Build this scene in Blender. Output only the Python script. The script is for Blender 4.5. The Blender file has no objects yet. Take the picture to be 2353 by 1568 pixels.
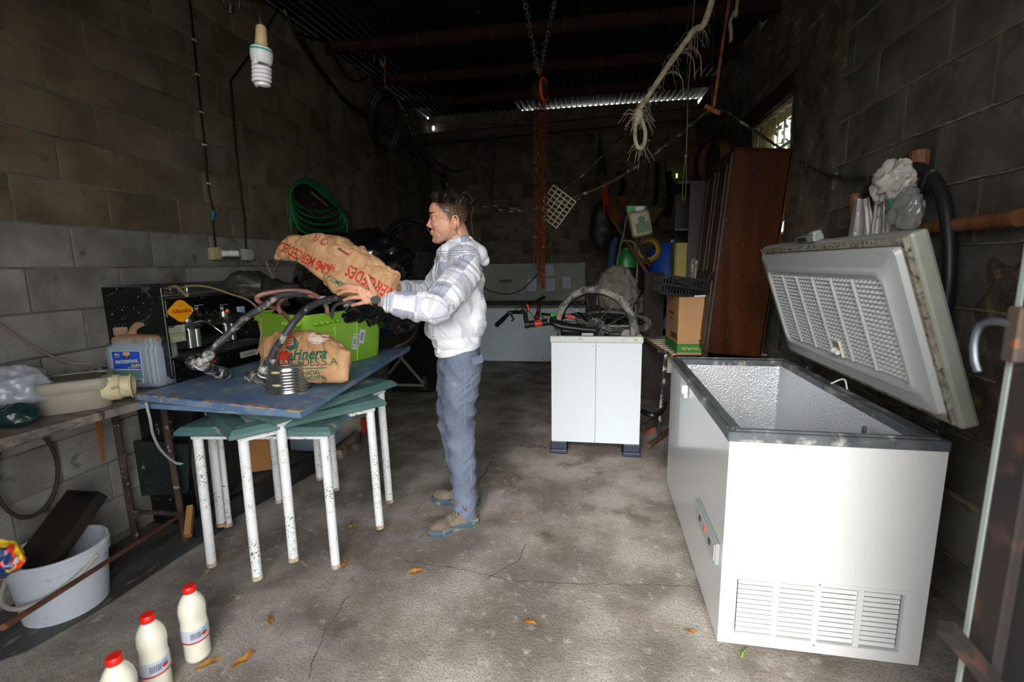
import bpy, bmesh, math, random
from mathutils import Vector, Matrix, noise, Quaternion
from mathutils.bvhtree import BVHTree
import numpy as np
random.seed(7)
PI = math.pi
C = bpy.context.scene.collection
V = Vector
R = math.radians
scene = bpy.context.scene

# ------------------------------------------------------------------ camera
F_PX, CX, CY, HC = 1068.0, 1176.5, 784.0, 1.45      # focal length in pixels of the 2353x1568 frame, eye height
eY = V((1350 - CX, -(606 - CY), -F_PX)).normalized()          # room depth direction seen in camera space
eZ = -V((1285 - CX, -(7300 - CY), -F_PX)); eZ = (eZ - eY * eZ.dot(eY)).normalized()
eX = eY.cross(eZ)
cam_d = bpy.data.cameras.new('camera'); cam = bpy.data.objects.new('camera', cam_d); C.objects.link(cam)
Rm = Matrix((eX, eY, eZ)).to_4x4()
cam.matrix_world = Matrix.Translation((0, 0, HC)) @ Rm
cam_d.sensor_width = 36; cam_d.lens = F_PX * 36 / 2353; cam_d.clip_start = 0.02; cam_d.clip_end = 200
cam_d.dof.use_dof = True; cam_d.dof.focus_distance = 2.7; cam_d.dof.aperture_fstop = 2.0
scene.camera = cam

def ray(px, py):
    v = V((px - CX, -(py - CY), -F_PX)); return V((eX.dot(v), eY.dot(v), eZ.dot(v)))
def pz(px, py, z):
    r = ray(px, py); return V((0, 0, HC)) + r * ((z - HC) / r.z)
def py(px, py_, y):
    r = ray(px, py_); return V((0, 0, HC)) + r * (y / r.y)
def pxx(px, py_, x):
    r = ray(px, py_); return V((0, 0, HC)) + r * (x / r.x)

# ------------------------------------------------------------------ light and exposure
scene.view_settings.view_transform = 'Standard'
scene.view_settings.look = 'None'
scene.view_settings.exposure = -0.15
scene.view_settings.gamma = 1.0
try: scene.view_settings.use_curve_mapping = False
except Exception: pass
world = bpy.data.worlds.new('overcast_sky'); scene.world = world
world.use_nodes = True
wn = world.node_tree.nodes; wl = world.node_tree.links
wn.clear()
wo = wn.new('ShaderNodeOutputWorld'); wb = wn.new('ShaderNodeBackground')
tc = wn.new('ShaderNodeTexCoord'); sx = wn.new('ShaderNodeSeparateXYZ'); cr = wn.new('ShaderNodeValToRGB')
wl.new(tc.outputs['Generated'], sx.inputs[0]); wl.new(sx.outputs['Z'], cr.inputs[0])
cr.color_ramp.elements[0].position = 0.0; cr.color_ramp.elements[0].color = (0.22, 0.22, 0.21, 1)
e3 = cr.color_ramp.elements.new(0.45); e3.color = (0.60, 0.66, 0.74, 1)      # bright haze low, greyer overcast overhead
cr.color_ramp.elements[1].position = 0.04; cr.color_ramp.elements[1].color = (1.25, 1.24, 1.22, 1)
wl.new(cr.outputs[0], wb.inputs[0]); wb.inputs[1].default_value = SKY_STRENGTH = 9.5
wl.new(wb.outputs[0], wo.inputs[0])
# soft sun behind thin cloud, high in front of the garage, coming in from the left of the doorway
sd = bpy.data.lights.new('sun', 'SUN'); sd.energy = 5.0; sd.angle = R(34); sd.color = (1, .97, .92)
so = bpy.data.objects.new('sun', sd); C.objects.link(so)
so.rotation_euler = V((0.22, 1.0, -0.52)).to_track_quat('-Z', 'Y').to_euler()

# ------------------------------------------------------------------ helpers
def lin(h):
    if isinstance(h, str):
        h = h.lstrip('#'); c = [int(h[i:i+2], 16) / 255 for i in (0, 2, 4)]
        return tuple((x / 12.92 if x <= .04045 else ((x + .055) / 1.055) ** 2.4) for x in c) + (1,)
    return tuple(h) + (1,)

def mat(name, col, rough=.6, metal=0.0, col2=None, scale=6.0, mix=(.4, .65), rnd=0.0, spots=None, spots2=None,
        bump=0.0, bscale=60.0, stretch=(1, 1, 1), spec=.5, alpha=1.0, trans=0.0, sss=0.0, coat=0.0, detail=5, bdist=.004, emis=None):
    m = bpy.data.materials.new(name); m.use_nodes = True
    n = m.node_tree.nodes; l = m.node_tree.links
    b = n['Principled BSDF']
    b.inputs['Roughness'].default_value = rough; b.inputs['Metallic'].default_value = metal
    b.inputs['Specular IOR Level'].default_value = spec
    b.inputs['Alpha'].default_value = alpha; b.inputs['Transmission Weight'].default_value = trans
    b.inputs['Coat Weight'].default_value = coat
    if sss: b.inputs['Subsurface Weight'].default_value = sss; b.inputs['Subsurface Scale'].default_value = .01
    t = n.new('ShaderNodeTexCoord'); mp = n.new('ShaderNodeMapping'); mp.inputs['Scale'].default_value = stretch
    oi = n.new('ShaderNodeObjectInfo'); ad = n.new('ShaderNodeVectorMath'); ad.operation = 'ADD'
    sc_ = n.new('ShaderNodeVectorMath'); sc_.operation = 'SCALE'; sc_.inputs['Scale'].default_value = 37.0
    cmb = n.new('ShaderNodeCombineXYZ')
    for i in range(3): l.new(oi.outputs['Random'], cmb.inputs[i])
    l.new(cmb.outputs[0], sc_.inputs[0])
    l.new(t.outputs['Object'], mp.inputs[0]); l.new(mp.outputs[0], ad.inputs[0]); l.new(sc_.outputs[0], ad.inputs[1])
    vec = ad.outputs[0]
    cur = n.new('ShaderNodeRGB').outputs[0]; cur.default_value = lin(col)
    def mixc(fac, a, bcol):
        mx = n.new('ShaderNodeMix'); mx.data_type = 'RGBA'
        l.new(fac, mx.inputs[0]); l.new(a, mx.inputs[6])
        if isinstance(bcol, (str, tuple)): mx.inputs[7].default_value = lin(bcol)
        else: l.new(bcol, mx.inputs[7])
        return mx.outputs[2]
    def nz(s, d, lo, hi, off=0, rough_=.55):
        x = n.new('ShaderNodeTexNoise'); x.inputs['Scale'].default_value = s; x.inputs['Detail'].default_value = d; x.inputs['Roughness'].default_value = rough_
        if off:
            o = n.new('ShaderNodeVectorMath'); o.operation = 'ADD'; o.inputs[1].default_value = (off, off, off); l.new(vec, o.inputs[0]); l.new(o.outputs[0], x.inputs[0])
        else: l.new(vec, x.inputs[0])
        r = n.new('ShaderNodeMapRange'); r.inputs['From Min'].default_value = lo; r.inputs['From Max'].default_value = hi
        l.new(x.outputs[0], r.inputs[0]); return r.outputs[0]
    if col2: cur = mixc(nz(scale, detail, mix[0], mix[1]), cur, col2)
    if spots:
        f_ = nz(spots[1], spots[4] if len(spots) > 4 else 3, spots[2], spots[3], 11.3)
        if len(spots) > 5:
            mm_ = n.new('ShaderNodeMath'); mm_.operation = 'MULTIPLY'; l.new(f_, mm_.inputs[0]); l.new(nz(spots[5], 3, .45, .60, 5.1), mm_.inputs[1]); f_ = mm_.outputs[0]
        cur = mixc(f_, cur, spots[0])
    if spots2: cur = mixc(nz(spots2[1], spots2[4] if len(spots2) > 4 else 3, spots2[2], spots2[3], 23.7), cur, spots2[0])
    if rnd:
        hv = n.new('ShaderNodeHueSaturation'); mr = n.new('ShaderNodeMapRange'); mr.inputs['To Min'].default_value = 1 - rnd; mr.inputs['To Max'].default_value = 1 + rnd
        l.new(oi.outputs['Random'], mr.inputs[0]); l.new(mr.outputs[0], hv.inputs['Value']); l.new(cur, hv.inputs['Color']); cur = hv.outputs[0]
    l.new(cur, b.inputs['Base Color'])
    if bump:
        x = n.new('ShaderNodeTexNoise'); x.inputs['Scale'].default_value = bscale; x.inputs['Detail'].default_value = 4; l.new(vec, x.inputs[0])
        bp = n.new('ShaderNodeBump'); bp.inputs['Strength'].default_value = bump; bp.inputs['Distance'].default_value = bdist
        l.new(x.outputs[0], bp.inputs['Height']); l.new(bp.outputs[0], b.inputs['Normal'])
    if emis: b.inputs['Emission Color'].default_value = lin(emis[0]); b.inputs['Emission Strength'].default_value = emis[1]
    return m

def tag(o, label=None, cat=None, group=None, kind=None):
    if label: o['label'] = label
    if cat: o['category'] = cat
    if group: o['group'] = group
    if kind: o['kind'] = kind
    return o
def thing(name, label, cat, loc=(0, 0, 0), group=None):
    o = bpy.data.objects.new(name, None); C.objects.link(o); o.location = loc; o.empty_display_size = .05
    return tag(o, label, cat, group)
def wloc(o):
    p = V(o.location)
    while o.parent: o = o.parent; p += V(o.location)
    return p

def frame(origin, xdir, zdir=(0, 0, 1)):
    x = V(xdir).normalized(); z = V(zdir); y = z.cross(x).normalized(); z = x.cross(y)
    m = Matrix((x, y, z)).transposed().to_4x4(); m.translation = V(origin); return m
def perp(d):
    d = V(d).normalized(); a = V((0, 0, 1)) if abs(d.z) < .9 else V((1, 0, 0))
    u = d.cross(a).normalized(); return u, d.cross(u).normalized()

class MB:
    """collects shapes (world coordinates, optionally through a frame M) into one mesh"""
    def __init__(s, M=None): s.v = []; s.f = []; s.M = M or Matrix(); s.mi = []; s.cur = 0
    def add(s, vs, fs):
        b = len(s.v); s.v += [s.M @ V(p) for p in vs]; s.f += [tuple(b + i for i in f) for f in fs]; s.mi += [s.cur] * len(fs); return s
    def box(s, c, d, rot=None, bev=0.0):
        hx, hy, hz = d[0] / 2, d[1] / 2, d[2] / 2; c = V(c); q = rot.to_3x3() if rot else None
        b = min(bev, hx * .9, hy * .9, hz * .9)
        if b <= 0:
            vs = [V((x, y, z)) for x in (-hx, hx) for y in (-hy, hy) for z in (-hz, hz)]
            fs = [(0, 1, 3, 2), (4, 6, 7, 5), (0, 4, 5, 1), (2, 3, 7, 6), (0, 2, 6, 4), (1, 5, 7, 3)]
        else:
            bm = bmesh.new(); bmesh.ops.create_cube(bm, size=1)
            for v in bm.verts: v.co = V((v.co.x * 2 * hx, v.co.y * 2 * hy, v.co.z * 2 * hz))
            bmesh.ops.bevel(bm, geom=list(bm.edges), offset=b, segments=2 if b > .004 else 1, affect='EDGES', profile=.5)
            bm.verts.index_update(); vs = [v.co.copy() for v in bm.verts]; fs = [tuple(v.index for v in f.verts) for f in bm.faces]; bm.free()
        if q: vs = [q @ v for v in vs]
        return s.add([c + v for v in vs], fs)
    def cyl(s, a, b, r0, r1=None, n=16, caps=True):
        if r1 is None: r1 = r0
        a, b = V(a), V(b); u, w = perp(b - a); vs = []
        for p, r in ((a, r0), (b, r1)):
            vs += [p + u * (r * math.cos(t)) + w * (r * math.sin(t)) for t in (2 * PI * i / n for i in range(n))]
        fs = [(i, (i + 1) % n, n + (i + 1) % n, n + i) for i in range(n)]
        if caps: fs += [tuple(range(n))[::-1], tuple(range(n, 2 * n))]
        return s.add(vs, fs)
    def tube(s, pts, r, n=8, closed=False, caps=True, flat=1.0):
        pts = [V(p) for p in pts]; m = len(pts)
        rs = r if isinstance(r, (list, tuple)) else [r] * m
        vs = []; u = None
        for i, p in enumerate(pts):
            if closed: t = pts[(i + 1) % m] - pts[i - 1]
            else: t = pts[min(i + 1, m - 1)] - pts[max(i - 1, 0)]
            if t.length < 1e-9: t = V((0, 0, 1))
            t.normalize()
            if u is None: u, w = perp(t)
            else:
                u = u - t * u.dot(t)
                if u.length < 1e-6: u, w = perp(t)
                u.normalize(); w = t.cross(u)
            vs += [p + u * (rs[i] * math.cos(a)) + w * (rs[i] * flat * math.sin(a)) for a in (2 * PI * k / n for k in range(n))]
        fs = []
        for i in range(m if closed else m - 1):
            j = (i + 1) % m
            fs += [(i * n + k, i * n + (k + 1) % n, j * n + (k + 1) % n, j * n + k) for k in range(n)]
        if caps and not closed: fs += [tuple(range(n))[::-1], tuple(range((m - 1) * n, m * n))]
        return s.add(vs, fs)
    def lathe(s, prof, origin=(0, 0, 0), axis=(0, 0, 1), n=24, sx=1.0, sy=1.0, u0=None, caps=True):
        o = V(origin); ax = V(axis).normalized()
        if u0 is not None: u = V(u0).normalized(); w = ax.cross(u)
        else: u, w = perp(ax)
        vs = []; fs = []
        for r, h in prof: vs += [o + ax * h + u * (r * sx * math.cos(t)) + w * (r * sy * math.sin(t)) for t in (2 * PI * i / n for i in range(n))]
        for j in range(len(prof) - 1): fs += [(j * n + i, j * n + (i + 1) % n, (j + 1) * n + (i + 1) % n, (j + 1) * n + i) for i in range(n)]
        if caps and prof[0][0] > 1e-5: fs.append(tuple(range(n))[::-1])
        if caps and prof[-1][0] > 1e-5: fs.append(tuple(range((len(prof) - 1) * n, len(prof) * n)))
        return s.add(vs, fs)
    def prism(s, poly, z0, z1, bev=0):
        """poly in local xy, extruded in local z"""
        n = len(poly); vs = [V((p[0], p[1], z0)) for p in poly] + [V((p[0], p[1], z1)) for p in poly]
        fs = [tuple(range(n))[::-1], tuple(range(n, 2 * n))] + [(i, (i + 1) % n, n + (i + 1) % n, n + i) for i in range(n)]
        return s.add(vs, fs)
    def grid(s, fn, nu, nv, closed_u=False, closed_v=False):
        vs = [fn(i / (nu if closed_u else nu - 1), j / (nv if closed_v else nv - 1)) for j in range(nv) for i in range(nu)]
        fs = []
        for j in range(nv if closed_v else nv - 1):
            for i in range(nu if closed_u else nu - 1):
                a, b = i, (i + 1) % nu; c, d = j * nu, ((j + 1) % nv) * nu
                fs.append((c + a, c + b, d + b, d + a))
        return s.add(vs, fs)
    def ball(s, c, r, n=16, m=10, rot=None):
        r = V(r) if hasattr(r, '__len__') else V((r, r, r)); c = V(c)
        vs = [V((0, 0, -r.z))]; q = rot.to_3x3() if rot else None
        for j in range(1, m):
            ph = -PI / 2 + PI * j / m
            vs += [V((r.x * math.cos(ph) * math.cos(t), r.y * math.cos(ph) * math.sin(t), r.z * math.sin(ph))) for t in (2 * PI * i / n for i in range(n))]
        vs.append(V((0, 0, r.z)))
        if q: vs = [q @ v for v in vs]
        fs = [(0, 1 + (i + 1) % n, 1 + i) for i in range(n)]
        for j in range(m - 2): fs += [(1 + j * n + i, 1 + j * n + (i + 1) % n, 1 + (j + 1) * n + (i + 1) % n, 1 + (j + 1) * n + i) for i in range(n)]
        t = len(vs) - 1; b = 1 + (m - 2) * n
        fs += [(b + i, b + (i + 1) % n, t) for i in range(n)]
        return s.add([c + v for v in vs], fs)
    def cap(s, a, b, r0, r1, n=14):
        """tapered capsule"""
        s.cyl(a, b, r0, r1, n); s.ball(a, r0, n, 8); s.ball(b, r1, n, 8); return s
    def torus(s, c, axis, Rr, r, n=32, k=8, sx=1, a0=0, a1=2 * PI, u0=None):
        ax = V(axis).normalized()
        if u0 is not None: u = V(u0); u = (u - ax * u.dot(ax)).normalized(); w = ax.cross(u)
        else: u, w = perp(ax)
        full = abs(a1 - a0 - 2 * PI) < 1e-6
        pts = [V(c) + u * (Rr * math.cos(a0 + (a1 - a0) * i / (n if full else n - 1))) + w * (Rr * sx * math.sin(a0 + (a1 - a0) * i / (n if full else n - 1))) for i in range(n)]
        return s.tube(pts, r, k, closed=full)
    def disp(s, amp, sc, seed=0, start=0, ridged=False):
        for i in range(start, len(s.v)):
            p = s.v[i]; q = p * sc + V((seed, seed * 1.7, seed * .3))
            s.v[i] = p + noise.noise_vector(q) * amp
        return s
    def build(s, name, m=None, parent=None, smooth=False, loc=None, uv=None, sharp=35):
        org = wloc(parent) if parent is not None else V(loc if loc is not None else (0, 0, 0))
        me = bpy.data.meshes.new(name)
        me.from_pydata([tuple(p - org) for p in s.v], [], s.f)
        for mm in (m if isinstance(m, (list, tuple)) else [m] if m else []): me.materials.append(mm)
        if len(set(s.mi)) > 1: me.polygons.foreach_set('material_index', s.mi)
        bm = bmesh.new(); bm.from_mesh(me); bmesh.ops.recalc_face_normals(bm, faces=bm.faces); bm.to_mesh(me); bm.free()
        if smooth:
            me.polygons.foreach_set('use_smooth', [True] * len(me.polygons))
            try: me.set_sharp_from_angle(angle=R(sharp))
            except Exception: pass
        me.update()
        o = bpy.data.objects.new(name, me); C.objects.link(o)
        if parent is not None: o.parent = parent
        else: o.location = org
        return o

def copy_tree(o, parent=None):
    c = o.copy(); C.objects.link(c)
    if parent is not None: c.parent = parent
    for ch in list(o.children): copy_tree(ch, c)
    return c

def cr_spline(pts, n=8, closed=False):
    pts = [V(p) for p in pts]; m = len(pts); out = []
    rng = range(m if closed else m - 1)
    for i in rng:
        if closed: p0, p1, p2, p3 = pts[i - 1], pts[i], pts[(i + 1) % m], pts[(i + 2) % m]
        else: p0, p1, p2, p3 = pts[max(i - 1, 0)], pts[i], pts[i + 1], pts[min(i + 2, m - 1)]
        for k in range(n):
            t = k / n; t2 = t * t; t3 = t2 * t
            out.append(.5 * ((2 * p1) + (-p0 + p2) * t + (2 * p0 - 5 * p1 + 4 * p2 - p3) * t2 + (-p0 + 3 * p1 - 3 * p2 + p3) * t3))
    if not closed: out.append(pts[-1])
    return out

_font_cache = {}
def text_mesh(txt, size=1.0, extrude=0.0, spacing=1.0, bold=0.0, shear=0.0, res=4):
    cu = bpy.data.curves.new('t', 'FONT'); cu.body = txt; cu.size = size; cu.extrude = extrude; cu.align_x = 'CENTER'; cu.align_y = 'CENTER'
    cu.space_character = spacing; cu.offset = bold; cu.shear = shear; cu.resolution_u = res
    o = bpy.data.objects.new('t', cu); C.objects.link(o)
    dg = bpy.context.evaluated_depsgraph_get(); dg.update()
    me = bpy.data.meshes.new_from_object(o.evaluated_get(dg)); vs = [v.co.copy() for v in me.vertices]; fs = [tuple(p.vertices) for p in me.polygons]
    bpy.data.objects.remove(o); bpy.data.curves.remove(cu); bpy.data.meshes.remove(me)
    return vs, fs
def text_at(name, txt, size, origin, xdir, updir, m, parent, bold=0, spacing=1, shear=0, sx=1, target=None, lift=.0012, bb=None):
    """flat lettering: x along xdir, up along updir; with target (an object) it is laid onto that surface"""
    vs, fs = text_mesh(txt, size, spacing=spacing, bold=bold, shear=shear)
    return flat_at(name, vs, fs, origin, xdir, updir, m, parent, sx, target, lift)
def flat_at(name, vs, fs, origin, xdir, updir, m, parent, sx=1, target=None, lift=.0012, sub=None):
    x = V(xdir).normalized(); u = V(updir); u = (u - x * u.dot(x)).normalized(); nrm = x.cross(u)
    if sub or target is not None:
        bm = bmesh.new(); bv = [bm.verts.new((v[0], v[1], 0)) for v in vs]
        for f in fs:
            try: bm.faces.new([bv[i] for i in f])
            except ValueError: pass
        bmesh.ops.triangulate(bm, faces=bm.faces)
        L = sub or .012
        for _ in range(6):
            es = [e for e in bm.edges if e.calc_length() > L]
            if not es: break
            bmesh.ops.subdivide_edges(bm, edges=es, cuts=1)
            bmesh.ops.triangulate(bm, faces=[f for f in bm.faces if len(f.verts) > 3])
        bm.verts.index_update(); vs = [v.co.copy() for v in bm.verts]; fs = [tuple(v.index for v in f.verts) for f in bm.faces]; bm.free()
    P = [V(origin) + x * (v[0] * sx) + u * v[1] for v in vs]
    if target is not None:
        off = wloc(target); me = target.data
        bv = BVHTree.FromPolygons([v.co + off for v in me.vertices], [tuple(p.vertices) for p in me.polygons])
        Q = []
        for p in P:
            h = bv.ray_cast(p + nrm * .35, -nrm)
            Q.append(h[0] + nrm * lift if h[0] is not None else None)
        ok = [q is not None for q in Q]; idx = {}; P2 = []
        for i, q in enumerate(Q):
            if ok[i]: idx[i] = len(P2); P2.append(q)
        fs = [tuple(idx[i] for i in f) for f in fs if all(ok[i] for i in f)]
        P = P2
    mb = MB(); mb.add(P, fs); return mb.build(name, m, parent)

def disc(r, n=24, rx=1, ry=1, inner=0):
    if not inner: return [V((r * rx * math.cos(2 * PI * i / n), r * ry * math.sin(2 * PI * i / n), 0)) for i in range(n)], [tuple(range(n))]
    vs = [V((q * rx * math.cos(2 * PI * i / n), q * ry * math.sin(2 * PI * i / n), 0)) for q in (r, inner) for i in range(n)]
    return vs, [(i, (i + 1) % n, n + (i + 1) % n, n + i) for i in range(n)]
def rect(w, h): return [V((-w / 2, -h / 2, 0)), V((w / 2, -h / 2, 0)), V((w / 2, h / 2, 0)), V((-w / 2, h / 2, 0))], [(0, 1, 2, 3)]
def polyf(pts): return [V((p[0], p[1], 0)) for p in pts], [tuple(range(len(pts)))]

def remesh(mb, voxel, smooth=2, name='tmp'):
    """fuse all shapes of mb into one continuous skin"""
    o = mb.build(name, None)
    md = o.modifiers.new('r', 'REMESH'); md.mode = 'VOXEL'; md.voxel_size = voxel; md.use_smooth_shade = True
    if smooth: sm = o.modifiers.new('s', 'SMOOTH'); sm.iterations = smooth; sm.factor = .5
    dg = bpy.context.evaluated_depsgraph_get(); dg.update()
    me = bpy.data.meshes.new_from_object(o.evaluated_get(dg))
    om = o.data; bpy.data.objects.remove(o); bpy.data.meshes.remove(om)
    return me
def mesh_obj(name, me, m, parent):
    off = wloc(parent) if parent else V((0, 0, 0))
    if off.length: me.transform(Matrix.Translation(-off))
    me.materials.clear()
    for mm in (m if isinstance(m, (list, tuple)) else [m]): me.materials.append(mm)
    me.polygons.foreach_set('use_smooth', [True] * len(me.polygons))
    o = bpy.data.objects.new(name, me); C.objects.link(o)
    if parent: o.parent = parent
    return o
def fold_noise(p, sc, st=(1, 1, 1)):
    q = V((p.x * st[0], p.y * st[1], p.z * st[2])) * sc
    return 1 - 2 * abs(noise.noise(q))
# ------------------------------------------------------------------ materials of the setting
XL, XR, YB, YF = -2.5, 1.55, 7.5, -0.15
def roof_z(y): return 3.28 + .065 * y
m_mortar = mat('mortar', '#6f6a61', .95, col2='#4d473e', scale=5, bump=.6, bscale=120)
m_mortar_r = mat('mortar_right', '#857a66', .95, col2='#5d5444', scale=8, bump=.6, bscale=90)
m_blk_lo = mat('block_grey', '#85837f', .95, col2='#65625e', scale=3.5, rnd=.10, spots=('#43403c', 9, .62, .74), spots2=('#5b544a', 240, .60, .70), bump=.5, bscale=260)
m_blk_hi = mat('block_brown', '#6e644f', .95, col2='#514834', scale=3.0, rnd=.13, spots=('#2e2a24', 7, .64, .78), spots2=('#3c372f', 240, .60, .70), bump=.5, bscale=260)
m_blk_r = mat('block_right', '#68645d', .95, col2='#48433a', scale=3.5, rnd=.10, spots=('#39342c', 6, .6, .75), spots2=('#47433d', 240, .60, .70), bump=.5, bscale=260)
m_blk_b = mat('block_back', '#6e6453', .95, col2='#4d4536', scale=3.5, rnd=.14, spots=('#3a342c', 6, .6, .75), bump=.4, bscale=200)
m_roof = mat('corrugated_iron', '#2a2a2c', .5, .5, col2='#100f0e', scale=7, stretch=(1, .15, 1), mix=(.35, .6), spots=('#8a8a8c', 30, .68, .75), bump=.2, bscale=40)
m_rust = mat('rusty_beam', '#34160d', .85, .2, col2='#1a0c08', scale=9, spots=('#6b2d14', 35, .62, .72), bump=.5, bscale=80)
m_steel_dk = mat('dark_steel', '#3a3a3a', .7, .4, col2='#4f3c2c', scale=8, spots=('#6b4a30', 25, .6, .7), bump=.3)

# floor material: rough trowelled concrete with stains, grit, cracks
def floor_mat():
    m = mat('concrete_floor', '#b0a99f', .82, col2='#7d756c', scale=2.6, mix=(.40, .60), spots=('#5f4f42', 3.2, .60, .74, 7), spots2=('#c4bfb5', 22, .58, .76, 8), bump=0, detail=9)
    n = m.node_tree.nodes; l = m.node_tree.links; b = n['Principled BSDF']
    tc = [x for x in n if x.type == 'TEX_COORD'][0]
    src = b.inputs['Base Color'].links[0].from_socket
    # grit speckle, sweeping marks, cracks
    x1 = n.new('ShaderNodeTexNoise'); x1.inputs['Scale'].default_value = 170; x1.inputs['Detail'].default_value = 3; l.new(tc.outputs['Object'], x1.inputs[0])
    r1 = n.new('ShaderNodeMapRange'); r1.inputs[1].default_value = .52; r1.inputs[2].default_value = .68; l.new(x1.outputs[0], r1.inputs[0])
    mx = n.new('ShaderNodeMix'); mx.data_type = 'RGBA'; mx.inputs[7].default_value = lin('#4f4841'); l.new(src, mx.inputs[6])
    mm = n.new('ShaderNodeMath'); mm.operation = 'MULTIPLY'; mm.inputs[1].default_value = .9; l.new(r1.outputs[0], mm.inputs[0]); l.new(mm.outputs[0], mx.inputs[0])
    # brown oil stains in broad patches
    x3 = n.new('ShaderNodeTexNoise'); x3.inputs['Scale'].default_value = 1.6; x3.inputs['Detail'].default_value = 7; x3.inputs['Roughness'].default_value = .68; l.new(tc.outputs['Object'], x3.inputs[0])
    r3 = n.new('ShaderNodeMapRange'); r3.inputs[1].default_value = .5; r3.inputs[2].default_value = .66; r3.inputs[4].default_value = .62; l.new(x3.outputs[0], r3.inputs[0])
    mx3 = n.new('ShaderNodeMix'); mx3.data_type = 'RGBA'; mx3.inputs[7].default_value = lin('#6b5a4a'); l.new(mx.outputs[2], mx3.inputs[6]); l.new(r3.outputs[0], mx3.inputs[0])
    l.new(mx3.outputs[2], b.inputs['Base Color'])
    # roughness: smoother worn zones reflect
    rr = n.new('ShaderNodeMapRange'); rr.inputs[1].default_value = .35; rr.inputs[2].default_value = .65; rr.inputs[3].default_value = .5; rr.inputs[4].default_value = .9; l.new(x3.outputs[0], rr.inputs[0]); l.new(rr.outputs[0], b.inputs['Roughness'])
    x2 = n.new('ShaderNodeTexNoise'); x2.inputs['Scale'].default_value = 60; x2.inputs['Detail'].default_value = 8; x2.inputs['Roughness'].default_value = .7; l.new(tc.outputs['Object'], x2.inputs[0])
    bp = n.new('ShaderNodeBump'); bp.inputs['Strength'].default_value = .8; bp.inputs['Distance'].default_value = .010; l.new(x2.outputs[0], bp.inputs['Height']); l.new(bp.outputs[0], b.inputs['Normal'])
    return m
m_floor = floor_mat()
m_floor_sm = mat('smooth_dark_slab', '#4b4d50', .45, col2='#36332f', scale=5, spots=('#77756f', 30, .62, .7), bump=.25, bscale=50, stretch=(1, .3, 1))

# ------------------------------------------------------------------ the setting
def struct(name, mb, m, parent=None, smooth=False):
    o = mb.build(name, m, parent, smooth)
    if parent is None: o['kind'] = 'structure'
    return o
floor = struct('floor', MB().box(((XL + XR) / 2, 3.65, -.06), (XR - XL + .5, 7.9, .12)), m_floor)
ground = struct('ground', MB().box((0, -4.3, -.08), (16, 8, .12)), mat('outside_concrete', '#8f8b84', .9, col2='#6e6a63', scale=2))

# cracks in the slab: thin recessed-looking dark seams that follow wandering paths
m_crack = mat('crack_dirt', '#37322d', .95)
def crack(pts, w=.0035, seed=0):
    random.seed(seed); P = []
    pts = [V(p) for p in pts]
    for a, b in zip(pts[:-1], pts[1:]):
        k = max(2, int((b - a).length / .03))
        for i in range(k):
            t = i / k; P.append(a.lerp(b, t) + V((random.uniform(-.006, .006), random.uniform(-.006, .006), 0)))
    P.append(pts[-1]); vs = []
    for i, p in enumerate(P):
        t = (P[min(i + 1, len(P) - 1)] - P[max(i - 1, 0)]).normalized(); nn = V((-t.y, t.x, 0)); ww = w * random.uniform(.3, 1)
        vs += [V((p.x, p.y, .0006)) + nn * ww, V((p.x, p.y, .0006)) - nn * ww]
    fs = [(2 * i, 2 * i + 1, 2 * i + 3, 2 * i + 2) for i in range(len(P) - 1)]
    o = MB().add(vs, fs).build('crack', m_crack, floor); return o
crack([pz(x, y, 0) for x, y in ((930, 1290), (1070, 1310), (1180, 1335), (1300, 1342), (1480, 1345), (1640, 1350))], .0022, 1)
crack([pz(x, y, 0) for x, y in ((800, 1370), (780, 1400), (745, 1455), (730, 1490), (710, 1560))], .0020, 2)
crack([pz(x, y, 0) for x, y in ((1130, 1060), (1112, 1090), (1095, 1110))], .0035, 3)
crack([pz(x, y, 0) for x, y in ((1210, 1250), (1190, 1290), (1120, 1330))], .002, 4)

# left foreground: smoother darker slab with an edge
sl = MB(); pts = [pz(x, y, .0) for x, y in ((520, 1215), (400, 1290), (250, 1390), (60, 1500))]
poly = [(p.x, p.y) for p in pts] + [(-2.49, .9), (-2.49, 2.6)]
sl.prism([(p[0], p[1]) for p in poly], -.01, .006); sl.build('smooth_strip', m_floor_sm, floor)

def layout(u0, u1, z_top, bw, bh, off, hole=None, z_phase=0.0):
    """running-bond blocks as (u centre, z centre, width, height)"""
    out = []; row = 0; z = z_phase
    while z < z_top(u0) or z < z_top(u1):
        a = max(z, 0); b = z + bh; u = u0 - bw + (off if row % 2 else off + bw / 2)
        while u < u1:
            p, q = max(u, u0), min(u + bw, u1)
            if q - p > .05 and b - a > .04:
                zt = min(z_top(p), z_top(q)); bb = min(b, zt)
                if bb - a > .04:
                    segs = [(p, q)]
                    if hole and bb > hole[2] + .02 and a < hole[3] - .02:
                        segs = []
                        if p < hole[0]: segs.append((p, min(q, hole[0])))
                        if q > hole[1]: segs.append((max(p, hole[1]), q))
                    for s0, s1 in segs:
                        if s1 - s0 > .04: out.append(((s0 + s1) / 2, (a + bb) / 2, s1 - s0, bb - a, row))
            u += bw
        z += bh; row += 1
    return out
_bm_cache = {}
def block_mesh(w, h, axis, m, var=0):
    key = (round(w, 2), round(h, 2), axis, m.name, var)
    if key in _bm_cache: return _bm_cache[key]
    d = (.10, w - .009, h - .009) if axis == 'x' else (w - .009, .10, h - .009)
    mb = MB(); mb.box((0, 0, 0), d, bev=.0045)
    random.seed(int(w * 1000) + int(h * 1000) + var)
    mb.v = [v + V((random.uniform(-.0014, .0014),) * 3) for v in mb.v]
    o = mb.build('block', m); me = o.data; bpy.data.objects.remove(o); _bm_cache[key] = me
    me.polygons.foreach_set('use_smooth', [False] * len(me.polygons)); return me
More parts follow.
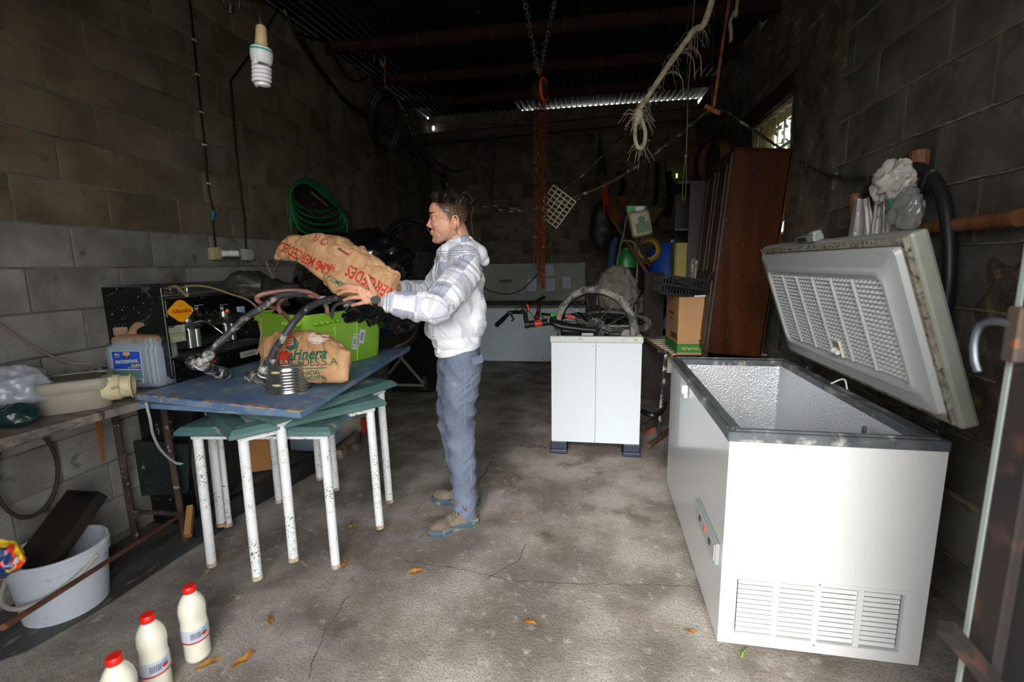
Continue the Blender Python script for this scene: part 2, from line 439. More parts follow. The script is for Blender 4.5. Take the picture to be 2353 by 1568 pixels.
def lay_blocks(parent, blocks, axis, face, matf, ingap=.05):
    random.seed(3)
    for u, z, w, h, row in blocks:
        me = block_mesh(w, h, axis, matf(u, z, row), random.randrange(3))
        o = bpy.data.objects.new('block', me); C.objects.link(o); o.parent = parent
        j = random.uniform(-.0025, .0025)
        o.location = (face + j, u, z) if axis == 'x' else (u, face + j, z)
        o.rotation_euler = (random.uniform(-.003, .003), random.uniform(-.003, .003), random.uniform(-.003, .003))

# left wall
wl_ = struct('wall_left', MB().prism([(XL - .2, YF), (XL - .002, YF), (XL - .002, YB + .1), (XL - .2, YB + .1)], 0, 3.30), m_mortar)
t = MB(Matrix()); 
t.add([V((x, y, z)) for x in (XL - .2, XL - .002) for y, z in ((YF, 3.25), (YB + .1, 3.25), (YB + .1, roof_z(YB) - .02), (YF, roof_z(YF) - .02))],
      [(0, 1, 2, 3), (4, 7, 6, 5), (0, 4, 5, 1), (1, 5, 6, 2), (2, 6, 7, 3), (3, 7, 4, 0)])
t.build('wall_top', m_mortar, wl_)
zph = 1.471 - 8 * .2045
lay_blocks(wl_, [b for b in layout(.25, YB, lambda u: roof_z(u) - .04, .43, .2045, .20, z_phase=zph)], 'x', XL - .05 + .004, lambda u, z, r: m_blk_lo if z < 1.69 else m_blk_hi)
# back wall
wbk = struct('wall_back', MB().box(((XL + XR) / 2, YB + .05, 1.885), (XR - XL, .096, 3.77)).box((-1.75, YB + .05, 3.78), (1.45, .09, .06)), m_mortar)
lay_blocks(wbk, layout(XL, XR, lambda u: 3.752, .45, .222, .12, z_phase=.05), 'y', YB + .05 - .005, lambda u, z, r: m_blk_b)
# right wall with its window opening
WIN = (4.12, 5.02, 1.62, 2.70)
rw = MB()
for y0, y1, z0, z1 in ((YF, WIN[0], 0, 3.3), (WIN[1], YB + .1, 0, 3.7), (WIN[0], WIN[1], 0, WIN[2]), (WIN[0], WIN[1], WIN[3], 3.55)):
    rw.box((XR + .1, (y0 + y1) / 2, (z0 + z1) / 2), (.196, y1 - y0, z1 - z0))
rw.add([V((x, y, z)) for x in (XR + .002, XR + .198) for y, z in ((YF, 3.25), (WIN[0], 3.25), (WIN[0], roof_z(WIN[0]) - .03), (YF, roof_z(YF) - .03))],
       [(0, 1, 2, 3), (4, 7, 6, 5), (0, 4, 5, 1), (1, 5, 6, 2), (2, 6, 7, 3), (3, 7, 4, 0)])
wr_ = struct('wall_right', rw, m_mortar_r)
rblocks = layout(.3, YB, lambda u: roof_z(u) - .04, .53, .262, .05, hole=WIN, z_phase=1.765 - 7 * .262)
lay_blocks(wr_, rblocks, 'x', XR + .05 - .004, lambda u, z, r: m_blk_r)
# squeezed-out mortar standing proud of the right wall's bed joints
mj = MB(); random.seed(5)
for k in range(1, 14):
    z = 1.765 - 7 * .262 + k * .262
    for y0, y1 in ((.8, 4.05), (5.1, 7.4)) if WIN[2] < z < WIN[3] + .1 else ((.8, 7.4),):
        if z > roof_z(y0) - .1: continue
        n = int((y1 - y0) / .03); P = [V((XR - .003, y0 + i * .03, z + random.uniform(-.003, .003))) for i in range(n)]
        mj.tube(P, [random.uniform(.006, .015) for _ in P], 5, flat=.6)
o = mj.build('mortar_ridge', m_mortar_r, wr_); o['kind'] = 'stuff'
# rough render smeared up beside and over the window
m_plaster = mat('rough_render', '#6b604d', .95, col2='#453b2e', scale=6, spots=('#8f8878', 10, .62, .72), bump=.8, bscale=50, bdist=.01)
pl = MB()
def slab(y0, y1, z0, z1, seed):
    def fn(u, v):
        e = min(u, 1 - u, v, 1 - v); y = y0 + (y1 - y0) * u; z = z0 + (z1 - z0) * v
        k = noise.noise(V((y * 3, z * 3, seed))) ; e2 = max(0, min(1, (e * 8 + k * 1.2)))
        return V((XR + .004 - .018 * e2 - .004 * noise.noise(V((y * 18, z * 18, seed))), y + .06 * noise.noise(V((z * 4, seed, 2))) * (1 if u < .5 else 1), z))
    pl.grid(fn, 26, 40)
slab(3.30, 4.10, 1.0, 3.35, 1); slab(4.0, 5.3, 2.86, 3.5, 2); slab(5.06, 5.75, 1.3, 3.3, 3)
pl.build('rough_render', m_plaster, wr_, smooth=True)
# front wall with the garage doorway (the camera stands in it)
fw = MB()
OX0, OX1, OZ = -.95, .80, 2.75
fw.box(((XL - .2 + OX0) / 2, YF - .1, 1.65), (OX0 - XL + .2, .2, 3.3)); fw.box(((XR + .2 + OX1) / 2, YF - .1, 1.65), (XR + .2 - OX1, .2, 3.3)); fw.box(((OX0 + OX1) / 2, YF - .1, (OZ + 3.3) / 2), (OX1 - OX0, .2, 3.3 - OZ))
struct('wall_front', fw, m_blk_lo)
# roof: corrugated sheets running front to back
ceil = struct('ceiling', MB().box(((XL + XR) / 2, 3.55, roof_z(3.55) + .045), (XR - XL + .5, .06, .01)), m_roof)
sw = .84
for i in range(6):
    x0 = XL - .25 + i * .80
    for j, (ya, yb, dz) in enumerate(((-.5, 2.7, .0), (2.5, 5.3, .006), (5.1, 7.62, .0))):
        mb = MB()
        def fn(u, v):
            x = x0 + sw * u; y = ya + (yb - ya) * v
            return V((x, y, roof_z(y) + .02 + dz + .003 * (i % 2) + .017 * math.sin(2 * PI * x / .08)))
        mb.grid(fn, 85, 2); o = mb.build('roof_sheet', m_roof, ceil, smooth=True, sharp=80)
# purlins
def ibeam(mb, a, b, h, w, t=.008):
    M = frame(a, V(b) - V(a)); L = (V(b) - V(a)).length; m2 = MB(M)
    m2.box((L / 2, 0, 0), (L, t, h)); m2.box((L / 2, 0, h / 2 - t / 2), (L, w, t)); m2.box((L / 2, 0, -h / 2 + t / 2), (L, w, t))
    mb.v and None
    base = len(mb.v); mb.v += m2.v; mb.f += [tuple(base + k for k in f) for f in m2.f]; mb.mi += m2.mi
names = ['nearest of the rusty purlins under the roof, above the doorway end', 'rusty purlin, second from the doorway, above the spiral lamp', 'rusty red purlin whose left end pokes over the side wall above the long black cables',
         'rusty purlin crossing the roof just behind the hoist chains', 'rearmost rusty purlin under the corrugated roof near the back wall']
for i, y in enumerate((2.3, 3.4, 4.5, 5.5, 6.5)):
    z = roof_z(y) - .055
    rt = thing('roof_purlin', names[i], 'beam', (0, y, z), 'rusty purlins under the roof')
    mb = MB(); ibeam(mb, (XL - .02, y, z), (XR + .02, y, z), .10, .055); mb.build('beam', m_rust, rt)
    for x in (-1.7, -.9, -.05, .75):
        xx = x + random.uniform(-.2, .2); MB().cyl((xx, y - .035, z + .05), (xx, y - .035, z - .07), .0022, n=6).build('hook_bolt', mat('zinc', '#c9c9c9', .3, .9) if i == 0 and x == -1.7 else bpy.data.materials['zinc'], rt)
# dark steel joist across the room in front of the back wall
a, b = pxx(915, 333, XL), py(1600, 268, 6.45); a.y = 6.45; a = V((XL - .02, 6.45, 3.15)); b = V((XR + .02, 6.45, 3.28))
mb = MB(); ibeam(mb, a, b, .13, .10, .01); o = mb.build('steel_joist', m_steel_dk, None, loc=(a + b) / 2)
tag(o, 'long dark steel joist spanning the room in front of the back wall', 'beam')
# back wall is closed: glowing pieces added further down stand for its daylight holes
# window: frame, bars, torn plastic film
w1 = struct('window_1', MB().box((XR + .10, (WIN[0] + WIN[1]) / 2, WIN[2] + .02), (.2, WIN[1] - WIN[0], .04)), m_plaster)
m_wood_dk = mat('dark_lintel_wood', '#3a2417', .8, col2='#1e120b', scale=6, stretch=(8, 1, 8), bump=.5, bscale=30)
MB().box((XR + .06, (WIN[0] + WIN[1]) / 2 + .05, WIN[3] + .075), (.20, WIN[1] - WIN[0] + .3, .15), bev=.008).disp(.012, 5, 3).build('lintel', m_wood_dk, w1)
m_bar = mat('grey_bar', '#8a8d8c', .6, .5)
for i in range(6):
    y = WIN[0] + .09 + i * .15; MB().cyl((XR + .15, y, WIN[2]), (XR + .15, y, WIN[3]), .009, n=8).build('bar', m_bar, w1)
for z in (1.9, 2.45): MB().box((XR + .15, (WIN[0] + WIN[1]) / 2, z), (.008, WIN[1] - WIN[0], .025)).build('cross_bar', m_bar, w1)
m_film = mat('yellowed_plastic_film', '#cfc08c', .5, trans=.55, col2='#a79766', scale=4, alpha=.85)
mb = MB()
def fn(u, v):
    z = WIN[3] - .02 - (1.02) * v; wid = .45 + .15 * noise.noise(V((v * 5, 1, 2))) - .28 * v * (1 - v)
    y = WIN[1] - .01 - wid * u * 1.0
    return V((XR + .05 + .022 * math.sin(u * 16 + v * 3) + .015 * noise.noise(V((u * 6, v * 6, 0))), y, z))
mb.grid(fn, 24, 30)
def fn(u, v):
    y = WIN[0] + .02 + (WIN[1] - WIN[0] - .04) * u; z = WIN[3] - .02 - (.16 + .10 * noise.noise(V((u * 5, 7, 2))) + .05 * math.sin(u * 9)) * v
    return V((XR + .055 + .015 * math.sin(u * 40), y, z))
mb.grid(fn, 40, 8); mb.build('plastic_film', m_film, w1, smooth=True)
# vegetation outside the window
m_leafv = mat('bush_leaf', '#5f7f22', .5, col2='#3a5515', scale=3, rnd=.2)
random.seed(11); mb = MB()
for i in range(5200):
    p = V((random.uniform(2.2, 3.4), random.uniform(3.8, 8.5), random.uniform(.3, 5.2))); a = V([random.uniform(-1, 1) for _ in range(3)]).normalized(); u, w = perp(a); L = random.uniform(.035, .08)
    mb.add([p, p + u * L * .5 + a * L, p + a * 2.2 * L, p - u * L * .5 + a * L], [(0, 1, 2), (0, 2, 3)])
FOL = MB().ball((3.75, 6.0, 2.6), (.35, 3.2, 3.0), 24, 18).disp(.25, 2.5, 4)
bush = thing('bush', 'bright green bush growing outside behind the barred window', 'bush', (2.8, 5.5, 0))
o = mb.build('foliage', m_leafv, bush); o['kind'] = 'stuff'; FOL.build('foliage_mass', m_leafv, bush, smooth=True)
mb = MB()
for i in range(14):
    x, y = random.uniform(2.4, 3.5), random.uniform(4.2, 8); mb.tube([V((x, y, 0)), V((x + random.uniform(-.2, .2), y + random.uniform(-.3, .3), 1.8)), V((x + random.uniform(-.3, .3), y + random.uniform(-.5, .5), 3.6))], [.02, .012, .005], 5)
mb.build('stem', mat('twig', '#5b4a35', .9), bush)
# ================================================================== big chest freezer with open lid
m_white = mat('white_enamel', '#c3c4c4', .22, spots=('#a8a49a', 60, .74, .8), coat=.3)
m_white2 = mat('white_panel', '#cfd6da', .45, spots=('#9a9486', 50, .74, .8))
m_rim = mat('grey_plastic_rim', '#53585b', .5, col2='#3b4043', scale=12, stretch=(1, .4, 1), spots=('#a8a49b', 16, .54, .70, 7))
m_alu = mat('stucco_aluminium', '#d5d8dc', .32, .65, bump=.9, bscale=100, bdist=.004)
m_lidin = mat('lid_inner_plastic', '#a9acad', .35, spots=('#8d8c86', 20, .7, .8))
m_lidout = mat('lid_shell_shaded', '#8f9389', .4, col2='#7b7f74', scale=4)  # white shell; its shaded greenish grey is put into the base colour
m_mould = mat('mouldy_gasket', '#8f8b80', .8, col2='#7a7360', scale=15, spots=('#2c261f', 60, .52, .66, 6), spots2=('#4a4238', 18, .52, .70, 6))
m_black = mat('black_plastic', '#141518', .45)
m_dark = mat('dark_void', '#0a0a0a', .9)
m_greyp = mat('grey_plastic', '#7c8182', .45)
FM = frame((.515, 1.69, 0), (1, .0, 0)); FM = frame((.499, 1.655, 0), (1, -.022, 0))
FW, FL, FH = .668, 1.33, .86
fz = thing('chest_freezer', 'large white chest freezer with its lid standing open, at the right', 'freezer', FM @ V((FW / 2, FL / 2, 0)))
z0 = .03
lx0, lx1, lz0, lz1 = .055, .600, .075, .300         # louvre opening
mb = MB(FM); T = .02
mb.box((T / 2, FL / 2, (z0 + FH - .035) / 2), (T, FL, FH - .035 - z0))
mb.box((FW - T / 2, FL / 2, (z0 + FH - .035) / 2), (T, FL, FH - .035 - z0))
mb.box((FW / 2, FL - T / 2, (z0 + FH - .035) / 2), (FW - 2 * T, T, FH - .035 - z0))
for x0, x1, a, b_ in ((0, FW, lz1, FH - .035), (0, FW, z0, lz0), (0, lx0, lz0, lz1), (lx1, FW, lz0, lz1)):
    mb.box(((x0 + x1) / 2, T / 2 - .002, (a + b_) / 2), (x1 - x0 - .0005, T, b_ - a))
mb.box((FW / 2, FL / 2, z0 + .01), (FW - .01, FL - .01, .02))
mb.build('body', m_white, fz)
MB(FM).box(((lx0 + lx1) / 2, .036, (lz0 + lz1) / 2), (lx1 - lx0 + .02, .01, lz1 - lz0 + .02)).build('vent_dark_sheet', m_dark, fz)  # black sheet added behind the slats, painting the dark of the gaps
mb = MB(FM)
for x0, x1, a, b_ in ((lx0 - .03, lx1 + .03, lz1, lz1 + .015), (lx0 - .03, lx1 + .03, lz0 - .02, lz0), (lx0 - .03, lx0, lz0, lz1), (lx1, lx1 + .03, lz0, lz1)):
    mb.box(((x0 + x1) / 2, -.0035, (a + b_) / 2), (x1 - x0, .003, b_ - a))
cw = (lx1 - lx0) / 4
for i in (1, 2, 3): mb.box((lx0 + cw * i, .004, (lz0 + lz1) / 2), (.018, .012, lz1 - lz0))
vf = mb.build('vent_panel', m_white, fz)
sl0 = None
for c in range(4):
    for k in range(11):
        zc = lz0 + .012 + k * (lz1 - lz0 - .012) / 11
        if sl0 is None:
            m2 = MB(); m2.box((0, 0, 0), (cw - .016, .0015, .0150), rot=Matrix.Rotation(R(-8), 3, 'X')); sl0 = m2.build('slat', m_white); me_sl = sl0.data; bpy.data.objects.remove(sl0)
        o = bpy.data.objects.new('slat', me_sl); C.objects.link(o); o.parent = vf
        o.location = FM @ V((lx0 + cw * (c + .5), .009, zc)) - wloc(fz); o.rotation_euler = (0, 0, FM.to_euler().z)
for x, z in ((lx0 + cw * 2, lz1 + .008), (lx0 + cw * 2, lz0 - .01)): MB(FM).cyl((x, -.005, z), (x, -.008, z), .004, n=8).build('screw', m_greyp, vf)
# rim
mb = MB(FM); rw_ = .055; zt = FH
for c, d in (((FW / 2, rw_ / 2 - .004, zt - .018), (FW + .012, rw_, .036)), ((FW / 2, FL - rw_ / 2 + .004, zt - .018), (FW + .012, rw_, .036)),
             ((rw_ / 2 - .004, FL / 2, zt - .018), (rw_, FL - 2 * rw_ + .01, .036)), ((FW - rw_ / 2 + .004, FL / 2, zt - .018), (rw_, FL - 2 * rw_ + .01, .036))):
    mb.box(c, d, bev=.004)
for c, d in (((FW / 2, .012, zt + .004), (FW - .04, .008, .008)), ((.014, FL / 2, zt + .004), (.008, FL - .04, .008)), ((FW / 2, FL - .012, zt + .004), (FW - .04, .008, .008))): mb.box(c, d, bev=.002)
mb.build('rim', m_rim, fz)
# aluminium liner
mb = MB(FM); a0, a1, b0, b1, zb = rw_ - .006, FW - rw_ + .006, rw_ - .006, FL - rw_ + .006, .16
r_ = .03; P = []
for cx_, cy_, s0 in ((a1 - r_, b1 - r_, 0), (a0 + r_, b1 - r_, 90), (a0 + r_, b0 + r_, 180), (a1 - r_, b0 + r_, 270)):
    for k in range(6): t_ = R(s0 + k * 18); P.append((cx_ + r_ * math.cos(t_), cy_ + r_ * math.sin(t_)))
n = len(P); vs = [V((p[0], p[1], zt - .03)) for p in P] + [V((p[0], p[1], zb)) for p in P]
mb.add(vs, [(i, (i + 1) % n, n + (i + 1) % n, n + i) for i in range(n)] + [tuple(range(n, 2 * n))])
mb.build('liner', m_alu, fz, smooth=True)
# compressor step at the near end, with its ribbed front
mb = MB(FM); mb.box(((a0 + a1) / 2, b0 + .13, .36), (a1 - a0 - .004, .26, .40), bev=.012); mb.build('compressor_step', m_alu, fz)
MB(FM).box((a1 - .012, b0 + .31, .62), (.012, .016, .32)).build('divider_track', m_rim, fz)
# control strip on the long side, latch, casters
pa, pb = pxx(1606, 1205, .50), pxx(1648, 1350, .50)
MB(FM).box((-.009, .21, .365), (.018, .36, .085), bev=.003).build('control_strip', m_greyp, fz)
cs = MB(FM).box((-.019, .21, .365), (.003, .34, .065)).build('control_face', mat('control_face', '#a2a49e', .5), fz)
for y, c, nme in ((.11, '#22252a', 'dial'), (.20, '#c8502a', 'warning_light'), (.28, '#22252a', 'dial')):
    MB(FM).box((-.021, y, .37), (.006, .025, .022), bev=.002).build(nme, mat(nme, c, .4), cs)
mb = MB(FM); mb.box((-.018, .78, FH - .055), (.03, .055, .045), bev=.004); mb.box((-.012, .78, FH - .088), (.02, .05, .025), bev=.006); mb.build('latch', m_white2, fz)
for x, y in ((.05, .05), (FW - .06, .05), (.05, FL - .06), (FW - .06, FL - .06)):
    c = FM @ V((x, y, .023)); MB().cyl(c + V((-.011, 0, 0)), c + V((.011, 0, 0)), .022, n=14).cyl(c + V((0, 0, .0)), c + V((0, 0, .015)), .008, n=8).build('caster', m_white2, fz)
# lid
hz = FM @ V((FW + .022, 0, FH + .035)); ud = V((-.22, 0, .63)).normalized(); xd = FM.to_3x3() @ V((0, 1, 0))
LM = Matrix((xd, ud, xd.cross(ud))).transposed().to_4x4(); LM.translation = hz          # local: x along the lid, y up the lid, z = inner or outer
sgn = 1 if (xd.cross(ud)).x < 0 else -1                                                # inner side direction
LW, LHh = FL, .665
def L(x, y, z): return (x, y, z * sgn)
mb = MB(LM); mb.box(L(LW / 2, LHh / 2, -.035), (LW, LHh, .055), bev=.012); lid = mb.build('lid', m_lidout, fz)
mb = MB(LM)
for c, d in ((L(LW / 2, .03, -.002), (LW - .02, .025, .016)), (L(LW / 2, LHh - .02, -.002), (LW - .02, .025, .016)), (L(.02, LHh / 2, -.002), (.022, LHh - .04, .016)), (L(LW - .02, LHh / 2, -.002), (.022, LHh - .04, .016))): mb.box(c, d, bev=.003)
mb.build('gasket', m_mould, lid)
# moulded inner pan: sloped frame up to a raised panel
def rrect(x0, x1, y0, y1, r, z, k=5):
    out = []
    for cx_, cy_, s0 in ((x1 - r, y1 - r, 0), (x0 + r, y1 - r, 90), (x0 + r, y0 + r, 180), (x1 - r, y0 + r, 270)):
        for q in range(k): t_ = R(s0 + q * 90 / (k - 1)); out.append(V(L(cx_ + r * math.cos(t_), cy_ + r * math.sin(t_), z)))
    return out
loops = [rrect(.035, LW - .035, .04, LHh - .035, .02, -.006), rrect(.042, LW - .042, .047, LHh - .042, .02, .022), rrect(.10, LW - .10, .10, LHh - .10, .03, .028),
         rrect(.115, LW - .115, .112, LHh - .112, .035, .040), rrect(.128, LW - .128, .124, LHh - .124, .04, .040), rrect(.138, LW - .138, .134, LHh - .134, .04, .026)]
mb = MB(LM); k = len(loops[0]); vs = [p for lp in loops for p in lp]
fs = [(j * k + i, j * k + (i + 1) % k, (j + 1) * k + (i + 1) % k, (j + 1) * k + i) for j in range(len(loops) - 1) for i in range(k)] + [tuple(range((len(loops) - 1) * k, len(loops) * k))]
mb.add(vs, fs); mb.build('inner_pan', m_lidin, lid, smooth=True, sharp=30)
mb = MB(LM); gx0, gx1, gy0, gy1 = .15, LW - .15, .145, LHh - .145; NX, NY = 36, 20; dx, dy = (gx1 - gx0) / NX, (gy1 - gy0) / NY
for i in range(NX):
    for j in range(NY):
        x, y = gx0 + i * dx, gy0 + j * dy
        if 15 <= i <= 17 and j <= 3: continue
        mb.add([V(L(x, y, .026)), V(L(x + dx, y, .026)), V(L(x + dx, y + dy, .026)), V(L(x, y + dy, .026)), V(L(x + dx * .35, y + dy * .55, .038))], [(0, 1, 4), (1, 2, 4), (2, 3, 4), (3, 0, 4)])
o = mb.build('diamond_relief', m_lidin, lid); o['kind'] = 'stuff'
for i in range(1, 6):
    x = gx0 + (gx1 - gx0) * i / 6; MB(LM).box(L(x, LHh / 2, .034), (.010, gy1 - gy0, .014), bev=.003).build('rib', m_lidin, lid)
xl = gx0 + 15 * dx
lh = MB(LM).box(L(xl + dx * 1.5, gy0 + dy * 2, .029), (dx * 3, dy * 4, .004)).build('lamp_recess', mat('lamp_recess', '#8c8371', .6), lid)
MB(LM).box(L(xl + dx * 1.5, gy0 + dy * 4.1, .033), (dx * 3, .006, .014)).box(L(xl, gy0 + dy * 2, .033), (.006, dy * 4, .014)).build('recess_edge', mat('beige_edge', '#cfc6b2', .6), lh)
p1_, p2_ = LM @ V(L(xl + dx * .7, gy0 + dy * 1.2, .042)), LM @ V(L(xl + dx * 2.4, gy0 + dy * 1.6, .042))
MB().cyl(p1_, p1_.lerp(p2_, .35), .011, n=12).build('lamp_base', m_white2, lh); MB().ball(p1_.lerp(p2_, .7), (.018, .022, .015), 14, 8).build('lamp_bulb', mat('frosted_bulb', '#c9c7c0', .2), lh)
# handle bracket on the lid's top edge
mb = MB(LM); mb.box(L(LW * .56, LHh + .016, -.03), (.19, .03, .045), bev=.006); mb.box(L(LW * .56 - .07, LHh + .035, -.03), (.06, .026, .04), bev=.01)
mb.build('lid_handle', mat('handle_plastic', '#7f857e', .4), lid); MB(LM).box(L(LW * .56 + .02, LHh + .018, -.006), (.1, .02, .004)).build('handle_recess', m_black, lid)
for y in (.11, 1.12):
    c = FM @ V((FW + .022, y, FH - .03)); mb = MB(FM); mb.box((FW + .022, y, FH - .06), (.035, .07, .15), bev=.006); mb.box((FW + .03, y, FH + .045), (.03, .055, .07), bev=.006); mb.cyl((FW + .03, y - .03, FH + .03), (FW + .03, y + .03, FH + .03), .018, n=12)
    mb.build('hinge', m_black, fz)
MB(FM).tube(cr_spline([(FW - .02, .75, FH), (FW + .02, .72, FH + .03), (FW + .03, .70, FH - .02), (FW + .045, .66, FH - .1)], 6), .004, 6).build('lamp_wire', m_white2, fz)

# ================================================================== white bin-like cabinet with a bicycle dumped in it
cx0, cx1, cy0, cy1 = -.262, .398, 3.44, 4.10
cab = thing('cabinet', 'narrow white open-topped cabinet on dark blue feet, full of bicycle parts', 'cabinet', ((cx0 + cx1) / 2, (cy0 + cy1) / 2, 0))
m_navy = mat('navy_plastic', '#232c3d', .5, spots=('#55565a', 20, .66, .74)); m_cabw = mat('cabinet_white', '#c4ccd2', .35, spots=('#a9a08d', 24, .74, .80)); m_rimw = mat('cabinet_rim', '#b9bdb9', .5, spots=('#8f897b', 30, .6, .7))
zc0, zc1 = .085, .90; xm = (cx0 + cx1) / 2
for x0, x1 in ((cx0, xm - .0012), (xm + .0012, cx1)):
    MB().box(((x0 + x1) / 2, cy0 + .006, (zc0 + zc1 - .03) / 2 + .01), (x1 - x0, .012, zc1 - zc0 - .03)).build('front_panel', m_cabw, cab)
for x in (xm - .022, xm + .018): MB().cyl((x, cy0, zc1 - .055), (x, cy0 - .002, zc1 - .055), .003, n=8).build('screw', m_greyp, cab)
mb = MB()
for x in (cx0 + .011, cx1 - .011): mb.box((x, (cy0 + cy1) / 2 + .008, (zc0 + zc1 - .04) / 2 + .01), (.022, cy1 - cy0 - .018, zc1 - zc0 - .05))
mb.box(((cx0 + cx1) / 2, cy1 - .01, (zc0 + zc1 - .04) / 2), (cx1 - cx0, .02, zc1 - zc0 - .04)); mb.box((xm, (cy0 + cy1) / 2, .14), (cx1 - cx0 - .05, cy1 - cy0 - .04, .03))
mb.build('side_panel', m_navy, cab)
mb = MB(); w = .045
for c, d in (((xm, cy0 + w / 2 - .012, zc1 - .005), (cx1 - cx0 + .02, w, .05)), ((xm, cy1 - w / 2 + .008, zc1 - .005), (cx1 - cx0 + .02, w, .05)), ((cx0 + w / 2 - .01, (cy0 + cy1) / 2, zc1 - .005), (w, cy1 - cy0 - .06, .05)), ((cx1 - w / 2 + .01, (cy0 + cy1) / 2, zc1 - .005), (w, cy1 - cy0 - .06, .05))):
    mb.box(c, d, bev=.01)
mb.build('rim', m_rimw, cab)
for x in (cx0 + .055, cx1 - .055):
    for y in (cy0 + .06, cy1 - .07): MB().box((x, y, .055), (.12, .13, .08), bev=.006).box((x, y - .01, .018), (.135, .15, .036), bev=.008).build('foot', m_navy, cab)

# bicycle
bk = thing('bicycle', 'black mountain bike lying in the narrow white cabinet, front wheel sticking up', 'bicycle', (.1, 3.75, .5))
m_tyre = mat('muddy_tyre', '#3b3a38', .9, col2='#8a867e', scale=14, mix=(.40, .6)); m_rimb = mat('black_rim', '#101113', .35, .5, spots=('#5c5a55', 30, .62, .7)); m_chrome = mat('chrome', '#b5b5b5', .25, .95)
m_bblack = mat('bike_black', '#17181b', .4, .2, spots=('#6d6a64', 18, .64, .72)); m_red = mat('bike_red', '#b3301f', .4); m_orange = mat('orange_anodised', '#d0521d', .4)
def wheel(parent, c, axis, Rr, nspk=28, tr=.027, knobs=True):
    c = V(c); ax = V(axis).normalized(); u, w = perp(ax)
    rim = MB().lathe([(Rr - .030, -.012), (Rr - .055, -.009), (Rr - .060, 0), (Rr - .055, .009), (Rr - .030, .012), (Rr - .028, 0), (Rr - .030, -.012)], c, ax, 56, caps=False).build('wheel', m_rimb, parent, smooth=True)
    MB().torus(c, ax, Rr - tr, tr, 56, 10).build('tyre', m_tyre, rim, smooth=True)
    if knobs:
        mb = MB()
        for i in range(84):
            a = 2 * PI * i / 84
            for s in (-1, 0, 1):
                ps = .55 * s; d = u * math.cos(a + (.02 if s == 0 else 0)) + w * math.sin(a + (.02 if s == 0 else 0))
                nn = (d * math.cos(ps * 1.25) + ax * math.sin(ps * 1.25)).normalized(); pp = c + d * (Rr - tr) + nn * (tr + .001)
                tt = ax.cross(d); q = Matrix((tt, nn.cross(tt), nn)).transposed(); mb.box(pp, (.009, .010, .010), rot=q)
        o = mb.build('tread_knobs', m_tyre, rim); o['kind'] = 'stuff'
    MB().cyl(c - ax * .045, c + ax * .045, .016, n=14).cyl(c - ax * .03, c - ax * .034, .028, n=16).cyl(c + ax * .03, c + ax * .034, .028, n=16).build('hub', m_bblack, rim)
    for i in range(nspk):
        a = 2 * PI * i / nspk; s = 1 if i % 2 else -1; a2 = a + (.9 if (i // 2) % 2 else -.9)
        p = c + (u * math.cos(a2) + w * math.sin(a2)) * .026 + ax * s * .032; q = c + (u * math.cos(a) + w * math.sin(a)) * (Rr - .058)
        MB().cyl(p, q, .0019, n=4).build('spoke', m_chrome, rim)
    return rim
wc = py(1366, 757, 3.66); wheel(bk, wc, (.36, 1, .03), .335)
wc2 = py(1408, 738, 4.25); wheel(bk, wc2, (.05, -.12, 1), .33, 24)
MB().cyl(wc + V((.01, .05, 0)), wc + V((.012, .055, 0)), .085, n=28).build('brake_disc', m_chrome, bk)
# fork, head tube, stem, bars
fk = MB(); f1 = py(1368, 760, 3.56); crown = py(1262, 738, 3.60)
fk.tube(cr_spline([py(1266, 735, 3.58), py(1275, 745, 3.54), py(1300, 752, 3.54), f1], 6), [.022] * 19, 12); fk.tube([py(1262, 742, 3.68), py(1300, 748, 3.76), py(1366, 754, 3.76)], .02, 12); fk.cyl(py(1264, 737, 3.56), py(1262, 742, 3.72), .02, n=10)
fk.build('fork', m_bblack, bk, smooth=True)
MB().cyl(py(1262, 740, 3.63), py(1212, 746, 3.58), .027, n=16).cyl(py(1216, 745, 3.58), py(1206, 746, 3.58), .033, n=16).build('head_tube', m_bblack, bk, smooth=True)
MB().cyl(py(1244, 742, 3.60), py(1228, 744, 3.585), .029, n=16).build('red_sticker_band', m_red, bk)
st = MB().tube([py(1210, 745, 3.58), py(1207, 722, 3.55), py(1203, 712, 3.53)], .018, 10).box(py(1205, 713, 3.53), (.05, .04, .04), bev=.006).build('stem', m_bblack, bk)
MB().torus(py(1213, 707, 3.53), (1, .3, .2), .022, .007, 20, 8).build('clamp_ring', m_orange, bk)
hb = MB().tube(cr_spline([py(1143, 746, 3.30), py(1168, 722, 3.42), py(1178, 718, 3.45), py(1195, 718, 3.5), py(1207, 714, 3.53), py(1216, 701, 3.62), py(1228, 695, 3.7), py(1250, 683, 3.9)], 6), .0145, 10).build('handlebar', m_bblack, bk, smooth=True)
for a, b in ((py(1141, 748, 3.29), py(1166, 724, 3.41)), (py(1228, 697, 3.72), py(1251, 683, 3.92))):
    MB().lathe([(.017, 0)] + [(.019 if i % 2 else .0165, i * .0125) for i in range(1, 9)] + [(.017, .11)], a, b - a, 14).build('grip', m_black, hb, smooth=True)
for a, b, c_ in ((py(1172, 720, 3.42), py(1180, 733, 3.38), py(1176, 738, 3.34)), (py(1224, 697, 3.68), py(1236, 690, 3.6), py(1246, 684, 3.58))):
    MB().box(a, (.04, .03, .03), bev=.006).tube([a, b, c_], .006, 8).build('brake_lever', m_bblack, hb)
for pts in (((1195, 716, 3.5), (1225, 700, 3.56), (1245, 730, 3.58), (1258, 738, 3.6)), ((1180, 716, 3.44), (1200, 704, 3.5), (1222, 722, 3.55), (1234, 740, 3.56), (1268, 735, 3.6)), ((1232, 695, 3.7), (1240, 712, 3.66), (1256, 735, 3.7), (1320, 740, 3.8))):
    MB().tube(cr_spline([py(*p) for p in pts], 8), .003, 6).build('brake_cable', m_black, hb, smooth=True)
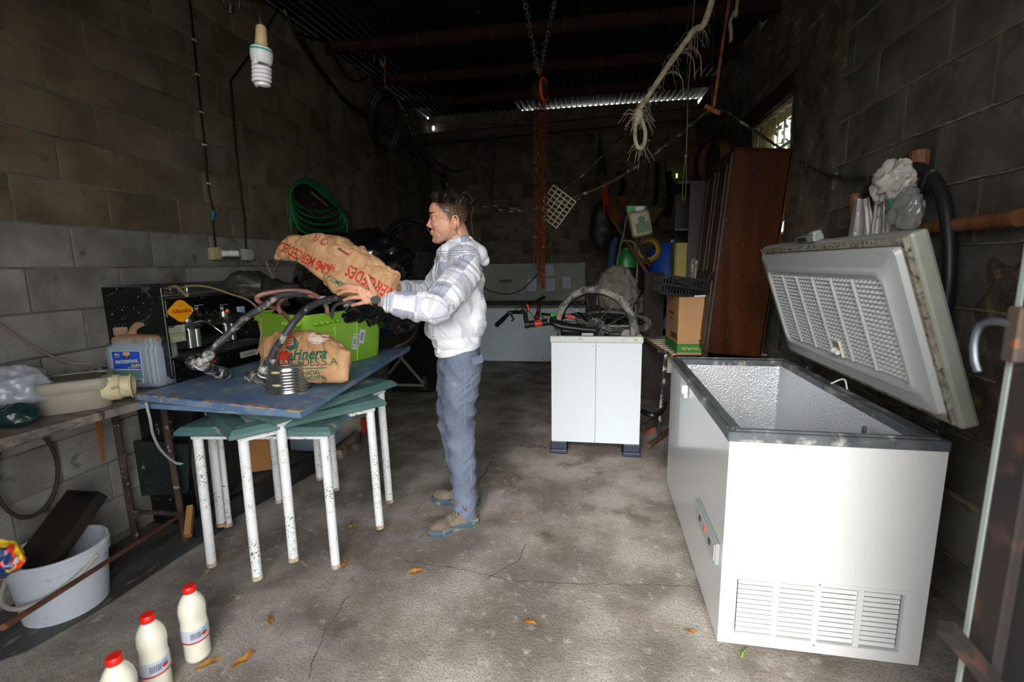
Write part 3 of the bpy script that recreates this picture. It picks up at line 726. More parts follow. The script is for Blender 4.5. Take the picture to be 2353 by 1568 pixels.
# frame tubes, saddle, crank, pedals
fr = MB(); bbk = py(1400, 775, 3.95); ht = py(1262, 736, 3.66); sp = py(1330, 722, 4.2)
for a, b, r_ in ((ht, bbk, .022), (ht, sp, .019), (sp, bbk, .018), (bbk, py(1470, 738, 4.25), .012), (sp, py(1470, 732, 4.3), .010)): fr.cyl(a, b, r_, n=12)
fr.build('frame', m_bblack, bk, smooth=True)
MB().box(py(1310, 728, 3.9), (.09, .03, .035), rot=Matrix.Rotation(.3, 3, 'Y'), bev=.006).build('red_frame_label', m_red, bk)
sdl = MB(); sdl.lathe([(.001, -.13), (.022, -.125), (.028, -.05), (.05, .02), (.068, .07), (.066, .11), (.03, .13), (.001, .132)], py(1238, 712, 3.95), V((-.25, .1, -1)), 16, sx=1, sy=.32)
sdl.build('saddle', mat('red_black_saddle', '#1a1616', .5, col2='#a8321f', scale=20, mix=(.5, .55)), bk, smooth=True)
MB().cyl(py(1245, 722, 3.95), py(1285, 726, 4.0), .013, n=10).build('seat_post', m_bblack, bk); MB().cyl(py(1265, 724, 3.97), py(1277, 725, 3.98), .02, n=14).build('green_seat_clamp', mat('green_clamp', '#3fae2a', .4), bk)
MB().cyl(bbk, bbk + V((0, -.01, .002)), .085, n=32).torus(bbk, (0, 1, 0), .085, .004, 32, 5).build('chainring', m_bblack, bk)
MB().box(py(1372, 690, 4.0), (.03, .06, .09), bev=.008).tube([py(1372, 700, 4.0), py(1385, 735, 3.95)], .01, 8).build('pedal', m_black, bk)
MB().box(py(1420, 768, 3.6), (.14, .06, .03), bev=.01).cyl(py(1440, 770, 3.56), py(1440, 770, 3.66), .04, n=20).build('derailleur', m_bblack, bk)
MB().box(py(1350, 772, 3.55), (.09, .02, .045), bev=.002).build('lock_plate', mat('scuffed_steel', '#8d9090', .4, .8), bk)

# ================================================================== old freezer with papers at the back
y0 = 6.75
bf = thing('back_freezer', 'long pale blue old chest freezer against the back wall, lid propped open', 'freezer', (-.95, y0 + .3, 0))
xa, xb = -1.95, -.02
m_pale = mat('pale_blue_enamel', '#cddfe6', .4, col2='#bfd0d6', scale=3, spots=('#8d8672', 9, .66, .74)); m_bflid = mat('back_lid', '#8f948a', .6, col2='#7a7f74', scale=3)
MB().box(((xa + xb) / 2, y0 + .3, .42), (xb - xa, .6, .80), bev=.01).build('body', m_pale, bf)
MB().box(((xa + xb) / 2, y0 + .3, .84), (xb - xa + .01, .62, .035), bev=.006).build('rim', mat('rim_dirty', '#6d7069', .6, spots=('#3c3a33', 12, .55, .7)), bf)
ld = MB().box(((xa + xb) / 2, y0 + .62, 1.17), (xb - xa - .02, .06, .60), bev=.01).build('lid', m_bflid, bf)
MB().box(((xa + xb) / 2, y0 + .585, .885), (xb - xa - .04, .02, .012)).build('gasket', m_black, ld)
mb = MB(); 
for i in range(52):
    for j in range(13): mb.ball((xa + .1 + i * .035, y0 + .589, .95 + j * .036), (.006, .003, .006), 6, 4)
o = mb.build('dimple', m_bflid, ld); o['kind'] = 'stuff'
MB().box((-.95, y0 + .585, 1.17), (.02, .012, .54)).build('seam_strip', m_greyp, ld)
m_paper = mat('notice_paper', '#c3c6d8', .8, col2='#a9adc4', scale=5)
m_ink = mat('faint_ink', '#5c608a', .9)
for i, (x, z, w, h) in enumerate(((1222, 655, .14, .19), (1265, 655, .14, .19), (1302, 650, .13, .18), (1263, 622, .12, .16))):
    p = py(x, z, y0 + .583); vs, fs = rect(w, h); pp = flat_at('paper', vs, fs, p, (1, 0, 0), (0, 0, 1), m_paper, ld); tag(pp, 'white handwritten paper taped on the old freezer lid')
    random.seed(i); mb = MB()
    for k in range(6):
        zz = p.z + h * .36 - k * h * .13; L_ = w * random.uniform(.4, .8); x0 = p.x - w * .4
        q = [V((x0 + L_ * t / 14, p.y - .002, zz + random.uniform(-.004, .004))) for t in range(15)]; mb.tube(q, .0012, 3)
    mb.build('handwriting', m_ink, pp)
MB().box(py(1161, 646, y0 + .583), (.20, .006, .045)).build('scale_label', mat('scale_label', '#4b4a4b', .6), ld)
MB().tube(cr_spline([py(1090, 640, 6.6), py(1118, 665, 6.6), py(1160, 676, 6.6), py(1200, 665, 6.6), py(1245, 620, 6.5)], 10), .008, 6).build('power_cord', m_black, bf, smooth=True)

# ================================================================== wardrobe leaning against the right wall, on the slatted base
ZS = .655
wd = thing('wardrobe', 'tall dark varnished wooden wardrobe leaning on the right wall below the window', 'wardrobe', (1.2, 4.4, ZS))
lean = .075
WM = Matrix.Rotation(lean, 4, 'Y'); WM = Matrix.Translation((.955, 3.86, ZS + .015)) @ WM
m_ward = mat('varnished_mahogany', '#472310', .25, col2='#2e1408', scale=1.6, stretch=(5, 5, .3), spots=('#c9b79f', 120, .72, .76, 2), coat=.6)
m_ward2 = mat('carved_wood', '#44301e', .5, col2='#2c1c10', scale=6, stretch=(4, 4, .6), spots=('#9c8f7a', 60, .66, .72))
WDd, WW, WHh = .47, 1.25, 1.62        # depth x, width along y, height
WW=.66; WD_=.40
mb = MB(WM); mb.box((WD_ / 2, .011, WHh / 2), (WD_, .022, WHh), bev=.002); mb.build('side_panel', m_ward, wd)
MB(WM).box((WD_ / 2, WW - .011, WHh / 2), (WD_, .022, WHh)).build('side_panel', m_ward, wd)
MB(WM).box((WD_ / 2, WW / 2, WHh - .012), (WD_ + .01, WW + .01, .024), bev=.003).build('top_panel', m_ward, wd)
MB(WM).box((WD_ - .006, WW / 2, WHh / 2), (.012, WW, WHh)).build('back_panel', mat('pale_backing', '#9a6a34', .7), wd)
MB(WM).box((WD_ / 2, WW / 2, .03), (WD_, WW, .06)).build('plinth', m_ward2, wd)
for i, ya in enumerate((.01, .335)):
    d = MB(WM); yb = ya + .32
    d.box((-.01, (ya + yb) / 2, .83), (.022, .315, 1.52), bev=.003); dr = d.build('door', m_ward2, wd)
    for z0_, z1_ in ((.12, .62), (.70, 1.50)):
        f = MB(WM)
        for c_, d_ in (((-.026, (ya + yb) / 2, z0_), (.014, .23, .022)), ((-.026, (ya + yb) / 2, z1_), (.014, .23, .022)), ((-.026, ya + .05, (z0_ + z1_) / 2), (.014, .022, z1_ - z0_)), ((-.026, yb - .05, (z0_ + z1_) / 2), (.014, .022, z1_ - z0_))): f.box(c_, d_, bev=.005)
        f.box((-.024, (ya + yb) / 2, (z0_ + z1_) / 2), (.008, .16, z1_ - z0_ - .08), bev=.003); f.build('moulding', m_ward2, dr)
    MB(WM).tube(cr_spline([(-.022, ya + .05, .70), (-.05, ya + .05, .66), (-.05, ya + .05, .60), (-.022, ya + .05, .56)], 5), .006, 8).build('handle', mat('old_brass', '#2d2416', .5, .6), dr)
# thin orange strip: colour painted for the backlit window edge beside the wardrobe
o = MB().tube([pxx(1815, 350, 1.50), pxx(1797, 500, 1.50), pxx(1782, 575, 1.50)], .014, 6).build('backlit_strip', mat('orange_backlight', '#b0661a', .6), None, loc=pxx(1797, 500, 1.50)); tag(o, 'thin orange strip of painted backlight between the wardrobe and the window edge', 'backlit_strip')

# slatted base running along the right wall
sb = thing('slatted_bed_base', 'pale slatted wooden bed base laid flat as a shelf under the wardrobe', 'bed base', (1.0, 4.3, ZS))
m_slat = mat('pale_slat', '#cfc6b4', .7, col2='#b5a78e', scale=8); m_railw = mat('rail_wood', '#8a6a48', .7, col2='#6a4d33', scale=7, stretch=(5, .5, 5))
ra, rb = pz(1540, 818, ZS), pz(1398, 728, ZS); rdir = (rb - ra).normalized()
rc = ra + rdir * 2.2
MB().tube([ra - rdir * .05, ra + rdir * 2.6], .02, 4).build('side_rail', m_railw, sb)
nsl = 22
for i in range(nsl):
    p = ra + rdir * (.05 + i * .112); q = V((1.50, p.y + .03, ZS)); MB().box((p + q) / 2 + V((0, 0, .008)), ((q - p).length, .062, .012), rot=Matrix.Rotation(math.atan2(q.y - p.y, q.x - p.x), 3, 'Z')).build('slat', m_slat, sb)
MB().box(pz(1538, 828, ZS - .13), (.04, .03, .24)).build('leg', m_slat, sb)
for y in (3.5, 5.4): MB().box((1.44, y, ZS / 2 - .01), (.05, .05, ZS - .03)).build('leg', m_railw, sb)
MB().box((rc.x + .05, rc.y, ZS / 2 - .01), (.05, .05, ZS - .03)).build('leg', m_railw, sb)
# ================================================================== stacked garden tables
m_tgreen = mat('green_table_rim', '#557573', .5, col2='#40615f', scale=5, spots=('#a5a08f', 18, .62, .74, 5), spots2=('#1d3634', 60, .7, .75))
m_twhite = mat('table_top_grey', '#b3b5b0', .6, col2='#8f8d84', scale=5, spots=('#6b665b', 25, .66, .74))
m_tleg = mat('white_pipe', '#dfe2e4', .4, spots=('#3b322c', 120, .56, .60, 5, 9), spots2=('#8a4a22', 22, .69, .73, 5))
m_foot = mat('worn_leg_end', '#c9b9a5', .7, col2='#8b6b4d', scale=40)
TL = ['lowest of the three stacked square tables, its green rim sticking out to the left', 'middle of the three stacked square tables, turned a little against the others',
      'uppermost of the three stacked green-rimmed tables, right under the blue panel']
def table(center, half, ang, zf, zt, i):
    c = V(center); M = Matrix.Translation((c.x, c.y, 0)) @ Matrix.Rotation(ang, 4, 'Z')
    t = thing('garden_table', TL[i], 'table', (c.x, c.y, zf), 'square green-rimmed tables stacked under the blue panel')
    hw = half + .045
    # rim: rolled green edge
    prof = [(hw - .09, .0), (hw - .004, 0), (hw + .004, .006), (hw + .002, .022), (hw - .016, .040), (hw - .07, .044), (hw - .09, .040)]
    vs = []; 
    for r_, h in prof:
        for sx_, sy_ in ((1, 1), (-1, 1), (-1, -1), (1, -1)): vs.append(V((sx_ * r_, sy_ * r_, zt - .044 + h)))
    fs = []
    k = len(prof)
    for j in range(k):
        for q in range(4): fs.append((j * 4 + q, j * 4 + (q + 1) % 4, ((j + 1) % k) * 4 + (q + 1) % 4, ((j + 1) % k) * 4 + q))
    MB(M).add(vs, fs).build('rim', m_tgreen, t)
    MB(M).box((0, 0, zt - .02), (2 * hw - .17, 2 * hw - .17, .034)).build('tabletop', m_twhite, t)
    mb = MB(M)
    for s in (-1, 1):
        mb.box((0, s * (half - .004), zt - .058), (2 * half, .022, .026)); mb.box((s * (half - .004), 0, zt - .058), (.022, 2 * half, .026))
    mb.build('apron', m_tleg, t)
    for sx_ in (-1, 1):
        for sy_ in (-1, 1):
            lg = MB(M).cyl((sx_ * half * .975, sy_ * half * .975, zf + .012), (sx_ * half * .95, sy_ * half * .95, zt - .044), .0215, n=20).build('leg', m_tleg, t, smooth=True)
            MB(M).cyl((sx_ * half * .975, sy_ * half * .975, zf), (sx_ * half * .975, sy_ * half * .975, zf + .02), .0235, n=20).build('foot_cap', m_foot, lg, smooth=True)
    return t
def tabfromfeet(a, b, zf, zt, i, side=1):
    a, b = V(a), V(b); d = (b - a); d.z = 0; n_ = V((-d.y, d.x, 0)); c = (a + b) / 2 + n_ * .5
    table(c, d.length / 2 / .975, math.atan2(d.y, d.x), zf, zt, i)
A_, D_ = pz(487, 1300, 0), pz(772, 1303, 0); tabfromfeet(A_, D_, 0, .735, 0)
B_, E_ = pz(592, 1330, .045), pz(873, 1213, .045); tabfromfeet(B_, E_, .045, .780, 1)
C_ = pz(675, 1288, .09); E3 = pz(872, 1180, .09)
d3 = V((.18, .63, 0)); tabfromfeet(C_, C_ + V((.225, .58, 0)).normalized() * .62, .09, .825, 2)

# blue boarded panel (old shutter) lying on top: two layers
m_blue = mat('blue_paint', '#6f879d', .6, col2='#4a6a96', scale=3.5, mix=(.35,.7), spots=('#93a0ad', 7, .50, .70, 7), spots2=('#c4a88e', 16, .62, .70, 6), bump=.15, bscale=60)
ZB = .828
bp = [pz(262, 925, ZB + .02), pz(655, 948, ZB + .02), pz(943, 797, ZB + .02), pz(585, 815, ZB + .02)]
bq = [pz(308, 905, ZB + .055), pz(690, 945, ZB + .055), pz(944, 797, ZB + .055), pz(440, 868, ZB + .055)]
bt = thing('shutter_board', 'peeling blue wooden panel laid over the stacked tables, carrying the green tub', 'panel', (sum(p.x for p in bp) / 4, sum(p.y for p in bp) / 4, ZB))
MB().prism([(p.x, p.y) for p in (bp[0], bp[1], pz(940, 802, ZB + .02), V((-1.55, 3.05, 0)), V((-2.1, 2.75, 0)))], ZB, ZB + .022).build('lower_board', m_blue, bt)
up = [pz(308, 905, ZB + .055), pz(690, 945, ZB + .055), pz(943, 795, ZB + .05), V((-1.50, 2.98, 0)), V((-2.05, 2.66, 0))]
MB().prism([(p.x, p.y) for p in up], ZB + .024, ZB + .048).build('upper_board', m_blue, bt)
m_barewood = mat('bare_scuffed_edge', '#b08c70', .8, col2='#3f6ba6', scale=14, mix=(.45, .55))
e0, e1 = V((up[0].x, up[0].y, ZB + .049)), V((up[1].x, up[1].y, ZB + .049)); nrm = (e1 - e0).cross(V((0, 0, 1))).normalized()
MB().box((e0 + e1) / 2 + nrm * -.012 + V((0, 0, .002)), ((e1 - e0).length * .99, .026, .006), rot=Matrix.Rotation(math.atan2(e1.y - e0.y, e1.x - e0.x), 3, 'Z')).build('edge_bead', m_barewood, bt)
ZP = ZB + .049      # surface of the panel

# ================================================================== green tub
m_lime = mat('lime_plastic', '#93c93a', .38, sss=0, spots=('#b7b98c', 14, .66, .76, 5), coat=.1)
c0 = pz(898, 823, ZP); c1 = pz(702, 838, ZP)
TM = frame(V((c0.x, c0.y, ZP)), V((c1.x - c0.x, c1.y - c0.y, 0)))     # x runs left along the long face ... y away or towards
c2 = pz(612, 793, ZP)
tub = thing('plastic_tub', 'lime green plastic tub full of hoses and black plastic, on the blue panel', 'tub', (0, 0, ZP))
fr_, fl_, bl_ = pz(886, 815, ZP), pz(712, 862, ZP), pz(622, 806, ZP)
d1 = (fl_ - fr_); d2 = V((-.46, .20, 0))
# long face length .60, short .42 : corner post at the image's x=700
far = fl_ + (d1.normalized()) * 0
LQ = [fl_, fr_, fr_ + d2, fl_ + d2]
def quadring(k, z, Q=LQ):
    c = sum((q for q in Q), V((0, 0, 0))) / 4; return [V((c.x + (q.x - c.x) * k, c.y + (q.y - c.y) * k, z)) for q in Q]
def rounded(Q, r=.05, n=6):
    out = []; m = len(Q)
    for i in range(m):
        p, a, b = Q[i], Q[i - 1], Q[(i + 1) % m]; da = (a - p).normalized(); db = (b - p).normalized(); s, e = p + da * r, p + db * r
        for k in range(n + 1): t_ = k / n; out.append(s * (1 - t_) ** 2 + p * 2 * t_ * (1 - t_) + e * t_ * t_)
    return out
TH = .325
rings = [rounded(quadring(.90, ZP + .001)), rounded(quadring(.92, ZP + .008)), rounded(quadring(1.0, ZP + TH - .05)), rounded(quadring(1.035, ZP + TH - .05)), rounded(quadring(1.05, ZP + TH - .012)), rounded(quadring(1.05, ZP + TH)), rounded(quadring(1.01, ZP + TH)), rounded(quadring(.985, ZP + TH - .06)), rounded(quadring(.90, ZP + .012))]
n = len(rings[0]); mb = MB(); mb.add([p for r_ in rings for p in r_], [(j * n + i, j * n + (i + 1) % n, (j + 1) * n + (i + 1) % n, (j + 1) * n + i) for j in range(len(rings) - 1) for i in range(n)] + [tuple(range(n)), tuple(range((len(rings) - 1) * n, len(rings) * n))])
shell = mb.build('shell', m_lime, tub, smooth=True, sharp=50)
# vertical mould ribs and the scalloped lip
for t_ in (.33, .62):
    a = quadring(.92, ZP + .01); b = quadring(1.0, ZP + TH - .05); p, q = a[0].lerp(a[1], t_), b[0].lerp(b[1], t_); MB().tube([p, q], .006, 6).build('rib', m_lime, tub, smooth=True)
a = quadring(1.045, ZP + TH - .052); mb = MB()
for s, e in ((0, 1), (0, 3)):
    for k in range(5): mb.ball(a[s].lerp(a[e], .12 + k * .06), (.018, .018, .012), 10, 6)
mb.build('scalloped_lip', m_lime, tub, smooth=True)
# sticker on the tub
m_stk = mat('sticker_paper', '#dde1e6', .5); m_stkb = mat('sticker_blue', '#2d3e7a', .5); m_stkr = mat('sticker_red', '#a83a3a', .5)
fd = (LQ[1] - LQ[0]).normalized(); so_ = LQ[0].lerp(LQ[1], .60) + V((0, 0, .125)); upv = V((0, 0, 1)) + fd * .25; xdd = fd - V((0, 0, .25))
s1 = flat_at('sticker', *rect(.062, .095), so_, xdd, upv, m_stk, tub, target=shell, lift=.001)
tag(s1, 'white and blue stickers stuck askew on the tub')
flat_at('sticker_print', *disc(.018, 20, inner=.013), so_, xdd, upv, m_stkb, s1, target=shell, lift=.0018); flat_at('sticker_print', *rect(.022, .004), so_, fd + V((0, 0, .8)), V((0, 0, 1)), m_stkr, s1, target=shell, lift=.002)
for (w_, h_, dx_, dy_) in ((.046, .003, 0, .036), (.046, .003, 0, -.034), (.003, .07, -.022, 0), (.003, .07, .022, 0)):
    flat_at('sticker_print', *rect(w_, h_), so_ + xdd.normalized() * dx_ + upv.normalized() * dy_, xdd, upv, m_stkb, s1, target=shell, lift=.0018)
so2 = so_ + fd * .05 + V((0, 0, .025)); s2 = flat_at('sticker', *rect(.05, .085), so2, xdd, upv, m_stk, tub, target=shell, lift=.0008)
flat_at('sticker_print', *rect(.022, .05), so2, xdd, upv, mat('sticker_grey', '#8d93b5', .5), s2, target=shell, lift=.0016)

# black plastic stuffed in the tub
m_bag = mat('black_bin_liner', '#0d0e12', .18, coat=.5, spec=.8)
m_bagd = mat('dusty_black_plastic', '#25241f', .5, col2='#3b3832', scale=7, spots=('#8f8c83', 50, .70, .74))
def crumple(mb, amp, sc, seed, st=(1, 1, 1), start=0):
    for i in range(start, len(mb.v)):
        p = mb.v[i]; q = V((p.x * st[0], p.y * st[1], p.z * st[2])) * sc + V((seed, seed, seed))
        k = 1 - 2 * abs(noise.noise(q)); k2 = 1 - 2 * abs(noise.noise(q * 2.3 + V((9, 1, 4))))
        mb.v[i] = p + noise.noise_vector(q * .8) * amp * 1.2 + (p - p.lerp(V((0, 0, 0)), 1)).normalized() * 0 + V((0, 0, 1)) * amp * .6 * k + noise.noise_vector(q * 2.1) * amp * .5 * k2
    return mb
def blob(name, c, r, m, parent, amp, sc, seed, n=56, k=36, rot=None, label=None):
    mb = MB(); mb.ball((0, 0, 0), r, n, k, rot=rot); c = V(c)
    out = []
    for v in mb.v:
        nn = v.normalized(); q = (v + c) * sc + V((seed, seed, 0))
        rid = (1 - 2 * abs(noise.noise(q))) + .5 * (1 - 2 * abs(noise.noise(q * 2.2))) + .25 * (1 - 2 * abs(noise.noise(q * 4.7)))
        out.append(c + v + nn * amp * rid)
    mb.v = out; return mb.build(name, m, parent, smooth=True, sharp=60, loc=c if parent is None else None)
cc = sum((q for q in LQ), V((0, 0, 0))) / 4
o = blob('black_liner', V((cc.x, cc.y, ZP + TH - .035)), (.26, .21, .075), m_bag, None, .03, 9, 3); tag(o, 'crumpled black plastic liner stuffed inside the green tub', 'plastic bag')
for nme, r in (('a', 0),): pass

# ================================================================== hoses with plastic tee valves
m_hose = mat('dusty_black_hose', '#2b2e33', .5, col2='#44474c', scale=9, spots=('#b0a998', 24, .56, .68, 6))
m_valve = mat('limy_black_fitting', '#34363d', .45, spots=('#c9c6be', 26, .48, .62, 6))
m_vring = mat('pale_clamp_ring', '#cfd0c8', .5)
def fitting(mb, a, b, r):
    a, b = V(a), V(b); d = b - a; L_ = d.length
    mb.lathe([(r * .8, 0), (r * .95, L_ * .08), (r * 1.05, L_ * .1), (r * 1.05, L_ * .45), (r * .82, L_ * .48), (r * .82, L_ * .55), (r * 1.1, L_ * .58), (r * 1.15, L_ * .92), (r * 1.02, L_), (r * .6, L_), (r * .55, L_ * .85)], a, d, 16)
    u, w = perp(d)
    for i in range(10): t_ = 2 * PI * i / 10; mb.box(a.lerp(b, .75) + (u * math.cos(t_) + w * math.sin(t_)) * r * 1.12, (.004, .004, L_ * .3), rot=frame((0, 0, 0), u * -math.sin(t_) + w * math.cos(t_), d.normalized()))
    return mb
def irr_hose(label, pts, tee, r=.0165):
    h = thing('irrigation_hose', label, 'hose', V(pts[-1]))
    MB().tube(cr_spline(pts, 8), r, 12).build('hose', m_hose, h, smooth=True)
    a, b = V(pts[-2]), V(pts[-1]); d = (b - a).normalized()
    f = MB(); fitting(f, b - d * .03, b + d * .06, .024); f.build('coupling', m_valve, h, smooth=True)
    MB().torus(b + d * .066, d, .023, .004, 24, 6).build('clamp_ring', m_vring, h, smooth=True)
    t0, t1 = tee; f = MB(); t0, t1 = V(t0), V(t1); tm = t0.lerp(t1, .4)
    f.tube([b + d * .05, tm], .022, 14); f.tube([t0, t1], .024, 14); fitting(f, tm, t1, .027); fitting(f, tm, t0, .024); f.build('tee_fitting', m_valve, h, smooth=True)
    return h
zz = ZP + .027
irr_hose('black garden hose with limescaled tee fitting, the left one of two by the coffee machine', [py(760, 690, 2.45), py(720, 682, 2.3), py(680, 676, 2.2), py(640, 682, 2.13), py(600, 708, 2.06), py(560, 735, 1.99), py(515, 778, 1.93), py(492, 800, 1.90), py(478, 818, 1.885)],
         (py(437, 832, 1.86), pz(520, 862, zz)))
irr_hose('black garden hose with limescaled tee fitting, the right one of two behind the metal can', [py(815, 690, 2.35), py(790, 684, 2.28), py(750, 690, 2.15), py(712, 705, 2.05), py(680, 735, 1.96), py(655, 770, 1.92), py(632, 805, 1.91), py(618, 835, 1.905)],
         (pz(572, 866, zz), pz(625, 878, zz)))
m_pinkh = mat('faded_red_hose', '#8a5750', .45, col2='#a98a80', scale=10, mix=(.45, .6))
h = MB().tube(cr_spline([py(680, 760, 2.4), py(665, 735, 2.3), py(640, 712, 2.22), py(598, 696, 2.10), py(592, 682, 2.10), py(625, 672, 2.14), py(680, 668, 2.2), py(720, 676, 2.27), py(748, 700, 2.3), py(752, 722, 2.32)], 8), .012, 10).tube(cr_spline([py(645, 720, 2.2), py(640, 700, 2.2), py(655, 684, 2.22), py(690, 678, 2.24), py(725, 682, 2.28)], 8), .011, 10)
tag(h.build('red_hose', m_pinkh, None, smooth=True, loc=py(680, 700, 2.2)), 'faded pinkish hose looping out of the green tub', 'hose')
h = MB().tube(cr_spline([py(780, 720, 2.4), py(775, 700, 2.4), py(790, 690, 2.4), py(830, 686, 2.4), py(840, 700, 2.42)], 8), .009, 8)
f = MB().tube(cr_spline([py(762, 728, 2.4), py(768, 705, 2.35), py(790, 694, 2.32), py(815, 697, 2.34)], 8), .010, 10); tag(f.build('grey_hose', mat('grey_hose', '#62666b', .4, spots=('#9b988f', 20, .6, .7)), None, smooth=True, loc=py(780, 700, 2.35)), 'short bend of grey hose inside the green tub under the hand', 'hose')
mb = MB(); fitting(mb, py(760, 690, 2.25), py(738, 690, 2.25), .018); tag(mb.build('hose_joint', mat('cream_fitting', '#c9c4ad', .6, spots=('#3a3a35', 20, .58, .68)), None, smooth=True, loc=py(750, 690, 2.25)), 'cream and grey threaded hose joint resting on top of the tub', 'fitting')

# ================================================================== ribbed metal can
m_can = mat('galvanised_tin', '#b4b3ad', .22, .95, spots=('#cfc79d', 9, .70, .76))
cc0 = pz(666, 895, ZP); ca = thing('metal_can', 'open ribbed silver tin can at the front edge of the blue panel', 'can', (cc0.x, cc0.y, ZP))
rr_ = .1155 * .88; hh = .138
prof = [(rr_ * .96, 0), (rr_ * 1.02, .002), (rr_ * 1.02, .008), (rr_ * .985, .012)]
k = 7
for i in range(k):
    z = .016 + i * (hh - .04) / k; s_ = (hh - .04) / k
    prof += [(rr_ * .975, z), (rr_ * 1.0, z + s_ * .25), (rr_ * 1.005, z + s_ * .5), (rr_ * 1.0, z + s_ * .75)]
prof += [(rr_ * .975, hh - .022), (rr_ * .985, hh - .008), (rr_ * 1.02, hh - .005), (rr_ * 1.02, hh), (rr_ * .975, hh), (rr_ * .965, .01), (0, .008)]
MB().lathe(prof, (cc0.x, cc0.y, ZP), n=48).build('wall', m_can, ca, smooth=True, sharp=50)
MB().lathe([(rr_ * .96, .012), (rr_ * .963, hh - .004)], (cc0.x, cc0.y, ZP), n=48, caps=False).build('white_lining', mat('white_lacquer', '#e8eaec', .3), ca, smooth=True)
for z in (.045, .105):
    a = math.atan2(-cc0.y, -cc0.x) - .55; c_ = V((cc0.x + math.cos(a) * rr_, cc0.y + math.sin(a) * rr_, ZP + z)); MB().ball(c_, (.022, .004, .006), 12, 6, rot=Matrix.Rotation(a + PI / 2, 3, 'Z')).build('glue_smear', mat('glue_smear', '#c2b88c', .6), ca)

# ================================================================== kraft paper flour sacks
m_kraft = mat('kraft_paper', '#c0966e', .6, col2='#ad845d', scale=3, bump=.35, bscale=24, bdist=.006, spec=.35)
m_txtr = mat('print_red', '#b8301c', .6); m_txtg = mat('print_green', '#1f5c4a', .6); m_txtw = mat('print_pale', '#d9c9b8', .6)
def sack(name, label, M, Lx, Wy, T0, ctrl=None, seed=1, parent=None, amp=.012, wfun=None, tfun=None, bend=None, nu=100, nv=64):
    """pillow-like bag, local x along it, y up its face, z thickness (towards the viewer positive)"""
    t = thing(name, label, 'sack', M.translation)
    mb = MB(M)
    def fn(u, v):
        x = (u - .5) * Lx; a = 2 * PI * v
        w = Wy * (wfun(u) if wfun else 1); th = T0 * (tfun(u) if tfun else (1 - abs(2 * u - 1) ** 4) ** .5 + .02)
        ca_, sa_ = math.cos(a), math.sin(a); y = .5 * w * (abs(ca_) ** .8) * (1 if ca_ > 0 else -1); z = .5 * th * (abs(sa_) ** .75) * (1 if sa_ > 0 else -1)
        p = V((x, y, z)); q = V((x, y, z * .6 + (3 if sa_ < 0 else 0))) * 7 + V((seed, seed * 2, 0))
        q += noise.noise_vector(q * .6) * .5; f1 = abs(noise.noise(q)) ** .7; f2 = abs(noise.noise(q * 1.9 + V((5, 5, 5)))) ** .6; f3 = abs(noise.noise(q * 4.3)) ** .6
        dd = -amp * (1.6 * (.42 - f1) + 1.0 * (.42 - f2) + .45 * (.4 - f3)) * 1.5
        nrm = V((0, y / (w * w + 1e-4), z / (th * th + 1e-4))).normalized() if (abs(y) + abs(z)) > 1e-5 else V((0, 0, 1))
        p += nrm * dd + V((amp * noise.noise(q * 1.3), 0, 0))
        if bend: p = bend(p, u)
        return p
    mb.grid(fn, nu, nv, closed_v=True)
    n0 = nu
    mb.f.append(tuple(j * nu for j in range(nv))); mb.mi.append(0); mb.f.append(tuple(j * nu + nu - 1 for j in range(nv))[::-1]); mb.mi.append(0)
    body = mb.build('paper', m_kraft, t, smooth=True, sharp=28)
    return t, body
# the one lying on the panel
g0, g1 = py(592, 850, 2.12), py(806, 865, 1.98)
bx = (g1 - g0); bx.z = 0; bx.normalize()
sc_ = pz(700, 862, ZP); o0 = V((sc_.x, sc_.y + .06, ZP + .105))
o0 = py(698, 817, 2.03)
SM = frame(o0, bx, V((0, 0, 1))); SM = SM @ Matrix.Rotation(PI / 2 - .18, 4, 'X')      # local y up, local z toward viewer
def wf(u): return (.55 + .45 * math.sin(PI * min(1, max(0, u * .95 + .02))) ** .5) * (1 - .25 * max(0, u - .75) / .25)
def bd(p, u): return V((p.x, p.y * 1 + (-.03 * max(0, u - .6) / .4) - .015 * (1 if u < .2 else 0), p.z))
s1t, s1b = sack('flour_sack', 'crumpled brown paper flour sack with green lettering lying on the blue panel by the can', SM, .56, .25, .13, seed=4, wfun=wf, bend=bd, tfun=lambda u: (1 - abs(2 * u - 1) ** 3.5) ** .5 * .9 + .1, amp=.009)
xs, us = V(SM.col[0][:3]), V(SM.col[1][:3])
def on1(px_, py_): return py(px_, py_, 2.0)
def xv(p, q, y=2.0): return py(*q, y) - py(*p, y)
kw = dict(parent=s1t, target=s1b, lift=.0015)
zv = (V((0, 0, HC)) - o0).normalized()
def t1(txt, size, c, p, q, m, up=None, **k):
    xd_ = xv(p, q); u_ = zv.cross(xd_).normalized(); return text_at('lettering', txt, size, on1(*c), xd_, u_, m, s1t, target=s1b, lift=.0018, **k)
t1('arinera', .070, (717, 814), (680, 818), (760, 812), m_txtg, bold=.0018, shear=.2, sx=1.12)
t1('®', .024, (767, 810), (680, 818), (760, 812), m_txtg)
t1('MERCEDES,S.A', .050, (712, 833), (650, 835), (780, 831), m_txtg, bold=.0, sx=1.22, spacing=.95)
t1('(GRANADA)', .030, (718, 856), (690, 860), (760, 854), m_txtg, bold=.0006)
t1('TF. 958450936', .032, (724, 868), (690, 870), (764, 866), m_txtg, bold=.0006)
ul = flat_at('lettering', *rect(.155, .004), on1(738, 845), xv((690, 846), (780, 842)), zv.cross(xv((690, 846), (780, 842))), m_txtg, s1t, target=s1b, lift=.0016)
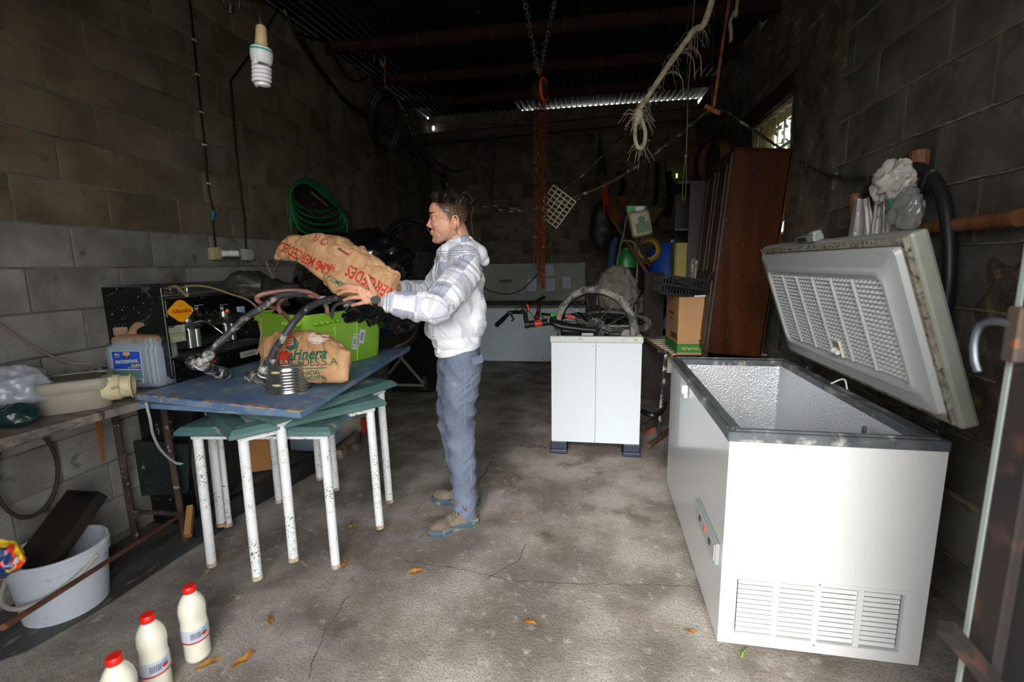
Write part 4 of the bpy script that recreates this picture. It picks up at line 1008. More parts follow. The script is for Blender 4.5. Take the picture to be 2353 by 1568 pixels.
# wheat emblem: red octagon cap with white grid, green ribbon, H base
def emb(vs, fs, c, m, ang=0, lift=.0016, name='emblem'):
    xd_ = xv((650, 800), (700, 797)); xd_ = Matrix.Rotation(ang, 3, zv) @ xd_; return flat_at(name, vs, fs, on1(*c), xd_, zv.cross(xd_), m, s1t, target=s1b, lift=lift)
emb(*polyf([(-.030, -.02), (-.006, -.036), (.026, -.024), (.034, .012), (.012, .034), (-.020, .030), (-.034, .006)]), (673, 790), m_txtg, lift=.0014)
emb(*polyf([(-.026, -.012), (-.006, -.026), (.020, -.014), (.024, .012), (.008, .024), (-.016, .022), (-.028, .004)]), (668, 786), m_txtr, lift=.0022)
for k_ in range(4): emb(*rect(.0022, .036), (662 + k_ * 5, 787 - k_), m_txtw, ang=.2, lift=.003); 
for k_ in range(3): emb(*rect(.036, .0022), (668 + k_, 780 + k_ * 6), m_txtw, ang=.2, lift=.003)
for k_ in range(4): emb(*rect(.004, .03), (655 + k_ * 5, 772 + k_), m_txtr, ang=.25, lift=.002)
emb(*polyf([(-.042, -.045), (-.03, .03), (.02, .034), (.036, .02), (.024, -.045)]), (660, 822), m_txtr, lift=.0016)
emb(*polyf([(.016, -.03), (.024, -.03), (.045, .05), (.036, .05)]), (676, 812), m_txtg, lift=.0022)
for k_ in range(3): emb(*polyf([(-.010, -.01), (0, .012), (.010, -.01), (.007, -.01), (0, .006), (-.007, -.01)]), (643 + k_ * 11, 832), m_txtw, lift=.003)
# round stamp
st_ = flat_at('stamp', *disc(.058, 40, rx=1.0, ry=.62), on1(735, 776), xv((700, 774), (770, 778)), zv.cross(xv((700, 774), (770, 778))), m_txtw, s1t, target=s1b, lift=.0012)
flat_at('stamp_ring', *disc(.058, 40, rx=1.0, ry=.62, inner=.055), on1(735, 776), xv((700, 774), (770, 778)), zv.cross(xv((700, 774), (770, 778))), m_txtr, s1t, target=s1b, lift=.0022)
flat_at('stamp_ring', *disc(.046, 40, rx=1.0, ry=.62, inner=.0445), on1(735, 776), xv((700, 774), (770, 778)), zv.cross(xv((700, 774), (770, 778))), m_txtr, s1t, target=s1b, lift=.0022)
t1('25 Kg.', .018, (737, 766), (700, 764), (770, 768), m_txtr, bold=.0005); t1('PESO NETO AL ENVASADO', .0085, (735, 775), (700, 773), (770, 777), m_txtr); t1('FRACCION 167/76%', .010, (738, 789), (700, 787), (770, 792), m_txtg)

# the sack in the man's hands
o2 = py(777, 605, 2.12); xdir2 = py(905, 660, 2.10) - py(650, 550, 2.20)
zview = (V((0, 0, HC + .12)) - o2).normalized(); ydir = zview.cross(xdir2.normalized())
S2 = Matrix((xdir2.normalized(), ydir.normalized(), xdir2.normalized().cross(ydir.normalized()))).transposed().to_4x4(); S2.translation = o2
def wf2(u):
    pts_ = [(0, .56), (.08, .60), (.2, .62), (.32, .86), (.45, 1.0), (.6, 1.05), (.75, .92), (.9, .78), (1, .62)]
    for (a, va), (b, vb) in zip(pts_[:-1], pts_[1:]):
        if u <= b: return va + (vb - va) * (u - a) / (b - a)
    return .62
def bd2(p, u):
    off = .035 * math.exp(-((u - .02) / .16) ** 2) * -1 + .012 * math.sin(u * 6)
    return V((p.x, p.y + off, p.z))
s2t, s2b = sack('flour_sack', 'large crumpled brown paper flour sack with red lettering held by the man over the tub', S2, .655, .24, .15, seed=9, wfun=wf2, bend=bd2, tfun=lambda u: .35 + .65 * math.sin(PI * min(1, u * 1.05)) ** .6 if u < .95 else .42, amp=.013, nu=130, nv=80)
def t2(txt, size, c, p, q, m, **k):
    y_ = 2.08; xd_ = py(*q, y_) - py(*p, y_); z2 = (V((0, 0, HC)) - py(*c, y_)).normalized(); return text_at('lettering', txt, size, py(*c, y_), xd_, z2.cross(xd_), m, s2t, target=s2b, lift=.0018, **k)
t2('MERCEDES', .078, (858, 652), (905, 677), (822, 630), m_txtr, bold=.0013, sx=.66, spacing=1.05)
t2('HARINAS', .046, (757, 613), (775, 612), (738, 606), m_txtr, bold=.001, sx=.5)
t2('LAS MERCEDES A', .066, (694, 589), (738, 612), (650, 566), m_txtr, bold=.001, sx=.68)
t2('SEMOLA', .034, (782, 652), (800, 662), (756, 638), m_txtg, bold=.0004, sx=.8); t2('®', .035, (752, 648), (760, 652), (744, 644), m_txtg)
t2('O R', .050, (735, 550), (775, 568), (700, 534), m_txtr, sx=.9)
for c, m_ in (((790, 577), m_txtg), ((795, 580), m_txtr)):
    y_ = 2.08; flat_at('lettering', *rect(.05, .010), py(*c, y_), py(830, 600, y_) - py(760, 560, y_), (0, 0, 1), m_, s2t, target=s2b, lift=.002)

# dark bin liner heap behind the sack
o = blob('bin_liner', py(810, 645, 2.75), (.36, .22, .24), m_bag, None, .05, 6, 5, n=90, k=60, rot=Matrix.Rotation(-.35, 3, 'Y')); tag(o, 'big shiny black bin liner bulging up behind the held paper sack', 'plastic bag')
o = blob('bin_liner', py(892, 690, 2.95), (.24, .16, .20), m_bag, None, .03, 7, 8); tag(o, 'black bin liner tail hanging behind the tub, next to the man', 'plastic bag')
# ================================================================== workbench along the left wall
ZW = .855
m_bench = mat('grimy_bench_board', '#7a746b', .8, col2='#57514a', scale=5, stretch=(1, 3, 1), spots=('#3a332c', 12, .58, .7), spots2=('#a08a63', 9, .68, .76), bump=.3)
m_rustpipe = mat('rusted_steel', '#4b382f', .8, .2, col2='#2c2522', scale=12, spots=('#8f8a84', 30, .62, .7))
q0, q1 = pz(0, 1010, ZW), pz(232, 948, ZW); dq = (q1 - q0); dq.z = 0; dq.normalize()
e0, e1 = q0 - dq * .35, q0 + dq * 1.02
bn = thing('workbench', 'grimy grey plank workbench on rusty legs along the left wall', 'workbench', (-2.3, 1.9, 0))
MB().prism([(e0.x, e0.y), (e1.x, e1.y), (e1.x - .02, e1.y + .8), (-2.485, 2.75), (-2.485, 1.0)], ZW - .034, ZW).build('plank', m_bench, bn)
MB().tube([pz(0, 1032, ZW - .02) + V((-.0, 0, .0)), pz(200, 965, ZW - .02)], .012, 4).build('edge_batten', m_bench, bn)
leg1 = [py(248, 955, 2.0), py(258, 1075, 1.98), py(262, 1200, 1.96)]; L1t, L1b = V((-2.40, 1.95, ZW - .03)), V((-2.42, 1.97, 0))
f2 = pz(426, 1245, 0); L2b = V((f2.x, f2.y, 0)); L2t = V((f2.x - .02, f2.y + .0, ZW - .03))
MB().tube([L1b, L1t], .016, 8).build('leg', m_rustpipe, bn, smooth=True); MB().tube([L2b, L2t], .016, 8).build('leg', m_rustpipe, bn, smooth=True)
MB().tube([V((L1b.x, L1b.y, .17)), V((L2b.x, L2b.y, .16))], .012, 8).build('stretcher', m_rustpipe, bn, smooth=True)
MB().tube([V((-2.44, 1.2, 0)), V((-2.44, 1.2, ZW - .03))], .016, 8).build('leg', m_rustpipe, bn, smooth=True)
MB().tube([V((-2.44, 2.7, 0)), V((-2.44, 2.7, ZW - .03))], .016, 8).build('leg', m_rustpipe, bn, smooth=True)
rd0, rd1 = py(8, 1442, .92), V((L2b.x + .02, L2b.y - .012, .17))
o = MB().tube([rd0, rd1], .0095, 8).build('rusty_rod', mat('rust_rod', '#4a2c20', .85, col2='#6b3d28', scale=12), None, smooth=True, loc=(rd0 + rd1) / 2); tag(o, 'long thin rusty steel rod slanting from the floor up to the bench leg', 'rod')
# wooden slat and white cable hanging at the bench's underside
o = MB().box(py(228, 1005, 1.93), (.022, .018, .26), rot=Matrix.Rotation(R(4), 3, 'Y')).build('wooden_stick', mat('orange_wood', '#8a5a33', .7), None, loc=py(228, 1005, 1.93)); tag(o, 'short orange-brown wooden stick hanging under the workbench', 'stick')
o = MB().tube(cr_spline([py(335, 925, 1.72), py(345, 965, 1.74), py(352, 1000, 1.78), py(370, 1035, 1.85), py(400, 1062, 1.95), py(418, 1067, 1.98)], 8), .006, 8).build('cable', mat('pale_cable', '#9ba3a3', .5), None, smooth=True, loc=py(370, 1035, 1.85)); tag(o, 'pale grey cable dangling from the blue panel to the rusty bench leg', 'cable')
o = MB().torus(py(412, 1066, 1.975), (.1, .2, 1), .017, .0018, 16, 5).build('twine', mat('blue_twine', '#4f9fb5', .6), None, loc=py(412, 1066, 1.975)); tag(o, 'bit of light blue twine tied round the rusty bench leg', 'twine')
# dark spattered boards under the bench
m_spat = mat('dark_spattered_board', '#131615', .4, col2='#0c0e0d', scale=3, spots=('#aeb0a8', 12, .66, .70, 4), spots2=('#3d4441', 30, .60, .72), bump=.2)
m_spat2 = mat('green_black_slate', '#26302e', .35, col2='#1a211f', scale=4, spots=('#8f938c', 10, .64, .70, 4), spots2=('#49504c', 40, .60, .72))
for (a, b, c, d), yy, mm, lb in ((((246, 1218), (440, 1245), (432, 925), (252, 925)), 2.13, m_spat, 'tall black paint-spattered board standing under the workbench'), (((250, 1135), (425, 1135), (425, 1022), (258, 1012)), 2.08, m_spat2, 'greenish black slate leaning on the spattered board under the bench')):
    P = [py(*q, yy) for q in (a, b, c, d)]; P = [V((p.x, p.y, max(p.z, .004))) for p in P]; P = [V((max(p.x, -2.47), p.y, p.z)) for p in P]
    o = MB().add(P + [p + V((0, .025, 0)) for p in P], [(0, 1, 2, 3), (7, 6, 5, 4), (0, 4, 5, 1), (1, 5, 6, 2), (2, 6, 7, 3), (3, 7, 4, 0)]).build('dark_board', mm, None, loc=P[0]); tag(o, lb, 'board')
# ring of strapping hanging on the wall under the bench
o = MB().torus(pxx(62, 1090, -2.44), (1, .1, 0), .17, .009, 40, 8, sx=1, u0=(0, 0, 1)).build('hoop', mat('dark_strap', '#2f2a26', .7), None, smooth=True, loc=pxx(70, 1085, -2.44)); tag(o, 'dark thin hoop leaning on the wall beneath the workbench', 'hoop')
for v in o.data.vertices: v.co.z *= 1.15; v.co.y *= .75
# wooden debris under the tables
m_debr = mat('dirty_timber', '#2b2a28', .8, col2='#443c33', scale=6, stretch=(1, 6, 1))
def bar(a, b, w, h, name, m, label, cat):
    a, b = V(a), V(b); d = b - a; M = frame((a + b) / 2, d); o = MB(M).box((0, 0, 0), (d.length, w, h), bev=min(w, h) * .1).build(name, m, None, loc=(a + b) / 2); tag(o, label, cat); return o
bar(pz(440, 1215, .06), pz(735, 1058, .06), .06, .12, 'timber_beam', mat('black_timber', '#17181a', .5, col2='#26282a', scale=8), 'black painted timber beam lying behind the table legs', 'beam')
bar(pz(447, 1095, .30), pz(560, 1010, .30), .02, .5, 'plywood_offcut', m_debr, 'dark speckled board offcut standing behind the left table legs', 'board')
o = MB().box(pz(610, 1040, .25) , (.22, .02, .24), rot=Matrix.Rotation(.5, 3, 'Z')).build('cardboard_piece', mat('torn_cardboard', '#a5713d', .8), None, loc=pz(610, 1040, .25)); tag(o, 'torn piece of orange-brown cardboard behind the table legs', 'cardboard')
bar(pz(432, 1232, .10), pz(438, 1165, .2) , .03, .05, 'wood_offcut', mat('yellow_offcut', '#8d6a38', .8), 'yellowish splintered wood offcut standing by the rusty bench leg', 'wood')
# small rusty-flecked white fridge case behind the tables
fc = thing('fridge_case', 'small pale metal appliance case flecked with rust, behind the stacked tables', 'appliance', py(705, 1065, 3.1))
p0_, p1_ = py(664, 1068, 3.15), py(748, 1068, 3.15)
MB().box(((p0_.x + p1_.x) / 2, 3.40, .33), (p1_.x - p0_.x, .45, .62), bev=.015).build('case', mat('rusty_white_case', '#9fb0c2', .5, spots=('#6d4a35', 26, .62, .68, 4)), fc)
for x in (p0_.x + .04, p1_.x - .04): MB().cyl((x, 3.25, .022), (x + .02, 3.25, .022), .02, n=12).build('caster', m_black, fc)
tr = thing('tipped_tray', 'dirty cream tray with a caster wheel, tipped behind the right table legs', 'tray', pz(805, 1025, .05))
MB().grid(lambda u, v: py(770 + 75 * u, 915 + 70 * v + 30 * (1 - u) * v * v, 3.35 + .1 * math.sin(u * 3)) , 12, 12).build('panel', mat('dirty_cream', '#b9a78c', .7, col2='#8a8f9a', scale=5, spots=('#6b5138', 9, .6, .7)), tr, smooth=True)
bar_ = MB(frame(pz(800, 1022, .10), pz(835, 985, .1) - pz(770, 1055, .1))).box((0, 0, 0), (.40, .05, .07), bev=.008).build('base_board', mat('peeling_board', '#a08b75', .8, col2='#5b4b3e', scale=14), tr)
c = pz(822, 1028, .03); MB().cyl(c + V((-.02, 0, 0)), c + V((.02, 0, 0)), .035, n=14).build('caster', mat('mud_caster', '#6d645b', .9), tr)
MB().box(pz(832, 975, .28) + V((0, .02, -.02)), (.03, .03, .12), bev=.004).build('red_bracket', m_red, tr)

# ================================================================== espresso machine
m_gran = mat('black_speckled_laminate', '#0c0e0f', .22, spots=('#b9bfc0', 75, .69, .73, 2), spots2=('#3d4446', 14, .60, .74))
m_fas = mat('machine_fascia', '#0a0c0f', .2, spots=('#b9bfc0', 85, .70, .74, 2))
em = thing('espresso_machine', 'old black and chrome espresso machine covered in dust specks on the workbench', 'coffee machine', (-2.1, 2.3, ZW))
EO = V((py(388, 760, 2.03).x, 2.03, ZW + .055)); EM = frame(EO, (.05, .70, 0)); EW, ED, EH = .72, .385, .46
def fl(px_, py_, off=0.0):
    """pixel -> local (x, z) on the machine's front plane"""
    nrm = -V(EM.col[1][:3]); r = ray(px_, py_); o_ = V((0, 0, HC)); P0 = EO + nrm * off; t = (P0 - o_).dot(nrm) / r.dot(nrm); p = EM.inverted() @ (o_ + r * t); return p
MB(EM).box((-.006, ED / 2, EH / 2), (.014, ED, EH), bev=.003).build('side_panel', m_gran, em)
MB(EM).box((EW + .006, ED / 2, EH / 2 - .01), (.014, ED, EH - .02), bev=.003).build('side_panel', m_gran, em)
MB(EM).box((EW / 2, ED - .02, EH / 2), (EW, .03, EH - .03)).box((EW / 2, ED / 2 + .1, .05), (EW, ED - .24, .09)).build('back_body', m_gran, em)
MB(EM).box((EW / 2, .10, .38 - .03), (EW, .20, .095), bev=.004).build('fascia', m_fas, em)
MB(EM).box((EW / 2, .15, EH - .045), (EW, .34, .008)).box((EW / 2, .012, EH - .06), (EW, .008, .012)).box((EW / 2, .012, EH - .008), (EW, .008, .008)).build('cup_tray', m_chrome, em)
MB(EM).box((EW / 2, .28, EH - .02), (EW, .006, .06)).build('chrome_back_rail', m_chrome, em)
MB(EM).box((EW / 2, .22, .20), (EW - .02, .015, .25)).build('splash_panel', mat('brushed_steel', '#4b4c4e', .3, .9, spots=('#b9bfc0', 60, .70, .73, 2)), em)
MB(EM).box((EW / 2, .02, .035), (EW, .04, .10), bev=.004).build('lower_fascia', m_fas, em)
MB(EM).box((EW / 2, .06, .085), (EW - .06, .22, .012), bev=.003).build('drip_tray', mat('drip_grid', '#3a3c3e', .35, .7), em)
for i in range(16): MB(EM).box((.06 + i * .04, .05, .094), (.006, .18, .004)).build('grid_bar', m_chrome, em)
# badge, icons, lamp, gauge, labels
def front_poly(name, vs, fs, c, m, off=.002, par=em, sc=1.0):
    p = fl(*c); o_ = EM @ V((p.x, -off, p.z)); return flat_at(name, [v * sc for v in vs], fs, o_, EM.to_3x3() @ V((1, 0, 0)), (0, 0, 1), m, par)
m_yel = mat('badge_yellow', '#e39a12', .4); m_badr = mat('badge_red', '#b3301a', .5); m_whi = mat('print_white', '#dfe2e2', .5)
def rdiamond(r, n=8):
    P = []
    for q in range(4):
        a = PI / 2 * q; c_ = V((math.cos(a), math.sin(a), 0)) * r * .64
        for k in range(n): t_ = a - PI / 4 + PI / 2 * k / (n - 1); P.append(c_ + V((math.cos(t_), math.sin(t_), 0)) * r * .40)
    return P
pp = fl(414, 715); bo = EM @ V((pp.x, -.004, pp.z)); bg_ = thing  # badge position
bvs = [V((v.x * 1.25, v.y, 0)) for v in rdiamond(.055)]; k = len(bvs)
mb = MB(frame(bo, EM.to_3x3() @ V((1, 0, 0)))); mb.add([V((v.x, .003, v.y)) for v in bvs] + [V((v.x, -.003, v.y)) for v in bvs], [tuple(range(k)), tuple(range(k, 2 * k))[::-1]] + [(i, (i + 1) % k, k + (i + 1) % k, k + i) for i in range(k)])
bd_ = mb.build('badge', m_yel, em)
text_at('badge_lettering', 'Alhambra', .029, bo + EM.to_3x3() @ V((0, -.0045, 0)), EM.to_3x3() @ V((1, .0, 0)), (0, 0, 1), m_badr, bd_, bold=.0009, shear=.25, sx=.95)
text_at('badge_lettering', '***', .02, bo + EM.to_3x3() @ V((0, -.0045, .024)), EM.to_3x3() @ V((1, .0, 0)), (0, 0, 1), m_badr, bd_)
for c in ((451, 711), (509, 709)):
    front_poly('icon', *rect(.022, .003), c, m_whi); p = c
    for dx_, dz_, w_, h_ in ((-.009, 0, .0022, .04), (.009, 0, .0022, .04), (0, .02, .02, .0022), (0, -.02, .02, .0022), (.03, .021, .03, .002)):
        q = fl(*c); flat_at('icon', *rect(w_, h_), EM @ V((q.x + dx_, -.002, q.z + dz_)), EM.to_3x3() @ V((1, 0, 0)), (0, 0, 1), m_whi, em)
    q = fl(*c); flat_at('icon', *rect(.008, .016), EM @ V((q.x, -.002, q.z)), EM.to_3x3() @ V((1, 0, 0)), (0, 0, 1), m_whi, em)
q = fl(522, 715); MB(EM).lathe([(.012, 0), (.012, .004), (.008, .008), (0, .009)], (q.x, 0, q.z), (0, -1, 0), 20).build('orange_lamp', mat('orange_lens', '#e0641a', .25), em, smooth=True)
q = fl(552, 714); ga = MB(EM).box((q.x, -.005, q.z), (.055, .012, .05), bev=.006).build('pressure_gauge', mat('gauge_face', '#9fb6cf', .35), em)
for a in range(8): t_ = a * PI / 4; MB(EM).box((q.x + .018 * math.cos(t_), -.0115, q.z + .017 * math.sin(t_)), (.004, .001, .004)).build('gauge_mark', m_black, ga)
MB(EM).box((q.x, -.0115, q.z), (.022, .001, .0025), rot=Matrix.Rotation(.7, 3, 'Y')).build('gauge_needle', m_black, ga)
q = fl(437, 725); MB(EM).box((q.x, -.002, q.z + .0), (.002, .002, .09)).build('fascia_seam', m_chrome, em)
q = fl(412, 765, -.17); q1_ = fl(413, 768, 0)
lb = MB(EM).box((q1_.x, .02, q1_.z), (.10, .003, .085)).build('instruction_label', mat('olive_label', '#8f9171', .5), em)
MB(EM).box((q1_.x, .018, q1_.z + .026), (.098, .002, .036)).build('label_top', mat('label_top', '#a9aca0', .5), lb)
for i in range(5): MB(EM).box((q1_.x - .005, .0165, q1_.z + .035 - i * .007), (.075 - i * .006, .001, .0016)).build('label_line', m_black, lb)
MB(EM).box((q1_.x - .025, .0165, q1_.z + .04), (.03, .001, .006)).build('label_line', m_black, lb)
for i, (dx_, dz_) in enumerate(((-.02, -.02), (.01, -.02), (-.005, -.03), (.03, -.022), (.03, -.032))): MB(EM).box((q1_.x + dx_, .0175, q1_.z + dz_), (.016, .001, .0025)).build('label_line', m_whi, lb)
# group heads with portafilters, cups
for gx, n_ in (((fl(462, 750).x), 0), (fl(545, 750).x, 1)):
    g = MB(EM).lathe([(.045, .04), (.048, .0), (.046, -.02), (.036, -.03), (.034, -.05), (.0, -.05)], (gx, .09, .27), (0, 0, 1), 28).build('group_head', m_chrome, em, smooth=True, sharp=50)
    MB(EM).cyl((gx - .06, .09, .25), (gx + .07, .09, .25), .034, n=20).build('chrome_collar', m_chrome, g, smooth=True)
    MB(EM).lathe([(.018, 0), (.021, .02), (.020, .09), (.012, .10)], (gx, .03, .275), V((.1, -1, -.12)), 14).build('portafilter_handle', m_black, g, smooth=True)
    for dx_ in (-.022, .022):
        MB(EM).cyl((gx + dx_, .06, .22), (gx + dx_, .06, .12), .019, n=16).cyl((gx + dx_, .06, .175), (gx + dx_, .06, .17), .0215, n=16).build('spout_cup', m_chrome, g, smooth=True)
h_ = fl(462, 722); MB(EM).lathe([(.012, -.05), (.03, -.045), (.034, 0), (.032, .04), (.02, .055), (0, .058)], (h_.x, -.03, h_.z), (1, -.1, 0), 16).build('steam_knob', m_fas, em, smooth=True)
MB(EM).tube(cr_spline([EM.inverted() @ py(445, 742, 2.02), EM.inverted() @ py(470, 738, 2.05), EM.inverted() @ py(490, 750, 2.1), EM.inverted() @ py(512, 766, 2.12)], 6), .004, 8).build('steam_wand', m_chrome, em, smooth=True)
for c, lbl in (((428, 668), 0), ((465, 675), 1)):
    q = fl(*c); MB(EM).lathe([(.035, 0), (.03, .012), (.012, .018), (.010, .03), (.016, .034)] if lbl == 0 else [(.02, 0), (.014, .005), (.014, .025), (.008, .03), (.008, .04)], (q.x, .10, EH - .04), (0, 0, 1), 18).build('valve_top', m_chrome, em, smooth=True)
text_at('maker_plate_lettering', 'Iruñesa', .030, EM @ V((fl(572, 822).x, -.006, .028)), EM.to_3x3() @ V((1, 0, 0)), (0, 0, 1), m_black, MB(EM).box((fl(572, 822).x, -.003, .028), (.13, .004, .036)).build('maker_plate', mat('plate', '#a9a9a2', .4), em))
q = fl(490, 829); MB(EM).box((q.x, -.002, .028), (.07, .003, .045)).build('logo_plate', mat('dark_blue_plate', '#222a3c', .4), em)
flat_at('logo_mark', *polyf([(-.03, -.006), (.02, .012), (.008, -.008)]), EM @ V((q.x, -.0045, .032)), EM.to_3x3() @ V((1, 0, 0)), (0, 0, 1), m_red, em)
for x in (.05, EW - .05): MB(EM).cyl((x, .06, -.055), (x, .06, 0), .018, n=12).cyl((x, .38, -.055), (x, .38, 0), .018, n=12).build('foot', m_black, em)
# thin brown tubes over the machine
for pts, r_, lb in ((((389, 662, 2.12), (405, 659, 2.1), (420, 672, 2.08), (430, 680, 2.06)), .008, 'short fat brown tube on the coffee machine\'s cup tray'),
                    (((412, 664, 2.15), (440, 657, 2.15), (480, 660, 2.15), (530, 676, 2.15), (570, 690, 2.12), (595, 715, 2.1), (601, 750, 2.1), (598, 790, 2.1), (590, 815, 2.08)), .005, 'long thin brown tube arching over the coffee machine and down beside the green tub')):
    P = [py(*p) for p in pts]; o = MB().tube(cr_spline(P, 8), r_, 8).build('brown_tube', mat('brown_tube', '#8a7256', .5), None, smooth=True, loc=P[2]); tag(o, lb, 'tube')
# dusty black sack on top and behind the machine
o = blob('rag', py(572, 655, 2.42), (.10, .10, .06), m_bagd, None, .02, 11, 12); tag(o, 'dusty black rubber rag heaped on top of the coffee machine', 'rag')
o = blob('rag', py(628, 668, 2.52), (.20, .11, .045), m_bagd, None, .02, 10, 15); tag(o, 'dusty grey-black cloth lying behind the hoses, next to the heaped rag', 'rag')
o = MB().tube([py(611, 603, 2.6), py(630, 645, 2.55)], .006, 6).build('cane', mat('cane', '#7b6e5a', .8), None, loc=py(620, 620, 2.6)); tag(o, 'thin cane leaning on the wall behind the dusty rag', 'cane')
o = MB().tube([py(648, 580, 2.45), py(640, 605, 2.45), py(630, 625, 2.45)], .016, 6, flat=.35).build('strap', mat('brown_strap', '#5a5046', .8), None, loc=py(640, 605, 2.45)); tag(o, 'brown webbing strap hanging below the left end of the held sack', 'strap')

# ================================================================== jerrycan
jb = pz(313, 893, ZW); 
JM = frame(V((jb.x + .005, jb.y + .06, ZW)), (1, .13, 0)); JWd, JD, JH = .285, .16, .33
mb = MB()
mb.box((0, 0, .115), (JWd, JD, .23), bev=.03); mb.box((.015, 0, .245), (JWd * .88, JD * .92, .06), bev=.028); mb.ball((-.05, 0, .225), (.085, JD * .45, .05), 20, 12)
mb.tube(cr_spline([(-.045, 0, .27), (-.01, 0, .315), (.04, 0, .325), (.085, 0, .315), (.108, 0, .27), (.11, 0, .23)], 6), .021, 12)
mb.cyl((-.098, 0, .22), (-.098, 0, .30), .03, .026, 18)
me = remesh(mb, .0055, 4, 'jerry'); 
for v in me.vertices:
    p = v.co; dx_ = abs(p.x) - JWd / 2 + .03
    if p.x > .07 and .03 < p.z < .27: v.co.y += .003 * math.sin(p.x * 260) * (1 if p.y > 0 else -1)
me.transform(JM)
jc = thing('jerrycan', 'big translucent blue-grey jerrycan with a blue label, dusty brown on top', 'jerrycan', (JM.translation.x, JM.translation.y, ZW))
m_jerry = mat('cloudy_polythene', '#98a6b3', .35, sss=0, trans=.1, col2='#8895a3', scale=3)
nt = m_jerry.node_tree; nd, lk = nt.nodes, nt.links   # brown dust settled on upward-facing parts of the can's shoulder
geo = nd.new('ShaderNodeTexCoord'); sp_ = nd.new('ShaderNodeSeparateXYZ'); lk.new(geo.outputs['Object'], sp_.inputs[0])
nz_ = nd.new('ShaderNodeTexNoise'); nz_.inputs['Scale'].default_value = 22; nz_.inputs['Detail'].default_value = 5; lk.new(geo.outputs['Object'], nz_.inputs[0])
m1 = nd.new('ShaderNodeMath'); m1.operation = 'MULTIPLY_ADD'; m1.inputs[1].default_value = .12; lk.new(nz_.outputs[0], m1.inputs[0]); lk.new(sp_.outputs['Z'], m1.inputs[2])
mr_ = nd.new('ShaderNodeMapRange'); mr_.inputs[1].default_value = .295; mr_.inputs[2].default_value = .325; lk.new(m1.outputs[0], mr_.inputs[0])
mx_ = nd.new('ShaderNodeMix'); mx_.data_type = 'RGBA'; mx_.inputs[7].default_value = lin('#9a7d64'); src = nd['Principled BSDF'].inputs['Base Color'].links[0].from_socket
lk.new(mr_.outputs[0], mx_.inputs[0]); lk.new(src, mx_.inputs[6]); lk.new(mx_.outputs[2], nd['Principled BSDF'].inputs['Base Color'])
jbody = mesh_obj('body', me, m_jerry, jc)
mb = MB(JM); mb.lathe([(.032, .272), (.033, .276), (.033, .305), (.030, .312), (0, .312)], (-.098, 0, 0), (0, 0, 1), 24); mb.build('cap', mat('dusty_cap', '#a58b76', .8, col2='#7d6450', scale=18), jc, smooth=True)
JX, JN = JM.to_3x3() @ V((1, 0, 0)), JM.to_3x3() @ V((0, -1, 0))
def jflat(name, vs, fs, x, z, m, par, lift): return flat_at(name, vs, fs, JM @ V((x, -JD / 2 - lift, z)), JX, (0, 0, 1), m, par)
m_lblb = mat('label_blue', '#2a4fc0', .4); m_lblw = mat('label_white', '#d8dde2', .4)
lab = jflat('label', *rect(.150, .165), -.018, .118, m_lblw, jc, .0035); tag(lab, 'blue and white printed label')
jflat('label_field', *rect(.144, .092), -.018, .152, m_lblb, lab, .0042); jflat('label_field', *rect(.144, .045), -.018, .055 + .025, mat('label_teal', '#5f8c8c', .4), lab, .0040)
jflat('label_field', *rect(.035, .018), -.014, .186, mat('label_orange', '#e0a878', .4), lab, .005); jflat('label_field', *rect(.035, .012), -.014, .171, mat('label_darkblue', '#1d2c6b', .4), lab, .005)
def jtext(t_, s_, x, z, m, **k): return text_at('label_lettering', t_, s_, JM @ V((x, -JD / 2 - .0058, z)), JX + V((0, 0, .07)), (0, 0, 1), m, lab, **k)
m_yl = mat('label_yellow', '#d8d43a', .4)
jtext('PROFESSIONAL', .0215, -.016, .146, m_lblw, bold=.0012, sx=.8); jtext('PROFESSIONAL', .0205, -.0165, .1465, m_black, bold=.0004, sx=.8)
jtext('LÍQUIDO', .0125, .028, .128, m_yl, bold=.0006); jtext('DE REFRIGERACIÓN', .008, .02, .117, m_yl, bold=.0003); jtext('PRO', .012, -.062, .182, m_yl, bold=.0006); jtext('ANTIGEL', .007, -.062, .171, m_yl); jtext('30%', .0095, -.014, .171, m_whi)
for i in range(5): jflat('label_line', *rect(.12 - .01 * (i % 3), .0015), -.024, .108 - i * .0045 if i < 2 else .060 - i * .005, m_whi if i < 2 else m_black, lab, .005)
for i in range(9): jflat('barcode', *rect(.0018 + .001 * (i % 2), .018), .018 + i * .0035, .046, m_black, lab, .005)

# ================================================================== beige plastic box with a grille and a round port
gb0, gb1 = pz(78, 962, ZW), pz(262, 935, ZW)
GX = (gb1 - gb0); GL = GX.length; gm = (gb0 + gb1) / 2
GM = frame(gm, GX); print('grille box', GL, gm)
gbx = thing('beige_housing', 'stained beige plastic housing with a grille top and a round port, on the workbench', 'housing', gm)
m_beige = mat('stained_beige', '#8f897a', .5, col2='#7b7568', scale=4, spots=('#6b4a22', 5, .60, .74, 5), spots2=('#d8d4c6', 14, .68, .74))
def rr(w, d, r, z, n=6, cx_=0, cy_=0):
    out = []
    for ax, ay, s0 in ((w / 2 - r, d / 2 - r, 0), (-w / 2 + r, d / 2 - r, 90), (-w / 2 + r, -d / 2 + r, 180), (w / 2 - r, -d / 2 + r, 270)):
        for q in range(n): t_ = R(s0 + 90 * q / (n - 1)); out.append(V((cx_ + ax + r * math.cos(t_), cy_ + ay + r * math.sin(t_), z)))
    return out
